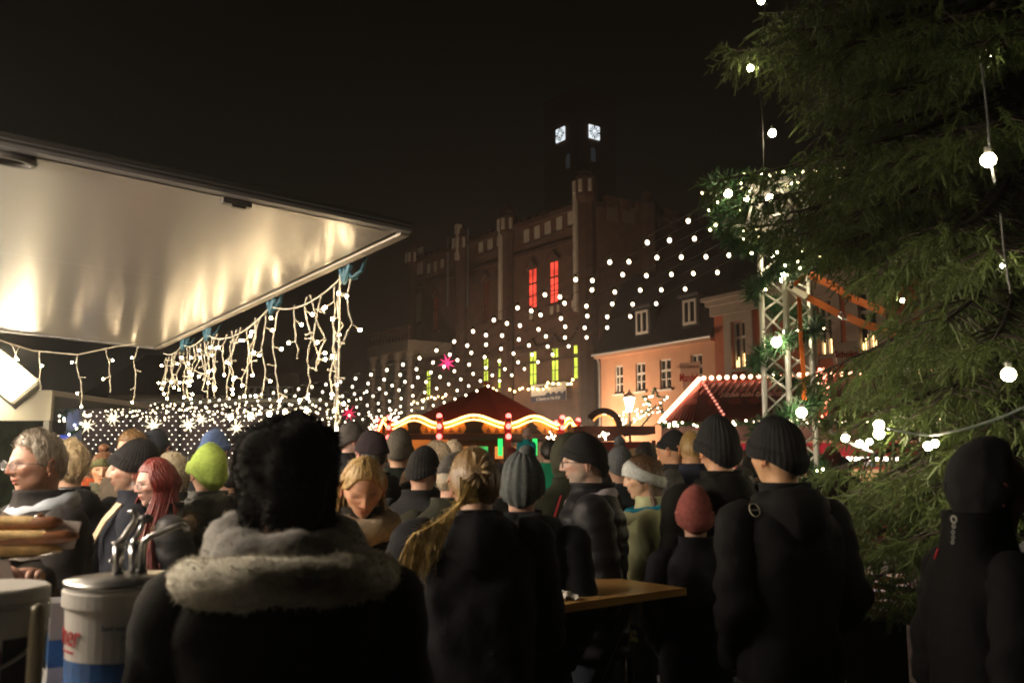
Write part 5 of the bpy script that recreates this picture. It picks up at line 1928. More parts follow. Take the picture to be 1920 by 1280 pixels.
def fuzz(par, V, Nn, m, name, n_, L, w=.0012, seed=1, grav=.3):
    rg_ = random.Random(seed)
    m_ = MB()
    k_ = len(V)
    for i in range(n_):
        j = rg_.randrange(k_)
        nj = Vector(Nn[j]).normalized()
        tv = Vector((rg_.uniform(-1, 1), rg_.uniform(-1, 1), rg_.uniform(-1, 1))) * .016
        p = Vector(V[j]) + tv - nj * tv.dot(nj) - nj * .002
        d = (Vector(Nn[j]) + Vector((rg_.gauss(0, .45), rg_.gauss(0, .45), rg_.gauss(0, .45) - grav))).normalized()
        s = d.cross(Vector((rg_.random(), rg_.random(), rg_.random()))).normalized() * w
        l_ = L * rg_.uniform(.4, 1.2)
        m_.add([p - s - d * .004, p + s - d * .004, p + d * l_], [(0, 1, 2)])
    o = m_.build(name, m, par)
    o['kind'] = 'stuff'
    return o


JM = {}


def cloth(name, c, kind='plain'):
    if name in MATS: return MATS[name]
    if kind == 'puffer':
        return mat(name, c, .55, noise_s=6, noise_a=.12, bump=.007, wave=('Z', 3.9, 2.5), spec=.22)
    if kind == 'wool':
        return mat(name, c, .95, noise_s=60, noise_a=.25, bump=.002, bump_s=180, sheen=.03, spec=.25)
    return mat(name, c, .85, noise_s=8, noise_a=.15, bump=.007, bump_s=16, spec=.12)


def surf(P):
    from mathutils.bvhtree import BVHTree
    V_, F_ = [], []
    for o in [P['jacket']] + P['sleeves']:
        k_ = len(V_)
        V_ += [v.co.copy() for v in o.data.vertices]
        F_ += [tuple(i + k_ for i in f.vertices) for f in o.data.polygons]
    return BVHTree.FromPolygons(V_, F_)


def person(label, px, py, Y, yaw=0, hd=(0, 0), k=1.0, build=1.0, jacket=('black_jacket', (.02, .02, .022), 'plain'), hem=.44, arms='pockets',
           skin=(.50, .30, .21), trousers=(.03, .035, .05), collar=.0, detail=1, lean=0.0, hat_h=.012, beard=None, p=None, brow=(.12, .07, .04), seat=None, armpose=None, hands=False, hoodback=False):
    """returns (root, head matrix) ; px/py: photo pixel of the head centre and of the top of head; k: size of the person"""
    top = at(px, py, Y)
    z_ = top.z - hat_h
    if seat is not None:
        base = z_ - seat
        H = 1.7 * k
    else:
        base = 0.0
        H = z_
    s = H / 1.75
    yaw = yaw + math.degrees(math.atan2(-top.x, Y))
    hs = max(s, .60) if k > .9 else k * 1.12 if k < .8 else s
    hs = min(max(hs, .74), 1.06)
    root = thing('person', label, 'person', (top.x, Y, base - (H - (seat if seat is not None else H))*0), math.radians(yaw), group='people in the market crowd')
    if seat is not None:
        # sits on an adult's shoulders or arm: origin under the hips
        root.location.z = z_ - H; WM[root.name] = T(top.x, Y, z_ - H) @ RZ(math.radians(yaw)); root.matrix_world = WM[root.name]
    nb = H - .245 * hs                                     # base of the neck pivot
    Lb = Matrix.Identity(4)
    if lean:
        Lb = T(0, 0, .5 * H) @ RX(-math.radians(lean)) @ T(0, 0, -.5 * H)
    Mh = Lb @ T(0, .0, nb) @ RZ(math.radians(hd[0])) @ RX(math.radians(hd[1])) @ T(0, .022 * hs, .123 * hs) @ Matrix.Scale(hs, 4)
    bw = build * s
    sh = .185 * bw                                         # shoulder joint
    nbj = nb - .05 * s
    zs = nb - .105 * s
    # ---- arms
    if armpose:
        AR = armpose
    elif arms == 'pockets':
        AR = {q: [Vector((q * sh, 0, zs)), Vector((q * (sh + .05 * s), -.05 * s, zs - .28 * s)), Vector((q * .15 * bw, .13 * s, zs - .48 * s))] for q in (-1, 1)}
    elif arms == 'down':
        AR = {q: [Vector((q * sh, 0, zs)), Vector((q * (sh + .045 * s), -.02 * s, zs - .29 * s)), Vector((q * (sh + .04 * s), .06 * s, zs - .54 * s))] for q in (-1, 1)}
    else:
        AR = {q: [Vector((q * sh, 0, zs)), Vector((q * (sh + .05 * s), .02 * s, zs - .28 * s)), Vector((q * .06 * bw, .28 * s, zs - .27 * s))] for q in (-1, 1)}
    # ---- body
    m_ = MB()
    R_ = [(.47, .13, .09), (.52, .145, .10), (.60, .125, .085), (.70, .14, .095), (.765, .15, .09), (.80, .13, .08)]
    rings = [ring((0, 0, a * H), b_ * bw, c_ * s, 20) for a, b_, c_ in R_] + [ring((0, -.012 * s, nbj - .02 * s), .065 * s, .062 * s, 20), ring((0, -.004 * s, nb + .05 * s), .053 * s, .056 * s, 20), ring((0, .0, nb + .10 * s), .05 * s, .055 * s, 20)]
    m_.loft(rings)
    zk, zh = .275 * H, .50 * H
    if seat is not None:
        for q in (-1, 1):
            m_.tube([(q * .08 * s, 0, zh), (q * .12 * s, .22 * s, zh - .02), (q * .13 * s, .24 * s, zh - .30 * s), (q * .13 * s, .3 * s, zh - .34 * s)], [.075 * s, .06 * s, .045 * s, .04 * s], 12)
    else:
        for q in (-1, 1):
            m_.tube([(q * .08 * s, 0, zh), (q * .095 * s, .01, zk), (q * .10 * s, -.01, .05 * H), (q * .10 * s, -.015, .03 * H)], [.085 * s, .055 * s, .04 * s, .045 * s], 12)
            m_.tube([(q * .10 * s, -.05 * s, .035 * H), (q * .105 * s, .08 * s, .028 * H), (q * .11 * s, .17 * s, .02 * H)], [.04 * s, .042 * s, .03 * s], 10)
    for q in (-1, 1):
        a, b_, c_ = AR[q]
        m_.tube([a, b_, c_], [.05 * s, .04 * s, .029 * s], 10)
        m_.sphere(a, .052 * s, 10, 8)
        if not hands:
            d = (c_ - b_).normalized()
            m_.tube([c_, c_ + d * .05 * s, c_ + d * .1 * s], [.026 * s, .034 * s, .02 * s], 10)
    if lean:
        m_.v = [tuple(Lb @ Vector(q)) if q[2] > .5 * H else q for q in m_.v]
    he = MB().sphere((0, 0, 0), 1, 24, 16)
    hd_ = [Vector(q).normalized() for q in he.v]
    rr_ = head_r(np.array([tuple(q) for q in hd_]), p)
    he.v = [tuple(Mh @ (q * r_)) for q, r_ in zip(hd_, rr_)]
    m_.add(he.v, he.f)
    me = m_.mesh('body')
    me = remesh(me, .015 if detail >= 2 else .021 if detail else .026)
    if detail >= 2 or detail == 1:
        bm_ = bmesh.new(); bm_.from_mesh(me)
        Mi = Mh.inverted()
        for rep in range(2 if detail >= 2 else 0):
            es = set()
            for f in bm_.faces:
                c = Mi @ f.calc_center_median()
                if c.length < .16 and c.z > -.125 and c.y > -.01:
                    es.update(f.edges)
            bmesh.ops.subdivide_edges(bm_, edges=list(es), cuts=1, use_grid_fill=True)
        me2 = bpy.data.meshes.new('body')
        bm_.to_mesh(me2); bm_.free(); me = me2
    V = getv(me)
    Mi = np.array(Mh.inverted())
    Lc = V @ Mi[:3, :3].T + Mi[:3, 3]
    rad = np.linalg.norm(Lc, axis=1)
    D = Lc / np.maximum(rad, 1e-6)[:, None]
    nd = np.array([0, -.42, -.9]); nd /= np.linalg.norm(nd)
    ang_ = np.degrees(np.arccos(np.clip(D @ nd, -1, 1)))
    w = smooth01(ang_, 34, 50) * (rad < .175)
    hr = head_r(D, p)
    newL = D * (hr * w + rad * (1 - w))[:, None]
    sel = w > 0.001
    Mn = np.array(Mh)
    V2 = newL @ Mn[:3, :3].T + Mn[:3, 3]
    V[sel] = V2[sel]
    setv(me, V)
    # colour: skin with lips, brows, warm cheeks
    az = np.degrees(np.arctan2(D[:, 0], D[:, 1])); el = np.degrees(np.arcsin(np.clip(D[:, 2], -1, 1)))
    hm = (rad < .16) & (D[:, 1] > 0)

    def g(a0, e0, sa, se, pw=2):
        return np.exp(-np.abs((az - a0) / sa) ** pw - np.abs((el - e0) / se) ** pw) * hm
    C = np.ones((len(V), 4)); C[:, :3] = skin

    def mixc(mask, c):
        C[:, :3] = C[:, :3] * (1 - mask[:, None]) + np.array(c) * mask[:, None]
    mixc(np.clip(.55 * (g(36, -14, 14, 10) + g(-36, -14, 14, 10)) + .6 * g(0, -13, 9, 5), 0, 1), (skin[0] * 1.0, skin[1] * .66, skin[2] * .62))
    mixc(np.clip(.9 * (g(0, -30.5, 13, 2.6, 3) + g(0, -37.5, 12, 3.4, 3)), 0, 1), (skin[0] * .72, skin[1] * .30, skin[2] * .30))
    mixc(np.clip(1.0 * g(0, -34.6, 13, .9, 3), 0, 1), (.08, .03, .03))
    mixc(np.clip(.8 * (g(22, 13.5, 11, 2.0, 4) + g(-22, 13.5, 11, 2.0, 4)), 0, 1), brow)
    mixc(np.clip(.42 * (g(22, 3, 9, 4.5) + g(-22, 3, 9, 4.5)), 0, 1), (skin[0] * .55, skin[1] * .42, skin[2] * .42))  # shade of the eye sockets painted into the skin colour
    mixc(np.clip(.95 * (g(22, 6.2, 8.5, 1.2, 3) + g(-22, 6.2, 8.5, 1.2, 3)), 0, 1), (.03, .015, .01))
    if beard:
        bmask = smooth01(-el, 24, 36) * (np.abs(az) < 85) * hm
        bmask = np.maximum(bmask, smooth01(-el, 2, 30) * smooth01(np.abs(az), 50, 68) * hm * (np.abs(az) < 95))
        bmask *= 1 - np.clip(1.4 * g(0, -34.5, 10, 5, 4), 0, 1)
        mixc(np.clip(bmask * .62, 0, 1), beard)
    at_ = me.color_attributes.new('Col', 'FLOAT_COLOR', 'POINT')
    at_.data.foreach_set('color', C.ravel())
    if hands:
        hm_ = bmesh.new(); hm_.from_mesh(me)
        for q in (-1, 1):
            if hands is not True and q not in hands: continue
            a, b_, c_ = AR[q]
            d = (c_ - b_).normalized()
            HM_ = armpose['M'][q] if armpose and 'M' in armpose else None
            if HM_ is None:
                x_ = d.cross(Vector((0, 0, 1))).normalized()
                HM_ = Matrix((x_, d, x_.cross(d))).transposed().to_4x4(); HM_.translation = c_
            hmh = hand_mesh(HM_ @ Matrix.Scale(s, 4), armpose.get('curl', .5) if armpose else .5, q)
            t_ = hmh.mesh('t'); lay = None
            n0 = len(hm_.verts)
            hm_.from_mesh(t_)
            bpy.data.meshes.remove(t_)
            hm_.verts.ensure_lookup_table()
            lay = hm_.verts.layers.float_color.get('Col')
            for v in list(hm_.verts)[n0:]:
                v[lay] = (skin[0], skin[1] * .95, skin[2] * .95, 1)
        hm_.to_mesh(me); hm_.free()
    me.polygons.foreach_set('use_smooth', [True] * len(me.polygons))
    me.materials.clear(); me.materials.append(SKIN)
    inst(me, 'body', root)
    # eyes
    if detail >= 2:
        for q in (-1, 1):
            c = on_head(21 * q, 3.0, -.0098, p)
            e_ = MB().sphere((0, 0, 0), .0118, 12, 8)
            eo = e_.build('eye', EYEW, root, True, M=Mh @ T(c))
            MB().sphere((0, .0066, 0), (.0062, .0058, .0062), 10, 8).build('iris', EYED, eo, True)
    # ears
    if detail >= 1:
        for q in (-1, 1):
            c = on_head(96 * q, -4, .002, p)
            e_ = MB()
            rim = []
            for i in range(13):
                a = -1.9 + i / 12 * 4.4
                rim.append(Vector((q * (.008 + .004 * math.sin(a)), -.016 * math.cos(a) * (1.1 if math.sin(a) > 0 else .6), .029 * math.sin(a))))
            e_.tube(rim, [.0025] + [.0042] * 11 + [.0035], 6)
            e_.sphere((q * .002, 0, -.002), (.006, .014, .024), 10, 8)
            e_.sphere((q * .006, .004, -.027), (.004, .006, .008), 8, 6)
            em = e_.mesh('ear', SKIN, True)
            ca = em.color_attributes.new('Col', 'FLOAT_COLOR', 'POINT')
            ca.data.foreach_set('color', [skin[0], skin[1] * .82, skin[2] * .78, 1] * len(em.vertices))
            inst(em, 'ear', root, Mh @ T(c) @ RZ(-.35 * q))
    # ---- trousers and shoes
    tr = MB()
    zt_ = max(hem, .47) * H + .03
    trm = cloth('trousers_%02d' % int(trousers[2] * 400), trousers)
    if seat is not None:
        for q in (-1, 1):
            tr.tube([(q * .08 * s, 0, zh), (q * .12 * s, .22 * s, zh - .01), (q * .13 * s, .25 * s, zh - .27 * s)], [.095 * s, .08 * s, .06 * s], 14)
        tr.build('trousers', trm, root, True)
    else:
        for q in (-1, 1):
            tr.tube([(q * .085 * s, 0, zt_), (q * .09 * s, 0, .40 * H), (q * .1 * s, .012, zk), (q * .103 * s, -.01, .12 * H), (q * .105 * s, -.01, .04 * H)], [.12 * s, .10 * s, .078 * s, .07 * s, .068 * s], 14)
        tr.build('trousers', trm, root, True)
        for q in (-1, 1):
            b_ = MB()
            b_.loft([[Vector((q * .105 * s + w_ * math.cos(t) * s, y_ * s, zc_ + max(-zc_ + .002, h_ * math.sin(t)))) for t in [2 * PI * j / 14 for j in range(14)]] for y_, w_, h_, zc_ in ((-.1, .03, .03, .05), (-.08, .048, .055, .055), (0, .05, .08, .06), (.1, .052, .05, .045), (.18, .045, .035, .035), (.21, .02, .02, .025))])
            b_.build('shoe', mat('shoe_dark', (.02, .018, .016), .5), root, True)
    # ---- jacket: torso, sleeves, folded hood
    jn, jc, jk = jacket
    bk = 1.12 if jk == 'puffer' else 1.06
    jm = cloth(jn, jc, jk)
    JR = [(hem * H, .180 * bw, .140, -.005), ((hem + .58) / 2 * H, .178 * bw, .138, -.005), (.60 * H, .170 * bw, .130, -.005), (.70 * H, .186 * bw, .140, -.006), (.765 * H, .196 * bw, .136, -.007)]
    zsh = zs + .035 * s
    JR += [(zsh - .035 * s, .190 * bw, .120, -.010), (zsh + .005 * s, .165 * bw, .108, -.012), (zsh + .028 * s, .125 * bw, .095, -.014), (nbj + .004 * s, .088 * s, .086, -.015), (nbj + (.045 + collar) * s, .079 * s, .083, -.014), (nbj + (.085 + collar) * s, .085 * s, .087, -.016)]
    JR = sorted(JR)
    zz_ = np.array([q[0] for q in JR])
    fine = 62 if detail else 34
    zf = np.linspace(zz_[0], zz_[-1], fine)
    # smooth the profile
    def prof_(k_):
        v = np.interp(zf, zz_, [q[k_] for q in JR])
        vv = np.pad(v, 2, mode='edge')
        return (vv[:-4] + 2 * vv[1:-3] + 3 * vv[2:-2] + 2 * vv[3:-1] + vv[4:]) / 9
    rx_, ry_, yo_ = prof_(1) * bk, prof_(2) * s * build ** .6 * bk, prof_(3)
    seed = rp.uniform(0, 50)
    nS = 52 if detail else 28
    per = .075 * s
    m_ = MB()
    rings = []
    for i in range(fine):
        z = zf[i]
        rg_ = []
        for j, q in enumerate(ring((0, yo_[i], z), rx_[i], ry_[i], nS, 2.35)):
            n_ = Vector((q.x / rx_[i] ** 2, (q.y - yo_[i]) / ry_[i] ** 2, 0)).normalized()
            v = Vector((q.x * 6, q.y * 6, z * 3.2 + seed))
            amp = .016 if jk != 'puffer' else .008
            low = 1 + .8 * smooth01(np.array(-(z / H)), -.66, -.5)
            d = (abs(noise.noise(v)) * 2 - .5) * amp * float(low) + .004 * noise.noise(v * 3.1)
            # diagonal pull folds from the armpits
            d += .004 * math.sin((z * 38 + abs(q.x) * 46) + 3 * noise.noise(v * .8)) * math.exp(-((z - (zsh - .16 * s)) / (.12 * s)) ** 2)
            if jk == 'puffer':
                d += .013 * (abs(math.sin((z + .006 * math.sin(q.x * 14 + seed)) / per * PI)) ** .55 - .6) * (1 if z < zsh else .4)
            else:
                if q.y < 0: d -= .004 * math.exp(-(q.x / .006) ** 2)
                d -= .004 * math.exp(-((z - (zsh - .10 * s)) / .006) ** 2) * (1 if q.y < 0 else 0)
                d -= .005 * math.exp(-((z - (hem * H + .035)) / .007) ** 2)
            if q.y > 0: d -= .006 * math.exp(-(q.x / .008) ** 2)
            if z > nbj + .01: d *= .4
            rg_.append(q + n_ * d)
        rings.append(rg_)
    rings.insert(0, [Vector((q.x * .93, q.y * .93, q.z + .01)) for q in rings[0]])
    rings.append([Vector((q.x * .90, q.y * .90, q.z - .004)) for q in rings[-1]])
    rings.append([Vector((q.x * .95, q.y * .95, q.z - .03)) for q in rings[-1]])
    m_.loft(rings, True)
    if lean:
        m_.v = [tuple(Lb @ Vector(q)) if q[2] > .5 * H else q for q in m_.v]
    jo = m_.build('jacket', jm, root, True)
    sleeves = []
    fat = 1.22 if jk == 'puffer' else 1.10
    for q in (-1, 1):
        a, b_, c_ = AR[q]
        a0 = a + Vector((-q * .045, -.004, .012)) * s
        a1 = a + Vector((q * .004, -.004, -.004)) * s
        pts = [a0, a1, a.lerp(b_, .5), b_, b_.lerp(c_, .5), c_ + (c_ - b_).normalized() * .01]
        rads = [.052, .074, .068, .062, .054, .047]
        nR = 34 if detail else 16
        nJ = 20 if detail else 12
        P_, R2 = [], []
        for i in range(nR + 1):
            u_ = i / nR * 5; j = min(int(u_), 4); t = u_ - j
            p0, p1, p2, p3 = pts[max(j - 1, 0)], pts[j], pts[j + 1], pts[min(j + 2, 5)]
            P_.append(.5 * ((2 * p1) + (p2 - p0) * t + (2 * p0 - 5 * p1 + 4 * p2 - p3) * t * t + (3 * p1 - p0 - 3 * p2 + p3) * t ** 3))
            R2.append((rads[j] * (1 - t) + rads[j + 1] * t) * s * fat * (.6 + .4 * build))
        t_ = MB().tube(P_, R2, nJ)
        sd = rp.uniform(0, 60)
        V_ = []
        for i in range(nR + 1):
            u_ = i / nR
            el_ = math.exp(-((u_ - .6) / .13) ** 2) + .5 * math.exp(-((u_ - .95) / .1) ** 2) + .35
            for j in range(nJ):
                p_ = Vector(t_.v[i * nJ + j]); n_ = (p_ - P_[i]).normalized()
                ph_ = 6.28 * j / nJ
                if jk == 'puffer':
                    d = .012 * (abs(math.sin(u_ * 7.5 * PI + .2 * math.sin(ph_))) ** .55 - .6) + .004 * noise.noise(p_ * 12 + Vector((sd, 0, 0)))
                else:
                    d = el_ * .0075 * math.sin(u_ * 46 + 1.6 * math.sin(ph_ + sd) + 4 * noise.noise(Vector((u_ * 4, math.cos(ph_), sd)))) + .007 * noise.noise(p_ * 11 + Vector((sd, 0, 0)))
                if u_ > .965: d += .004
                V_.append(p_ + n_ * d * s)
        if lean:
            V_ = [Lb @ v_ if v_.z > .5 * H else v_ for v_ in V_]
        t_.v = [tuple(v_) for v_ in V_]
        sleeves.append(t_.build('sleeve', jm, jo, True))
    if hoodback and detail:
        h_ = MB()
        nA, nB = 40, 14
        for i in range(nA):
            a = 2 * PI * i / nA
            bkw = .5 - .5 * math.sin(a)                    # 1 at the back
            r1_ = (.020 + .036 * bkw ** 1.3) * s
            c_ = Vector((math.cos(a) * .098 * s, -.018 * s + math.sin(a) * (.092 + .020 * bkw) * s, nbj + (.020 - .030 * bkw) * s))
            for j in range(nB):
                t = 2 * PI * j / nB
                d = Vector((math.cos(a) * math.cos(t), math.sin(a) * math.cos(t), math.sin(t) * (1 + .5 * bkw)))
                if bkw > .6 and t > PI: d.z *= 1.35
                v = c_ + d * r1_
                v += d * (.012 * noise.noise(Vector((math.cos(a) * 3, math.sin(a) * 3, t * 1.1 + seed))) + .004 * math.sin(t * 5 + a * 7))
                h_.v.append(tuple(Lb @ v))
        for i in range(nA):
            for j in range(nB):
                h_.f.append((i * nB + j, ((i + 1) % nA) * nB + j, ((i + 1) % nA) * nB + (j + 1) % nB, i * nB + (j + 1) % nB))
        h_.build('hood', jm, jo, True)
    if not hands:
        pass
    root['H'] = H
    del root['H']
    return dict(root=root, Mh=Mh, H=H, s=s, hs=hs, nb=nb, p=p, jacket=jo, sleeves=sleeves, AR=AR, Lb=Lb, bw=bw, bk=bk)


def ps(P, m_, name, m, smooth=True):
    return m_.build(name, m, P['root'], smooth, M=P['Mh'])


def beanie(P, name, c, kind='wool', el_f=20, el_b=-28, top=.012, slouch=.0, cuff=.25, off=.008, ribs=34, pom=0.0, el_s=-2, tip=0, pname='beanie'):
    m = cloth(name, c, kind)

    def elb(a):
        t = abs(a) / 180
        return el_f + (el_s - el_f) * smooth01(np.array(t), 0, .5) + (el_b - el_s) * smooth01(np.array(t), .5, 1) + tip * math.sin(math.radians(a))
    m_ = shell(elb, lambda a, t: off + .006 * (1 - t) , P['p'], 116, 20, cuff, top=top * .6, slouch=slouch, ribs=ribs, nz=.007, nzs=13, seed=rp.uniform(0, 9))
    o = ps(P, m_, pname, m)
    if kind == 'wool':
        fuzz(o, getv(o.data), vnormals(o.data), m, 'knit_fibre', 700, .008, .0007, 4, 0)
    if pom:
        b_ = MB().sphere((0, -slouch, .122 + top + off + pom * .75), pom, 16, 12)
        pv = [Vector(q) for q in b_.v]
        c0 = Vector((0, -slouch, .122 + top + off + pom * .75))
        b_.v = [tuple(c0 + (q - c0) * (1 + .22 * noise.noise(q * 60))) for q in pv]
        po = b_.build('bobble', m, o, True)
        Vn = [(q - c0).normalized() for q in pv]
        fuzz(o, b_.v, Vn, m, 'bobble_fibre', 900, pom * .35, .0012, 3, 0)
    return o


def headband(P, name, c, el_f=(34, 12), el_b=(4, -24), off=.024, knot=False):
    """a knitted band round the head, lower edge and upper edge elevations given for front and back"""
    az = np.linspace(-180, 180, 72, endpoint=False)
    rings = []
    for i in range(9):
        t = i / 8
        k_ = (1 - np.cos(np.radians(az))) / 2
        hi = el_f[0] + (el_b[0] - el_f[0]) * k_
        lo = el_f[1] + (el_b[1] - el_f[1]) * k_
        el = hi + (lo - hi) * t
        D = dirs(az, el)
        r = head_r(D, P['p']) + off - .010 * abs(2 * t - 1) ** 3 + .0015 * math.sin(t * 20)
        rings.append([Vector(q) for q in D * r[:, None]])
    D = dirs(az, el); rings.append([Vector(q) for q in D * (head_r(D, P['p']) + .004)[:, None]])
    m_ = MB().loft(rings[::-1], False)
    if knot:
        c_ = on_head(0, (el_f[0] + el_f[1]) / 2, off)
        m_.sphere(c_, (.016, .010, .022), 10, 8)
    o = ps(P, m_, 'headband', cloth(name, c, 'wool'))
    fuzz(o, getv(o.data), vnormals(o.data), cloth(name, c, 'wool'), 'knit_fibre', 500, .008, .0007, 4, 0)
    return o


def shorthair(P, name, c, el_f=38, el_s=-8, el_b=-34, off=.010, nz=.005, streak=.005, temple=-14, n_=900, L=.022):
    m = hairmat(name, c)

    def elb(a):
        t = abs(a) / 180
        v = el_f + (temple - el_f) * smooth01(np.array(t), .22, .42) + (el_s - temple) * smooth01(np.array(t), .42, .60) + (el_b - el_s) * smooth01(np.array(t), .6, .9)
        return float(v)
    m_ = shell(elb, lambda a, t: off * (1 - .75 * t ** 4), P['p'], 80, 22, 0, nz=nz, nzs=45, streak=streak, seed=rp.uniform(0, 9))
    o = ps(P, m_, 'hair', m)
    if n_:
        me = o.data
        fuzz(o, getv(me), vnormals(me) * .35 + np.array([0, -.35, -.7]) * .8, m, 'hair_strands', n_, L, .0012, 5, .2)
    return o


def glasses(P, c=(.03, .02, .02), r=.019):
    g_ = MB()
    for q in (-1, 1):
        ctr = on_head(22 * q, 1, .008, P['p'])
        ctr.y = on_head(0, 3, .002, P['p']).y - .004
        rim = [ctr + Vector((math.cos(a) * r * 1.15, -abs(math.cos(a)) * .003, math.sin(a) * r * .9)) for a in [2 * PI * i / 18 for i in range(19)]]
        g_.tube(rim, .0016, 6, False)
        out = ctr + Vector((q * r * 1.15, -.002, .006))
        ear = on_head(92 * q, 2, .006, P['p'])
        g_.tube([out, out.lerp(ear, .5) + Vector((q * .004, 0, .002)), ear], .0016, 6)
    a_ = on_head(22, 1, .008, P['p']); y_ = on_head(0, 3, .002, P['p']).y - .004
    g_.tube([(a_.x - r * 1.15, y_, .004), (0, y_ + .004, .009), (-(a_.x - r * 1.15), y_, .004)], .0016, 6)
    o = ps(P, g_, 'glasses', mat('glasses_frame_%02d' % int(c[0] * 99), c, .25, .3))
    for q in (-1, 1):
        ctr = Vector((a_.x * q, y_, a_.z if False else on_head(22, 1, .008, P['p']).z))
        m_ = MB(); n_ = 16
        m_.v = [tuple(ctr + Vector((math.cos(2 * PI * i / n_) * r * 1.1, 0, math.sin(2 * PI * i / n_) * r * .86))) for i in range(n_)]
        m_.f = [tuple(range(n_))]
        m_.build('lens', mat('lens_glass', (1, 1, 1), .02, alpha=.10), o)
    return o


def fringe_curtain(P, name, c, n_=150, length=.42, az0=60, az1=180, seed=3, r0=.0075, back=.10, spread=.09, front=None, part=10, frontfall=0.0):
    """long hair hanging from the crown down the back and sides"""
    rg_ = random.Random(seed)
    m = hairmat(name, c)
    st_ = []
    for i in range(n_):
        q = rg_.choice((-1, 1))
        a = rg_.uniform(az0, az1) * q
        e0 = rg_.uniform(35, 88)
        p0 = on_head(part * .3 + a * .25, 86, .006, P['p'])
        p1 = on_head(a * .8, e0 * .65 + 8, .010 + rg_.uniform(0, .006), P['p'])
        p2 = on_head(a, 2, .012 + rg_.uniform(0, .010), P['p'])
        p3 = on_head(a, -32, .016, P['p']); p3.x *= 1.15
        outd = Vector((math.sin(math.radians(a)), math.cos(math.radians(a)), 0))
        ln = length * rg_.uniform(.75, 1.05)
        p4 = Vector((p2.x * 1.15 + outd.x * spread * .4, p2.y * 1.0 + outd.y * back * .4, -.14 - ln * .35))
        p5 = Vector((p2.x * 1.2 + outd.x * spread + rg_.uniform(-.012, .012), p2.y + outd.y * back + rg_.uniform(-.012, .012), -.14 - ln))
        if abs(a) < 115:
            p4.y += frontfall * .7; p5.y += frontfall; p5.x *= 1.15
        st_.append([p0, p1, p2, p3, p4, p5])
    m_ = MB()
    o = locks(None, [], m, 'hair', 0) if False else None
    mm = MB()
    for pts in st_:
        n2 = 12; k_ = len(pts); Pp = []
        for i in range(n2 + 1):
            s = i / n2 * (k_ - 1); j = min(int(s), k_ - 2); t = s - j
            a0, a1, a2, a3 = pts[max(j - 1, 0)], pts[j], pts[j + 1], pts[min(j + 2, k_ - 1)]
            Pp.append(.5 * ((2 * a1) + (a2 - a0) * t + (2 * a0 - 5 * a1 + 4 * a2 - a3) * t * t + (3 * a1 - a0 - 3 * a2 + a3) * t ** 3))
        mm.tube(Pp, [r0 * (1 - .75 * (i / n2) ** 3) for i in range(n2 + 1)], 5, flat=.55)
    o = mm.build('hair', m, P['root'], True, M=P['Mh'])
    fuzz(o, getv(o.data), vnormals(o.data) * .5 + np.array([0, 0, -.8]), m, 'flyaway_hair', 350, .035, .0006, 3, .1)
    return o


def torus_scarf(P, name, c, R1=.10, r1=.045, dz=.02, kind='wool', fz_=0, tilt=-.15, squash=1.0, pname='scarf', nz=.010, L=.014):
    m_ = MB()
    c0 = Vector((0, -.005, P['nb'] - .045 + dz))
    nA, nB = 40, 14
    V = []; Nn = []
    for i in range(nA):
        a = 2 * PI * i / nA
        for j in range(nB):
            b_ = 2 * PI * j / nB
            rr_ = r1 * (1 + .12 * noise.noise(Vector((math.cos(a) * 2, math.sin(a) * 2, b_ * .5 + dz * 30))))
            d = Vector((math.cos(a) * math.cos(b_), math.sin(a) * math.cos(b_), math.sin(b_) * squash))
            q = Vector((math.cos(a) * R1, math.sin(a) * R1 * .95, 0)) + d * rr_
            q += d * nz * noise.noise(q * 22)
            q.z += math.sin(a) * R1 * math.sin(tilt)
            V.append(c0 + q); Nn.append(d)
    m_.v = [tuple(P['Lb'] @ q) for q in V]
    for i in range(nA):
        for j in range(nB):
            a, b_ = i * nB + j, i * nB + (j + 1) % nB
            c_, d_ = ((i + 1) % nA) * nB + (j + 1) % nB, ((i + 1) % nA) * nB + j
            m_.f.append((a, d_, c_, b_))
    m = cloth(name, c, kind)
    o = m_.build(pname, m, P['root'], True)
    if fz_:
        fuzz(o, m_.v, Nn, m, 'wool_fibre', fz_, L, .0011, 8, 0)
    return o


def hood_up(P, name, c, kind='plain', off=.022, fz_=0, el0=8, open_=62, top=.01, pname='hood'):
    """hood around the head with a face opening towards +y"""
    m_ = MB()
    rings = []
    nA, nR = 44, 16
    for i in range(nR + 1):
        t = i / nR
        pol = math.radians(2 + (180 - open_ - 2) * t)          # angle from the back axis
        rg_ = []
        for j in range(nA):
            a = 2 * PI * j / nA
            d = Vector((math.sin(pol) * math.cos(a), -math.cos(pol), math.sin(pol) * math.sin(a)))
            if d.z < -.55:
                d.z = -.55 + (d.z + .55) * 1.0
            r_ = head_r(np.array([tuple(d.normalized())]), P['p'])[0] + off + .006 * noise.noise(d * 3 + Vector((i * .2, 0, 0)))
            q = d.normalized() * r_
            if q.z > 0: q.z += top
            rg_.append(q)
        rings.append(rg_)
    last = rings[-1]
    rings.append([q * .93 for q in last])
    m_.loft(rings, False)
    o = ps(P, m_, pname, cloth(name, c, kind))
    if fz_:
        fuzz(o, [tuple(q) for q in last] * 2, [q.normalized() + Vector((0, .5, 0)) for q in last] * 2, cloth('hood_fur', (.25, .2, .14), 'wool'), 'fur_trim', fz_, .035, .0016, 4, 0)
    return o
# ---------------------------------------------------------------- the individual people
BLKJ = ('black_jacket', (.018, .018, .020), 'plain')
PUFK = ('black_puffer', (.022, .022, .026), 'puffer')
NAVY = ('navy_jacket', (.022, .025, .040), 'plain')

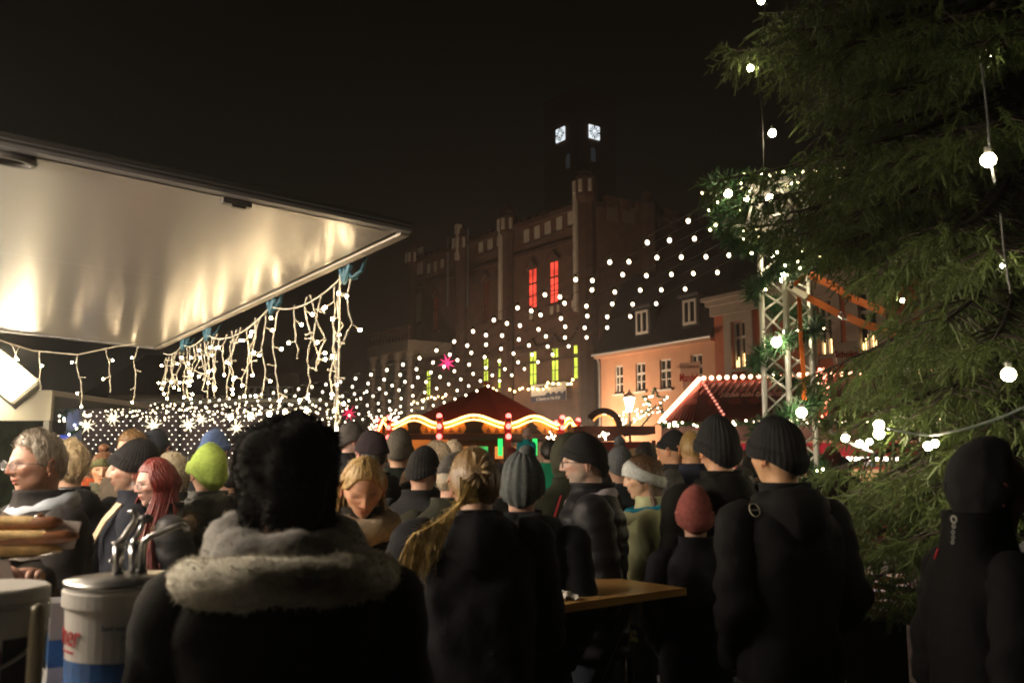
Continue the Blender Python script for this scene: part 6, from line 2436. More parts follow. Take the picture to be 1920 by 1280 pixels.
# 1 woman with the black fur hat, seen from behind
P = person('woman from behind in black fur hat, grey wool scarf and shearling collar', 545, 772, 1.84, yaw=4, hd=(-4, 2), build=1.12, jacket=('black_coat', (0.0096, 0.009, 0.0084), 'wool'), hat_h=.05, arms='down', collar=-.02)
def elb1(a):
    t = abs(a) / 180
    return float(14 - 26 * smooth01(np.array(t), .1, .5) - 22 * smooth01(np.array(t), .5, 1))
fh = shell(elb1, lambda a, t: .022 + .030 * math.exp(-((t - .42) / .26) ** 2) + .006 * math.sin(math.radians(a) * 3), P['p'], 64, 22, 0, nz=.018, nzs=22, top=.012)
blackfur = cloth('black_fur', (.010, .009, .009), 'wool')
o = ps(P, fh, 'fur_hat', blackfur)
fuzz(o, getv(o.data), vnormals(o.data), blackfur, 'fur_fibre', 9000, .020, .0011, 2, .1)
fl_ = MB()
for q in (-1, 1):
    c = on_head(100 * q, -24, .012)
    fl_.sphere(c + Vector((0, 0, -.01)), (.024, .042, .062), 12, 10)
fo = fl_.build('ear_flap', blackfur, o, True)
fuzz(o, getv(fo.data), vnormals(fo.data), blackfur, 'fur_fibre', 2500, .018, .0011, 6, .1)
# hair showing beside the hat
st_ = []
rgx = random.Random(4)
for i in range(70):
    a = -rgx.uniform(88, 125)
    p0 = on_head(a, -6, .012); p1 = on_head(a, -38, .020); p2 = Vector((p1.x * rgx.uniform(.95, 1.2), p1.y * 1.0 + rgx.uniform(-.01, .03), -.15 - rgx.uniform(0, .06)))
    st_.append([p0, p1, p2 + Vector((rgx.uniform(-.01, .01), 0, 0))])
mm = MB()
for pts in st_:
    Pp = [pts[0].lerp(pts[1], i / 4) for i in range(4)] + [pts[1].lerp(pts[2], i / 4) for i in range(5)]
    Pp = [q + Vector((.004 * math.sin(i * 1.3 + pts[0].x * 900), .004 * math.cos(i * 1.7 + pts[0].z * 700), 0)) for i, q in enumerate(Pp)]
    mm.tube(Pp, .0045, 5, flat=.6)
mm.build('hair', hairmat('greying_brown_hair', (.30, .22, .15)), P['root'], True, M=P['Mh'])
torus_scarf(P, 'grey_wool_scarf', (.36, .345, .32), .102, .058, .050, fz_=3500, L=.008, tilt=.25, squash=1.05, nz=.018)
torus_scarf(P, 'grey_wool_scarf', (.36, .345, .32), .108, .055, .03, fz_=3000, L=.008, tilt=-.10, nz=.016)
torus_scarf(P, 'shearling_cream', (.74, .70, .58), .175, .052, -.005, fz_=14000, tilt=-.10, squash=.85, pname='shearling_collar', nz=.012, L=.010)
MB().sphere(on_head(104, -36, .034), .005, 8, 6).build('earring', mat('gold', (.8, .6, .2), .2, 1.0), P['root'], True, M=P['Mh'])

# 2 half seen person at the left edge holding the bread rolls with sausage
s0 = 1.0
AP = {-1: [Vector((-.18, 0, 1.30)), Vector((-.25, .14, 1.10)), Vector((-.10, .44, 1.28))], 1: [Vector((.18, 0, 1.30)), Vector((.25, .14, 1.10)), Vector((.06, .50, 1.30))], 'curl': .35}
P = person('person with curly brown hair at the left edge holding a tray of sausage rolls', -96, 815, 2.6, yaw=-166, hd=(6, -6), jacket=('dark_brown_coat', (0.018, 0.0144, 0.0108), 'wool'), armpose=AP, hands=True, detail=1, hat_h=.02, skin=(.45, .26, .19))
shorthair(P, 'brown_curl_hair', (.14, .075, .035), el_f=30, off=.02, nz=.012, n_=500)
fringe_curtain(P, 'brown_curl_hair', (.14, .075, .035), 60, .10, 50, 150, 8, .008, .03, .03)
# rolls with sausages on paper
rp_ = at(20, 1020, 2.12)
tr_ = thing('paper_tray', 'white paper tray held under the sausage rolls at the left edge', 'paper tray', rp_)
pm_ = mat('paper_warm', (.72, .66, .62), .6)
mb = MB()
for i in range(9):
    for j in range(7):
        x_, y_ = -.12 + .24 * i / 8, -.06 + .13 * j / 6
        z_ = -.028 + .9 * max(0, y_ - .01) * (.9 + .2 * math.sin(i * 1.7)) + .35 * max(0, abs(x_) - .08) + .004 * math.sin(i * 3 + j * 2)
        mb.v.append((x_, y_, z_))
for i in range(8):
    for j in range(6):
        a_ = i * 7 + j
        mb.f.append((a_, a_ + 7, a_ + 8, a_ + 1))
mb.build('paper_sheet', pm_, tr_, True)
MB().poly([(-.10, -.03), (.04, -.035), (.05, -.10), (-.02, -.13), (-.12, -.12)], .003, T(-.02, -.05, .0) @ RX(.3)).build('paper_flap', pm_, tr_)
MB().poly([(.02, .0), (.10, .01), (.115, .07), (.03, .075)], .003, T(.04, .02, -.02) @ RZ(-.1)).build('paper_flap', pm_, tr_)
MB().poly([(-.06, .0), (-.01, .0), (.0, .06), (-.03, .075)], .003, T(.0, .01, .0)).build('paper_flap', pm_, tr_)
brd = mat('bread_crust', (.72, .48, .19), .55, noise_s=25, noise_a=.4, bump=.002, bump_s=60)
brc = mat('bread_crumb', (.78, .58, .30), .7, noise_s=40, noise_a=.2)
sau = mat('grilled_sausage', (.22, .085, .035), .3, noise_s=18, noise_a=.6)
for i, (dx, dy, dz, rz_, L_) in enumerate(((0.0, -.03, .0, .06, .13), (-.03, .015, .03, -.06, .11))):
    t = thing('sausage_roll', ['long bread roll with grilled sausage end sticking out, lower one on the tray', 'bread roll with grilled sausage behind the lower one on the tray'][i], 'sausage roll', rp_ + Vector((dx, dy, dz)), rz_, group='sausage rolls on the paper tray')
    n_ = 12
    for q, (zz, mname, mt) in enumerate(((-.008, 'bread_half', brd), (.020, 'bread_half', brc if i == 0 else brd))):
        mb = MB()
        mb.tube([(-L_ + 2 * L_ * k_ / n_, .002 * math.sin(k_), zz) for k_ in range(n_ + 1)], [.022 * max(.15, 1 - abs(2 * k_ / n_ - 1) ** 5) for k_ in range(n_ + 1)], 14, flat=.62 if q else .8)
        mb.build(mname, brd if q == 0 else brd, t, True)
    MB().tube([(-L_ - .02 + (2 * L_ + .055) * k_ / n_, -.006, .010 + .012 * (k_ / n_) ** 3) for k_ in range(n_ + 1)], [.006] + [.0145] * (n_ - 1) + [.007], 12).build('sausage', sau, t, True)
t = thing('sausage', 'upright grilled sausage end standing behind the rolls', 'sausage', at(72, 985, 2.2))
MB().tube([(-.015, 0, -.03), (-.004, 0, .0), (.004, 0, .02), (.006, 0, .028)], [.014, .015, .013, .006], 12).build('sausage_body', sau, t, True)

# 3 grey haired man with glasses
P = person('grey haired man with glasses and light grey hood over a dark jacket', 84, 806, 3.35, yaw=110, hd=(8, 0), build=1.22, jacket=('charcoal_jacket', (0.024, 0.0216, 0.0216), 'plain'), detail=2, skin=(.56, .31, .22), hat_h=.012, p={'jaw': .12, 'nose': 1.05}, brow=(.3, .25, .2), arms='fold')
shorthair(P, 'grey_hair', (.42, .37, .30), el_f=44, off=.014, temple=0, n_=1500, L=.03)
glasses(P, (.25, .24, .24))
torus_scarf(P, 'light_grey_hood', (.42, .46, .52), .092, .040, .01, 'plain', tilt=-.35, pname='hood_lining', nz=.003)
MB().box((-.02, 0, -.005), (.02, .004, .005)).build('chest_logo', mat('logo_red', (.6, .02, .03), .5), P['root'], M=T(-.10, .155, P['H'] * .735) @ RZ(.25) @ RX(-.2))

# 4 person behind him, blonde grey hair
P = person('person with blond grey hair and black jacket behind the grey haired man', 135, 826, 4.3, yaw=15, jacket=BLKJ, build=1.1, hoodback=True)
shorthair(P, 'blond_grey_hair', (.42, .32, .18), off=.02, nz=.012, n_=1500, L=.03, el_b=-44)
# 5 dark curly hair with orange scarf
P = person('person with dark curly hair and an orange scarf far left', 163, 848, 7.6, yaw=10, jacket=('olive_jacket', (0.03, 0.03, 0.021), 'plain'), detail=1)
shorthair(P, 'black_curly_hair', (.03, .025, .022), off=.035, nz=.03, n_=600)
torus_scarf(P, 'orange_scarf', (.62, .12, .04), .10, .055, .01)
# 6 woman with olive headband and bun
P = person('woman facing us with olive knotted headband and a hair bun', 195, 846, 6.2, yaw=176, hd=(2, -4), jacket=('olive_grey_jacket', (0.1, 0.095, 0.065), 'plain'), detail=2, skin=(.62, .34, .19), build=.95, k=1)
shorthair(P, 'auburn_hair', (.20, .085, .035), el_f=36, off=.012)
headband(P, 'olive_headband', (.13, .13, .055), el_f=(52, 22), el_b=(20, -10), off=.020, knot=True)
bb = MB().sphere((0, -.015, .16), (.038, .036, .03), 14, 10)
bb.v = [(x + .008 * noise.noise(Vector((x, y, z)) * 50), y, z + .01 * noise.noise(Vector((z, y, x)) * 50)) for x, y, z in bb.v]
ps(P, bb, 'hair_bun', hairmat('auburn_hair', (.20, .085, .035)))
torus_scarf(P, 'olive_collar', (.09, .085, .06), .085, .035, .0, 'plain', pname='collar')
# 7 young man with black beanie in profile
P = person('young man in slouchy black beanie looking left, bag strap across his chest', 258, 822, 4.25, yaw=90, hd=(4, 0), build=1.05, jacket=('navy_coat', (0.018, 0.0204, 0.0288), 'plain'), detail=2, skin=(.60, .36, .27), p={'nose': 1.05}, hat_h=.035, beard=(.25, .16, .10))
beanie(P, 'black_knit', (.016, .016, .017), el_f=22, el_b=-30, top=.028, slouch=.035, off=.014)
ribbon([P['Lb'] @ Vector(q) for q in ((-.12, .06, P['H'] * .845), (-.14, .12, P['H'] * .80), (-.08, .185, P['H'] * .72), (.06, .20, P['H'] * .60), (.16, .14, P['H'] * .52))], .045, wv=(1, .3, .4)).build('bag_strap', mat('strap_beige', (.50, .40, .26), .6, noise_s=50, noise_a=.3), P['root'])
# 8 brown hair behind the beanie
P = person('brown haired person mostly hidden behind the slouchy black beanie', 254, 806, 6.0, yaw=130, jacket=('brown_coat', (0.07, 0.055, 0.04), 'plain'), skin=(.6, .36, .25))
shorthair(P, 'light_brown_hair', (.26, .15, .06), off=.016)
# 9 man with dark cap
P = person('man from behind wearing a dark baseball cap', 292, 806, 6.1, yaw=-18, jacket=('green_grey_coat', (0.021, 0.027, 0.021), 'plain'), hat_h=.01, skin=(.50, .28, .2))
o = beanie(P, 'cap_dark', (.022, .026, .035), 'plain', el_f=22, el_b=-6, el_s=12, off=.012, ribs=0, cuff=0, pname='cap')
vz = MB()
vz.loft([[on_head(a, 18, .012) + Vector((0, d * math.cos(math.radians(a)) ** .5 * 1.0, -.25 * d + z_)) for a in range(-60, 61, 12)][::1] for d, z_ in ((0, 0), (.07, 0), (.07, -.004), (0, -.004))], False)
vz.build('visor', MATS['cap_dark'], o, True)
shorthair(P, 'dark_hair', (.03, .022, .015), el_b=-30, off=.006, el_f=50, n_=0)
# 10 woman with long red hair
P = person('young woman with long dark red hair and thin glasses looking left', 306, 856, 4.15, yaw=108, hd=(8, -3), build=.92, jacket=('grey_puffer', (0.0252, 0.0252, 0.027), 'puffer'), detail=2, skin=(.66, .40, .32), p={'nose': .9, 'jaw': .3}, brow=(.2, .07, .04), hoodback=False)
rh = hairmat('red_hair', (.17, .016, .013))
def elr(a):
    t = abs(a) / 180
    return float(40 - 32 * smooth01(np.array(t), .18, .36) - 40 * smooth01(np.array(t), .36, .7))
ps(P, shell(elr, lambda a, t: .012 * (1 - .5 * t ** 3), P['p'], 80, 20, 0, nz=.002, nzs=30, streak=.004), 'hair', rh)
fringe_curtain(P, 'red_hair', (.17, .016, .013), 260, .40, 52, 165, 12, .0075, .03, .10, frontfall=.13)
glasses(P, (.12, .10, .09), .021)
torus_scarf(P, 'fur_trim_brown', (.16, .11, .07), .125, .035, -.035, fz_=2500, pname='hood_fur', L=.03)
# 11 faux fur hood
P = person('person wearing a pale furry hood between the red haired woman and green beanie', 325, 850, 5.3, yaw=20, jacket=('dark_parka', (0.018, 0.018, 0.0168), 'plain'), hat_h=.03)
o = hood_up(P, 'fur_hood', (.34, .29, .2), 'wool', off=.035)
fuzz(o, getv(o.data), vnormals(o.data), cloth('fur_pale', (.40, .34, .24), 'wool'), 'fur_fibre', 3500, .035, .0016, 2, .1)
# 12 green beanie
P = person('person in lime green beanie and dark olive puffer jacket from behind', 391, 830, 4.5, yaw=30, hd=(0, 6), build=1.08, jacket=('dark_olive_puffer', (0.024, 0.0252, 0.018), 'puffer'), hat_h=.035, hoodback=True)
beanie(P, 'lime_knit', (.33, .45, .09), el_f=10, el_b=-44, top=.03, slouch=.02, off=.013, ribs=50)
# 13 blue beanie
P = person('taller man in a blue fine knit beanie behind the green one', 400, 806, 5.9, yaw=-28, jacket=('dark_coat_a', (0.012, 0.0132, 0.015), 'plain'), hat_h=.02, skin=(.52, .3, .2))
beanie(P, 'blue_knit', (.075, .12, .26), el_f=20, el_b=-12, el_s=6, off=.014, ribs=0)
# 14 blond woman looking down
AP = {-1: [Vector((-.15, 0, 1.27)), Vector((-.22, .03, 1.02)), Vector((-.05, .24, 1.10))], 1: [Vector((.15, 0, 1.27)), Vector((.22, .03, 1.02)), Vector((.04, .25, 1.12))], 'curl': .5}
P = person('blond woman with parted hair looking down at her hands', 678, 842, 3.45, yaw=182, hd=(4, -22), build=.9, jacket=('dark_wool_coat', (0.018, 0.0156, 0.0132), 'wool'), detail=2, skin=(.60, .32, .20), p={'jaw': .3, 'nose': .85}, armpose=AP, hands=True, hat_h=.01, lean=4)
bl = hairmat('blond_hair', (.50, .33, .12))
def elbl(a):
    t = abs(a) / 180
    return float(46 - 34 * smooth01(np.array(t), .10, .36) - 36 * smooth01(np.array(t), .36, .7))
ps(P, shell(elbl, lambda a, t: .012 * (1 - .5 * t ** 3) - .004 * math.exp(-(a / 14) ** 2), P['p'], 84, 20, 0, nz=.002, streak=.005), 'hair', bl)
fringe_curtain(P, 'blond_hair', (.50, .33, .12), 90, .12, 100, 170, 21, .007, .0, .0)
torus_scarf(P, 'beige_scarf', (.34, .27, .18), .10, .05, .005, fz_=1500)
ph = thing('phone', 'dark phone held in the blond woman\'s hands', 'phone', WM[P['root'].name] @ (P['Lb'] @ Vector((-.01, .34, 1.13))))
MB().box((-.035, -.07, 0), (.035, .07, .008)).build('phone_body', mat('phone_dark', (.02, .02, .02), .2), ph, M=RX(.4))
# 15 child in grey beanie carried on the arm
P = person('small child in dark grey knit beanie looking right over a shoulder', 655, 790, 5.3, yaw=-74, hd=(0, 0), k=.62, seat=.62, jacket=('child_jacket', (0.018, 0.018, 0.021), 'plain'), detail=2, skin=(.64, .42, .36), p={'nose': .6, 'jaw': .15}, hat_h=.02)
beanie(P, 'charcoal_knit', (.075, .068, .065), el_f=20, el_b=-34, top=.02, off=.013, ribs=70, cuff=.3)
# 16 man carrying the child
P = person('man in a black flat cap with his ear showing, carrying the child', 700, 806, 4.95, yaw=20, build=1.2, jacket=('black_coat_b', (0.0096, 0.009, 0.0096), 'plain'), hat_h=.02, skin=(.55, .27, .22), hoodback=True)
beanie(P, 'flat_cap_dark', (.020, .014, .018), 'plain', el_f=22, el_b=4, el_s=12, off=.020, ribs=0, cuff=0, top=.0, pname='flat_cap')
shorthair(P, 'dark_hair', (.03, .022, .015), el_b=-30, off=.006, el_f=50, n_=0)
# 17 grey beanie man
P = person('man from behind in a tall dark grey beanie and black backpack', 748, 800, 5.9, yaw=-12, build=1.08, jacket=('green_black_coat', (0.012, 0.0156, 0.0132), 'plain'), hat_h=.05, skin=(.6, .36, .24))
beanie(P, 'grey_brown_knit', (.10, .088, .072), el_f=20, el_b=-22, el_s=-4, top=.05, slouch=-.01, off=.010, ribs=64)
MB().sphere((0, -.24, P['H'] * .70), (.16, .12, .24), 20, 14).build('backpack', cloth('backpack_cloth', (.018, .022, .02)), P['root'], True)
# 18 dark shoulder figure between
P = person('broad man in plain black coat and woolly black hat in the middle of the crowd', 792, 838, 4.6, yaw=-30, build=1.15, jacket=BLKJ)
beanie(P, 'black_knit', (.016, .016, .017), el_f=20, el_b=-20)
# 19 white hair
P = person('white haired old man facing left before the pavilion', 822, 826, 6.1, yaw=70, hd=(0, 4), jacket=('dark_coat_c', (0.015, 0.0144, 0.0132), 'plain'), skin=(.62, .36, .26), p={'jaw': .12})
shorthair(P, 'white_hair', (.72, .58, .42), off=.014, n_=800, el_f=44)
P = person('second white haired person just right of the old man', 850, 826, 6.8, yaw=10, jacket=('dark_coat_c', (0.015, 0.0144, 0.0132), 'plain'), skin=(.62, .36, .26))
shorthair(P, 'white_hair', (.72, .58, .42), off=.016, n_=600)
# 20 grey haired man bending beside the pony tail
P = person('grey streaked man in a flat cap leaning in beside the pony tail', 838, 850, 4.2, yaw=-20, hd=(-20, -4), jacket=('olive_waxed_coat', (0.027, 0.0276, 0.0192), 'plain'), skin=(.58, .32, .23), build=1.05, lean=6)
shorthair(P, 'streaked_hair', (.34, .28, .2), off=.012, n_=800)
beanie(P, 'grey_cap', (.07, .065, .06), el_f=26, el_b=14, el_s=24, off=.02, ribs=0, cuff=0, pname='flat_cap')
# 21 woman with the blond pony tail
s_ = 1.0
AP = {-1: [Vector((-.19, 0, 1.34)), Vector((-.27, .10, 1.08)), Vector((-.20, .30, 1.02))], 1: [Vector((.17, 0, 1.34)), Vector((.22, .06, 1.06)), Vector((.12, .30, 1.02))]}
P = person('woman from behind with a long blond pony tail over her dark padded coat', 897, 832, 2.85, yaw=4, hd=(10, -8), build=1.02, jacket=('dark_slate_coat', (.012, .012, .015), 'plain'), hem=.30, armpose=AP, lean=5, hoodback=True, hat_h=.01)
def elpt(a):
    t = abs(a) / 180
    return float(44 - 50 * smooth01(np.array(t), .2, .5) - 40 * smooth01(np.array(t), .5, .85))
ht = hairmat('ash_blond_hair', (.24, .145, .055))
ho = ps(P, shell(elpt, lambda a, t: .014 * (1 - .3 * t ** 4), P['p'], 96, 24, 0, nz=.003, nzs=24, streak=.007), 'hair', ht)
fuzz(ho, getv(ho.data), vnormals(ho.data), ht, 'loose_hair', 700, .018, .0009, 2, .1)
hc = MB()
rgx = random.Random(2)
for i in range(12):
    a = rgx.uniform(0, 6.28)
    b0 = Vector((-.012 + .014 * math.cos(a), -.115, .032 + .02 * math.sin(a)))
    hc.tube([b0, b0 + Vector((.02 * math.cos(a), -.014, .026 * math.sin(a))), b0 + Vector((.038 * math.cos(a), -.006, .045 * math.sin(a)))], [.006, .009, .003], 6, flat=.6)
hc.build('hair_tie', hairmat('ash_blond_light', (.38, .27, .14)), ho, True)
st_ = []
for i in range(150):
    w_ = rgx.uniform(-.05, .05)
    p0 = Vector((-.03 + rgx.uniform(-.045, .015), -.108 + rgx.uniform(-.006, .006), -.03 + rgx.uniform(-.045, .04)))
    e_ = Vector((-.225 + w_ * 1.5 + rgx.uniform(-.02, .02), -.09 + rgx.uniform(-.02, .03), -.30 + w_ + rgx.uniform(-.045, .03)))
    st_.append([p0, Vector((-.085 + w_ * .35, -.125, -.085 + w_ * .4)), Vector((-.145 + w_, -.145, -.135 + w_ * .6)), Vector((-.195 + w_ * 1.2, -.125, -.20)), e_])
mm = MB()
for pts in st_:
    n2 = 12; k_ = len(pts); Pp = []
    for i in range(n2 + 1):
        s = i / n2 * (k_ - 1); j = min(int(s), k_ - 2); t = s - j
        a0, a1, a2, a3 = pts[max(j - 1, 0)], pts[j], pts[j + 1], pts[min(j + 2, k_ - 1)]
        Pp.append(.5 * ((2 * a1) + (a2 - a0) * t + (2 * a0 - 5 * a1 + 4 * a2 - a3) * t * t + (3 * a1 - a0 - 3 * a2 + a3) * t ** 3))
    mm.tube(Pp, [.0042 * (1 - .6 * (i / n2) ** 3) for i in range(n2 + 1)], 5, flat=.55)
po = mm.build('pony_tail', hairmat('golden_hair', (.80, .52, .17)), P['root'], True, M=P['Mh'])
fuzz(po, getv(po.data), vnormals(po.data) * .5 + np.array([-.5, 0, -.7]), MATS['golden_hair'], 'flyaway_hair', 500, .04, .0006, 3, .1)
# 22 grey wool hat
P = person('woman from behind in a grey floppy wool hat and dark hooded coat', 978, 846, 3.5, yaw=-8, build=1.1, jacket=('blue_black_coat', (0.012, 0.0132, 0.0156), 'plain'), hat_h=.03, hoodback=True)
beanie(P, 'grey_wool_hat', (.085, .095, .095), el_f=16, el_b=-42, el_s=-12, top=.022, slouch=-.015, off=.018, ribs=18, cuff=0)
b_ = MB().sphere((.02, 0, .155), (.035, .035, .028), 12, 8); ps(P, b_, 'hat_tuft', MATS['grey_wool_hat'])
torus_scarf(P, 'blue_black_hood', (.022, .026, .03), .10, .06, .0, 'plain', pname='hood')
# 23 green jacket
P = person('dark haired person in a bright green jacket under the pavilion', 1029, 824, 9.0, yaw=0, jacket=('green_jacket', (0.01, 0.2, 0.1), 'plain'), build=1.05)
shorthair(P, 'dark_hair2', (.02, .018, .015), off=.016, n_=0)
# 24 dark olive hooded
P = person('person with raised dark olive hood left of the bespectacled man', 1066, 812, 4.9, yaw=-10, build=1.1, jacket=('olive_black_coat', (0.021, 0.0228, 0.0144), 'plain'), hat_h=.03)
hood_up(P, 'olive_hood', (.04, .042, .028), off=.03)
# 25 man with glasses
P = person('man in profile with black beanie, dark rimmed glasses and grey stubble beard', 1104, 815, 4.2, yaw=92, hd=(6, -2), build=1.18, jacket=('dark_grey_quilt', (.011, .011, .014), 'puffer'), detail=2, skin=(.60, .40, .31), p={'nose': 1.15, 'jaw': .14}, beard=(.42, .36, .30), hat_h=.012)
beanie(P, 'black_knit', (.016, .016, .017), el_f=20, el_b=-38, el_s=2, top=.008, off=.013, ribs=60)
glasses(P, (.04, .02, .02), .021)
torus_scarf(P, 'pale_hood_lining', (.46, .42, .46), .092, .036, .0, 'plain', nz=.003, tilt=-.30, pname='hood_lining')
ribbon([Vector(q) for q in ((-.02, .13, P['H'] * .845), (-.02, .175, P['H'] * .76), (-.02, .185, P['H'] * .62))], .012, wv=(1, 0, 0)).build('red_piping', mat('piping_red', (.35, .02, .03), .6), P['root'])
# 26 child on shoulders with turquoise jacket
P = person('small child with pale pink hat and turquoise jacket on somebody\'s shoulders', 987, 800, 13.5, yaw=-30, k=.6, seat=.62, jacket=('turquoise_jacket', (0.01, 0.3, 0.34), 'plain'), detail=1, skin=(.6, .36, .26), hat_h=.02)
beanie(P, 'pink_knit', (.62, .42, .36), el_f=20, el_b=-28, ribs=0)
P = person('person carrying the turquoise child, red hair just visible', 960, 838, 13.2, yaw=0, jacket=BLKJ)
shorthair(P, 'red_brown_hair', (.22, .03, .02), off=.016, n_=0)
# 27 grey bobble hat
P = person('person in grey bobble hat and dark blue padded coat seen from behind', 1163, 822, 5.4, yaw=12, build=1.0, jacket=('blue_grey_puffer', (0.018, 0.0216, 0.0276), 'puffer'), hat_h=.06, hoodback=True)
beanie(P, 'grey_bobble_knit', (.10, .105, .11), el_f=20, el_b=-24, pom=.033)
torus_scarf(P, 'tan_fur', (.20, .11, .045), .11, .03, -.02, fz_=500, pname='fur_collar', L=.03)
# 28 girl with pale headband
P = person('girl in profile with pale grey knitted headband and light green jacket', 1213, 854, 4.7, yaw=94, hd=(4, -2), k=.9, build=.95, jacket=('pale_green_jacket', (.42, .44, .26), 'plain'), detail=2, skin=(.66, .42, .27), p={'nose': .9, 'jaw': .3})
shorthair(P, 'brown_hair', (.11, .06, .03), off=.02, el_f=36, el_b=-44)
headband(P, 'pale_headband', (.52, .54, .52), el_f=(58, 14), el_b=(6, -26), off=.032)
fringe_curtain(P, 'brown_hair', (.11, .06, .03), 70, .10, 110, 175, 31, .008, .04, .02)
torus_scarf(P, 'blue_stripe_collar', (.02, .22, .34), .112, .018, .012, 'plain', pname='blue_collar_stripe', nz=.002)
torus_scarf(P, 'pale_green_jacket', (.42, .44, .26), .108, .036, -.015, 'plain', pname='jacket_collar')
# 29 black beanie further back
P = person('man with pointed black beanie facing left before the almond stall', 1262, 806, 6.6, yaw=70, jacket=BLKJ, skin=(.62, .34, .2), hat_h=.03)
beanie(P, 'black_knit', (.016, .016, .017), el_f=18, el_b=-10, el_s=8, top=.03, slouch=.03)
# 30 shaved head
P = person('man with shaved blond head and dark coat from behind', 1297, 806, 5.9, yaw=8, jacket=NAVY, build=1.1, skin=(.50, .28, .14), hat_h=.0)
shorthair(P, 'shaved_hair', (.32, .20, .07), off=.003, nz=.001, streak=0, n_=0, el_b=-26)
P = person('man with short dark hair and red ear right of the shaved head', 1325, 812, 6.3, yaw=-10, jacket=BLKJ, skin=(.58, .26, .18), hat_h=.0)
shorthair(P, 'dark_hair', (.03, .022, .015), off=.008, n_=0)
# 31 tall dark man
P = person('tall man in black hat and black coat left of the badge jacket', 1348, 778, 4.0, yaw=18, hd=(10, 0), build=.98, jacket=('black_coat_d', (.008, .008, .007), 'plain'), hat_h=.03, hoodback=True, skin=(.62, .34, .2))
beanie(P, 'black_knit', (.016, .016, .017), el_f=16, el_b=-40, el_s=-6, top=.02, off=.014)
# 32 child in pink beanie
P = person('child in a dusty pink beanie and black jacket, shortest in the front row', 1302, 908, 3.8, yaw=5, build=.88, k=.8, jacket=('black_jacket_e', (0.0072, 0.0072, 0.0108), 'plain'), hat_h=.03, trousers=(.10, .11, .13))
beanie(P, 'dusty_pink_knit', (.24, .07, .06), el_f=14, el_b=-40, el_s=-14, top=.02, off=.012, ribs=0)
# 33 big man with the badge
P = person('big man in black beanie and dark jacket with round sleeve badge', 1462, 783, 3.25, yaw=32, hd=(18, 0), build=.98, jacket=('dark_grey_jacket', (.009, .009, .010), 'plain'), hat_h=.02, hoodback=True, skin=(.62, .36, .2), hem=.40, trousers=(.05, .055, .07))
beanie(P, 'black_knit', (.016, .016, .017), el_f=18, el_b=-34, el_s=-4, top=.014, off=.013)
badge = MB()
bc = at(1413, 957, 2.93)
Mi_ = WM[P['root'].name].inverted()
tq = Mi_ @ bc
qd = (Mi_.to_3x3() @ Vector((-.55, -1, .05))).normalized()
dgx = bpy.context.evaluated_depsgraph_get()
bvh_hit = None
from mathutils.bvhtree import BVHTree
bv = surf(P)
o_ = Mi_ @ Vector((0, 0, CAMZ)); dd = (tq - o_).normalized()
hit = bv.ray_cast(o_, dd)
if hit[0]:
    nrm_ = hit[1]
    Mb_ = T(hit[0] + nrm_ * .005) @ nrm_.to_track_quat('Z', 'Y').to_matrix().to_4x4()
    rg_ = [(math.cos(a) * .019, math.sin(a) * .024, .002) for a in [2 * PI * i / 24 for i in range(25)]]
    b1_ = MB().tube(rg_, .0026, 6, False).build('sleeve_badge', mat('badge_beige', (.42, .38, .27), .6), P['root'], M=Mb_)
    bb_ = MB()
    for i in range(6):
        bb_.box((-.014 + i * .005, -.003, .0), (-.0105 + i * .005, .003, .003))
    bb_.build('badge_lettering', mat('badge_grey', (.30, .28, .24), .6), b1_)
# 34, 35 far ones on the right
P = person('person in maroon hood standing before the lit sweets window', 1560, 838, 9.5, yaw=0, jacket=('maroon_black', (0.018, 0.0072, 0.0072), 'plain'), hat_h=.02, detail=1)
hood_up(P, 'maroon_hood', (.07, .012, .012), off=.02)
P = person('dark haired person right of the maroon hood', 1583, 856, 9.8, yaw=40, jacket=BLKJ, detail=1)
shorthair(P, 'dark_hair', (.03, .022, .015), off=.012, n_=0)
# 36 dark hooded figure at the right
P = person('dark hooded person with glasses glinting, nearest the spruce on the right', 1830, 812, 2.35, yaw=-62, hd=(-4, -4), build=.92, jacket=('black_softshell', (.003, .003, .0034), 'plain'), collar=.03, detail=2, skin=(.22, .10, .07), hat_h=.03, hem=.36)
hood_up(P, 'black_hood', (.011, .011, .012), off=.018, open_=78)
glasses(P, (.10, .06, .06), .02)
Mi_ = WM[P['root'].name].inverted()
bv = surf(P)
o_ = Mi_ @ Vector((0, 0, CAMZ))
for i, (px, py, r_) in enumerate(((1790, 973, .0085), (1790, 986, .0045), (1789, 997, .0045), (1789, 1007, .0045), (1788, 1016, .0045))):
    h_ = bv.ray_cast(o_, ((Mi_ @ at(px, py, 2.3)) - o_).normalized())
    if h_[0]:
        Mb_ = T(h_[0] + h_[1] * .003) @ h_[1].to_track_quat('Z', 'Y').to_matrix().to_4x4()
        MB().tube([(math.cos(a) * r_, math.sin(a) * r_, 0) for a in [2 * PI * j / 12 for j in range(13)]], r_ * .25, 5, False).build('jacket_print', mat('print_pale', (.4, .4, .36), .6), P['root'], M=Mb_)
h_ = bv.ray_cast(o_, ((Mi_ @ at(1759, 1039, 2.3)) - o_).normalized())
if h_[0]:
    MB().box((-.003, -.014, 0), (.003, .014, .003)).build('red_tag', mat('logo_red'), P['root'], M=T(h_[0] + h_[1] * .003) @ h_[1].to_track_quat('Z', 'Y').to_matrix().to_4x4())
# 37 right edge grey coat
P = person('person in dull grey coat cut off by the right frame edge', 1985, 850, 2.6, yaw=-20, build=1.1, jacket=('dull_grey_coat', (0.07, 0.07, 0.08), 'wool'))
shorthair(P, 'dark_hair2', (.02, .018, .015), off=.016)
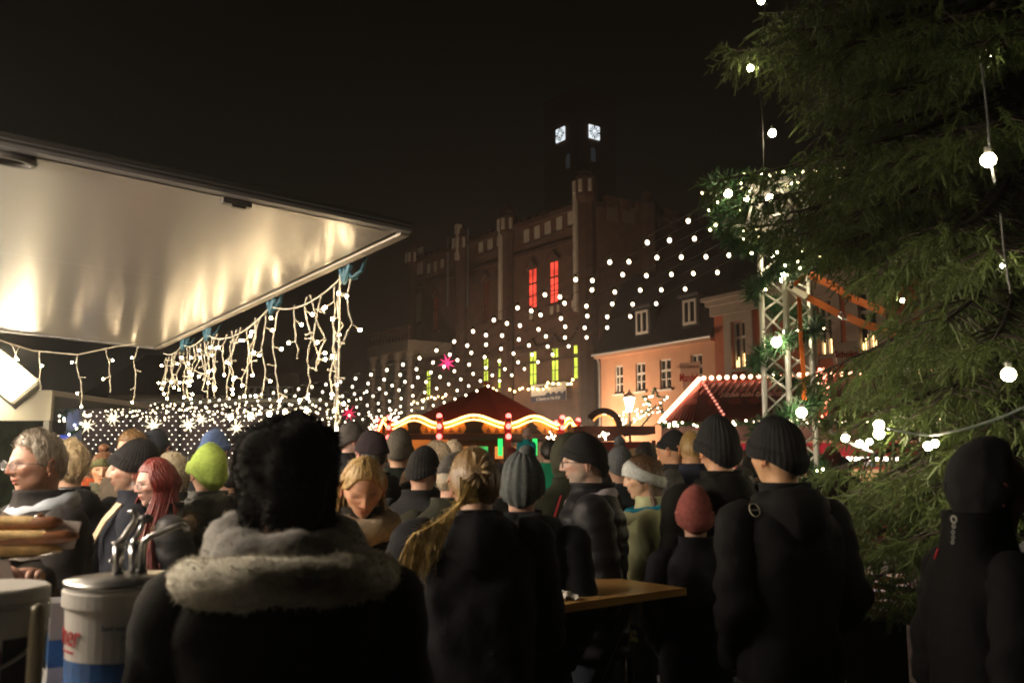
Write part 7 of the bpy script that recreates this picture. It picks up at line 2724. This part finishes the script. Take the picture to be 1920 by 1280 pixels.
# background crowd fillers between the named people
fill = [(148, 862, 9.0, 'black'), (228, 858, 8.0, 'red'), (362, 850, 7.5, 'black'), (345, 862, 9.5, 'brown'), (455, 850, 7.0, 'black'), (1210, 826, 7.0, 'black'), (1235, 862, 7.6, 'brown'),
        (1128, 835, 7.8, 'grey'), (622, 842, 7.0, 'grey'), (905, 842, 9.5, 'black'), (775, 846, 8.6, 'black'), (1187, 838, 9.0, 'tan'), (1410, 850, 7.2, 'black'), (1395, 842, 9.0, 'brown'), (1540, 850, 11.0, 'black'), (520, 846, 8.0, 'brown'), (100, 846, 6.6, 'tan'),
        (1072, 866, 6.6, 'brown'), (938, 868, 5.6, 'black'), (1256, 876, 5.7, 'grey'), (1392, 872, 5.2, 'black'), (772, 872, 5.4, 'brown'), (428, 858, 5.6, 'black'), (585, 850, 5.5, 'tan'), (1128, 880, 5.9, 'black')]
hc_ = {'black': (.018, .016, .015), 'red': (.3, .06, .04), 'brown': (.10, .06, .035), 'grey': (.12, .12, .12), 'tan': (.34, .22, .12)}
cj = [('coat_f1', (.02, .02, .022), 'plain'), ('coat_f2', (.035, .03, .025), 'plain'), ('coat_f3', (.025, .03, .04), 'puffer')]
wh = {148: 'at the far left under the leftmost star lamp', 228: 'between the hair bun and the slouchy black beanie', 362: 'left of the green beanie, close behind it', 345: 'low between fur hood and green beanie', 455: 'close behind the left side of the fur hat',
      1210: 'behind the pale headband girl', 1235: 'low behind the pale headband girl', 1128: 'high behind the black beanie of the bespectacled man', 622: 'between the fur hat and the carried child', 905: 'under the green lamp of the pavilion', 775: 'right of the tall dark grey beanie',
      1187: 'right of the grey bobble hat', 1410: 'between the tall man and the badge jacket', 1395: 'before the red sweets window', 1540: 'left of the maroon hood', 520: 'hidden behind the fur hat', 100: 'left behind the blond grey hair', 1072: 'in the gap left of the bespectacled man', 938: 'between the pony tail and the floppy wool hat', 1256: 'just right of the pale headband girl', 1392: 'between tall man and big man, lower down', 772: 'low before the tall dark grey beanie', 428: 'right of the lime green beanie',
      585: 'peeping out right behind the fur hat', 1128: 'low behind the beanie of the bespectacled man'}
for i, (px, py, Y, c_) in enumerate(fill):
    hat = i % 3 == 0
    P = person('%s %s person %s' % ({'black': 'black', 'red': 'reddish', 'brown': 'brown', 'grey': 'grey', 'tan': 'tan'}[c_], 'beanie wearing' if hat else 'haired', wh[px]), px, py, Y, yaw=rp.uniform(-50, 60), jacket=cj[i % 3], detail=0, skin=(.58, .34, .24), hat_h=.02)
    if hat: beanie(P, 'fill_knit_' + c_, hc_[c_], ribs=0)
    else: shorthair(P, 'fill_hair_' + c_, hc_[c_], off=.015, n_=0)
print('people done', round(time.time() - T0, 1))
# ---------------------------------------------------------------- the big spruce on the right
T0 = time.time()
rt_ = random.Random(77)
TX, TY = 3.45, 5.9
tree = thing('spruce_tree', 'huge dark spruce with drooping branches filling the right side', 'tree', (TX, TY, 0))
bark = mat('spruce_bark', (.06, .045, .035), .9, noise_s=14, noise_a=.4, bump=.012, bump_s=18)
MB().tube([(0, 0, 0), (.02, .01, 1.5), (0, .03, 4), (.03, 0, 7), (0, 0, 10.5)], [.24, .20, .15, .10, .02], 14).build('trunk', bark, tree, True)
needle = mat('spruce_needles', (.092, .132, .034), .5, noise_s=1.6, noise_a=.35, spec=.4)
NV, NF = [], []
wood = MB()


def shoot(p, d, L, nn=20, ln=.021, w=.0050):
    """one short needle covered shoot: a thin woody core and needles standing off it"""
    d = d.normalized()
    a = d.cross(Vector((.3, .2, 1))).normalized(); b_ = a.cross(d)
    o = len(NV)
    for q, r_ in ((p, .0050), (p + d * L, .003)):
        for k_ in range(3):
            t = 2.094 * k_
            NV.append(q + (a * math.cos(t) + b_ * math.sin(t)) * r_)
    for k_ in range(3):
        NF.append((o + k_, o + (k_ + 1) % 3, o + 3 + (k_ + 1) % 3, o + 3 + k_))
    for i in range(nn):
        s = (i + rt_.random()) / nn
        t = i * 2.4 + rt_.random()
        c = p + d * (L * s)
        rad = a * math.cos(t) + b_ * math.sin(t)
        dd = (rad * 1.0 + d * .6).normalized()
        l_ = ln * (1.12 - .5 * s * s) * rt_.uniform(.8, 1.15)
        sd = rad.cross(d) * w * .5
        o = len(NV)
        NV.append(c - sd); NV.append(c + sd); NV.append(c + dd * l_)
        NF.append((o, o + 1, o + 2))


def twig(p, d, L, dens=1.0, big=1.0):
    """a drooping branchlet: bent main shoot and short herringbone side shoots"""
    d = d.normalized()
    side = d.cross(Vector((rt_.uniform(-1, 1), rt_.uniform(-1, 1), .3))).normalized()
    n_ = 3
    cur = p.copy()
    for i in range(n_):
        dd = (d + Vector((0, 0, -.25 * i))).normalized()
        nx = cur + dd * (L / n_)
        shoot(cur, dd, L / n_ * 1.15, int(L / n_ * 260))
        if i < 2:
            for q in (-1, 1):
                sl = L * (.42 - .12 * i) * rt_.uniform(.7, 1.1)
                shoot(cur.lerp(nx, .6), (side * q * .75 + dd * .75 + Vector((0, 0, rt_.uniform(-.35, .1)))).normalized(), sl, int(sl * 250))
        cur = nx


def branch(p0, tip, droop=.25, dens=1.0, hang=.6, r0=.03, start=.15):
    """limb from p0 to tip with hanging sprays"""
    p0 = Vector(p0); tip = Vector(tip)
    L = (tip - p0).length
    mid = p0.lerp(tip, .55) + Vector((0, 0, -droop * L * .35))
    P = []
    for i in range(13):
        t = i / 12
        P.append(p0 * (1 - t) ** 2 + mid * 2 * t * (1 - t) + tip * t * t)
    base = Vector((TX, TY, 0))
    wood.tube([q - base for q in P], [r0 * (1 - t / 12 * .85) + .003 for t in range(13)], 6)
    D = (tip - p0).normalized()
    side = D.cross(Vector((0, 0, 1))).normalized()
    n_ = int(L * 19 * dens)
    for i in range(n_):
        t = start + (1 - start) * (i + rt_.random()) / n_
        j = min(11, int(t * 12)); q = P[j].lerp(P[j + 1], t * 12 - j)
        sgn = 1 if i % 2 else -1
        reach = L * .30 * (1 - t) ** .6 + .10
        reach = min(reach, .38) * rt_.uniform(.5, 1.1)
        tang = (P[j + 1] - P[j]).normalized()
        dv = (side * sgn * rt_.uniform(.5, 1.0) + tang * rt_.uniform(.5, .9) + Vector((0, 0, rt_.uniform(-.35, .15)))).normalized()
        e_ = q + dv * reach + Vector((0, 0, -reach * .22))
        wood.tube([q - base, q.lerp(e_, .5) + Vector((0, 0, reach * .05)) - base, e_ - base], [.006, .004, .002], 4)
        # hanging sprays along this secondary twig
        m_ = max(2, int(reach / .085))
        for u_ in range(m_):
            w_ = (u_ + .6) / m_
            c = q.lerp(e_, w_)
            hv = (dv * .45 + Vector((rt_.uniform(-.35, .35), rt_.uniform(-.35, .35), -hang * rt_.uniform(.6, 1.6)))).normalized()
            twig(c - base, hv, rt_.uniform(.11, .19))
        twig(e_ - base, (dv + Vector((0, 0, -.15))).normalized(), rt_.uniform(.12, .2))
    twig(tip - base, (tip - mid).normalized(), .2)


def tipb(px, py, Y, z0, **k_):
    tip = at(px, py, Y)
    branch((TX, TY, z0), tip, **k_)


# limbs whose ends the photograph shows, from the top down (tip pixel, distance, height at the trunk)
vis = [(1450, -60, 5.9, 5.2), (1462, 25, 5.6, 4.9), (1560, -20, 5.0, 5.0), (1375, 96, 5.9, 4.6), (1400, 105, 6.1, 4.5), (1465, 60, 5.5, 4.7), (1470, 130, 5.8, 4.4), (1590, 80, 4.6, 4.6), (1560, 170, 5.2, 4.4),
       (1530, 195, 5.9, 4.2), (1620, 180, 4.6, 4.3), (1700, 60, 4.2, 4.5), (1770, 20, 3.9, 4.4), (1880, 60, 3.7, 4.3), (1540, 250, 5.4, 4.0), (1545, 298, 5.3, 3.9), (1625, 270, 4.6, 4.0), (1580, 330, 5.1, 3.8), (1535, 365, 5.6, 3.7),
       (1342, 338, 5.9, 3.9), (1400, 385, 6.2, 3.8), (1430, 425, 6.0, 3.6), (1480, 400, 5.6, 3.7), (1500, 440, 5.2, 3.5), (1560, 460, 4.9, 3.5), (1700, 300, 4.0, 3.9), (1790, 240, 3.8, 3.9), (1890, 220, 3.5, 3.8), (1600, 400, 4.6, 3.7),
       (1620, 500, 5.8, 3.3), (1700, 500, 4.4, 3.3), (1720, 565, 5.0, 3.1), (1710, 620, 5.4, 3.0), (1730, 660, 4.8, 2.9), (1600, 470, 5.6, 3.4), (1700, 470, 4.0, 3.4), (1780, 430, 3.7, 3.4), (1860, 470, 3.4, 3.3), (1600, 700, 5.4, 2.8), (1530, 700, 6.2, 2.8),
       (1620, 720, 4.9, 2.7), (1545, 770, 6.0, 2.6), (1600, 800, 5.4, 2.5), (1690, 640, 4.3, 2.9), (1770, 600, 3.8, 3.0), (1700, 760, 4.4, 2.5), (1780, 740, 3.9, 2.6), (1860, 640, 3.5, 2.9), (1880, 790, 3.6, 2.4), (1640, 815, 5.2, 2.4),
       (1575, 880, 5.4, 2.1), (1600, 925, 5.0, 1.95), (1660, 890, 4.6, 2.1), (1640, 960, 4.6, 1.85), (1720, 930, 4.2, 1.95), (1690, 1010, 4.3, 1.6), (1600, 1010, 5.2, 1.55), (1760, 870, 4.1, 2.2), (1640, 1080, 4.7, 1.3), (1720, 1110, 4.2, 1.2), (1780, 1000, 3.8, 1.6), (1850, 920, 3.7, 1.9), (1900, 1060, 3.6, 1.4)]
for px, py, Y, z0 in vis:
    L_ = (at(px, py, Y) - Vector((TX, TY, z0))).length
    tipb(px, py, Y, z0 + .1 * L_, droop=.22, dens=.68, hang=.75, r0=.022)
# the sides turned away: fewer limbs so the tree is whole
for i in range(34):
    a = rt_.uniform(-.9, 1.9)
    z = 1.2 + 8.6 * rt_.random()
    L_ = 2.4 * (1 - z / 11.5) + .3
    branch((TX, TY, z + .2), (TX + math.cos(a) * L_, TY + math.sin(a) * L_, z - .15), dens=.30, hang=.7, r0=.02)
for i in range(26):
    a = rt_.uniform(2.0, 4.6)
    z = 5.2 + 5.0 * rt_.random()
    L_ = 2.6 * (1 - z / 11.5) + .3
    branch((TX, TY, z + .2), (TX + math.cos(a) * L_, TY + math.sin(a) * L_, z - .15), dens=.32, hang=.7, r0=.02)
wood.build('limbs', bark, tree, True)
v = np.array([tuple(q) for q in NV], dtype=np.float32)
me = bpy.data.meshes.new('crown')
me.from_pydata(v.tolist(), [], NF)
me.materials.append(needle)
cr_ = inst(me, 'crown', tree)
cr_['kind'] = 'stuff'
print('crown faces', len(NF), round(time.time() - T0, 1))

# lamps in the tree
TG = mat('tree_globe_glow', (1, .95, .85), .4, emit=(1.0, .84, .56), es=110)
lamps = [(1427, 2, 5.6, .022, 'globe lamp at the upper frame edge left of the spruce'), (1407, 128, 5.7, .020, 'globe lamp hanging at the tip of the uppermost long branch'), (1448, 250, 5.3, .022, 'globe lamp hanging free in the dark gap left of the spruce'),
         (1853, 300, 2.9, .023, 'large bright globe lamp at the upper right on its cable'), (1891, 702, 3.0, .022, 'large globe lamp at the right edge halfway down'), (1648, 797, 4.2, .023, 'upper one of the two globe lamps stacked among the branches'),
         (1648, 813, 4.15, .023, 'lower one of the two globe lamps stacked among the branches'), (1585, 821, 5.0, .020, 'globe lamp at the end of the slanting cable'), (1612, 832, 4.9, .020, 'left lamp of the small cluster below the two stacked globes'),
         (1622, 836, 4.8, .014, 'middle lamp of the small cluster below the two stacked globes'), (1630, 828, 4.9, .016, 'right lamp of the small cluster below the two stacked globes'), (1740, 836, 3.6, .016, 'left lamp of the pair beside the dark hood'), (1753, 831, 3.6, .014, 'right lamp of the pair beside the dark hood'),
         (1858, 108, 4.2, .010, 'tiny warm lamp in the branches at the upper right'), (1880, 498, 3.4, .008, 'tiny lamp glinting below the right branch'), (1692, 563, 4.4, .009, 'tiny lamp glinting where the orange strap vanishes')]
tgl = []
for px, py, Y, r_, lab in lamps:
    p = at(px, py, Y)
    t = thing('globe_lamp', lab, 'bulb', p, group='globe lamps in the spruce')
    MB().sphere((0, 0, 0), r_, 12, 9).build('bulb_glass', TG, t, True)
    if px not in (1648, 1612, 1622, 1630, 1740, 1753): MB().lathe([(r_ * .5, r_ * .85), (r_ * .5, r_ * 1.8), (r_ * .3, r_ * 2)], n=8).build('socket', CABLE, t)
    tgl.append(t)


def cable(label, pts, r_=.004, m=CABLE):
    base = Vector(pts[0])
    t = thing('lamp_cable', label, 'cable', base, group='lamp cables in the spruce')
    n_ = len(pts); P = []
    for i in range((n_ - 1) * 8 + 1):
        s = i / 8; j = min(int(s), n_ - 2); u_ = s - j
        a0, a1, a2, a3 = pts[max(j - 1, 0)], pts[j], pts[j + 1], pts[min(j + 2, n_ - 1)]
        P.append(.5 * ((2 * a1) + (a2 - a0) * u_ + (2 * a0 - 5 * a1 + 4 * a2 - a3) * u_ * u_ + (3 * a1 - a0 - 3 * a2 + a3) * u_ ** 3) - base)
    MB().tube(P, r_, 6).build('cable_sheath', m, t, True)


cable('thin dark cable falling past the free hanging lamp', [at(1440, -30, 5.5), at(1430, 60, 5.5), at(1423, 140, 5.5), at(1430, 235, 5.4), at(1432, 330, 5.4)], .003)
GC = mat('grey_cable', (.16, .17, .17), .4)
cable('grey cable carrying the large bright lamp', [at(1840, 120, 3.0), at(1850, 200, 2.95), at(1856, 290, 2.92), at(1866, 345, 2.9)], .004, GC)
cable('cable hanging through the right branch', [at(1876, 400, 3.3), at(1884, 480, 3.3), at(1895, 550, 3.3)], .004)
cable('pale cable sagging across from the lamps to the right edge', [at(1665, 803, 4.0), at(1735, 815, 3.6), at(1800, 806, 3.2), at(1870, 785, 2.9), at(1940, 755, 2.7)], .005, mat('green_cable', (.10, .13, .11), .35))
cable('slanting grey cable from the truss foot to the lamp cluster', [at(1520, 782, 7.0), at(1560, 810, 6.0), at(1592, 830, 5.1), at(1640, 850, 4.7)], .009, mat('grey_cable'))
# ---------------------------------------------------------------- thin night haze over the square
hz_m = bpy.data.materials.new('haze')
hz_m.use_nodes = True
hn = hz_m.node_tree
hn.nodes.clear()
ho_ = hn.nodes.new('ShaderNodeOutputMaterial')
hv_ = hn.nodes.new('ShaderNodeVolumePrincipled')
hv_.inputs['Density'].default_value = 0.0021
hv_.inputs['Color'].default_value = (.9, .9, .9, 1)
hv_.inputs['Anisotropy'].default_value = .72
hn.links.new(hv_.outputs[0], ho_.inputs['Volume'])
hzo = MB().box((-700, -700, -1), (700, 700, 60)).build('haze', hz_m)
hzo['kind'] = 'stuff'
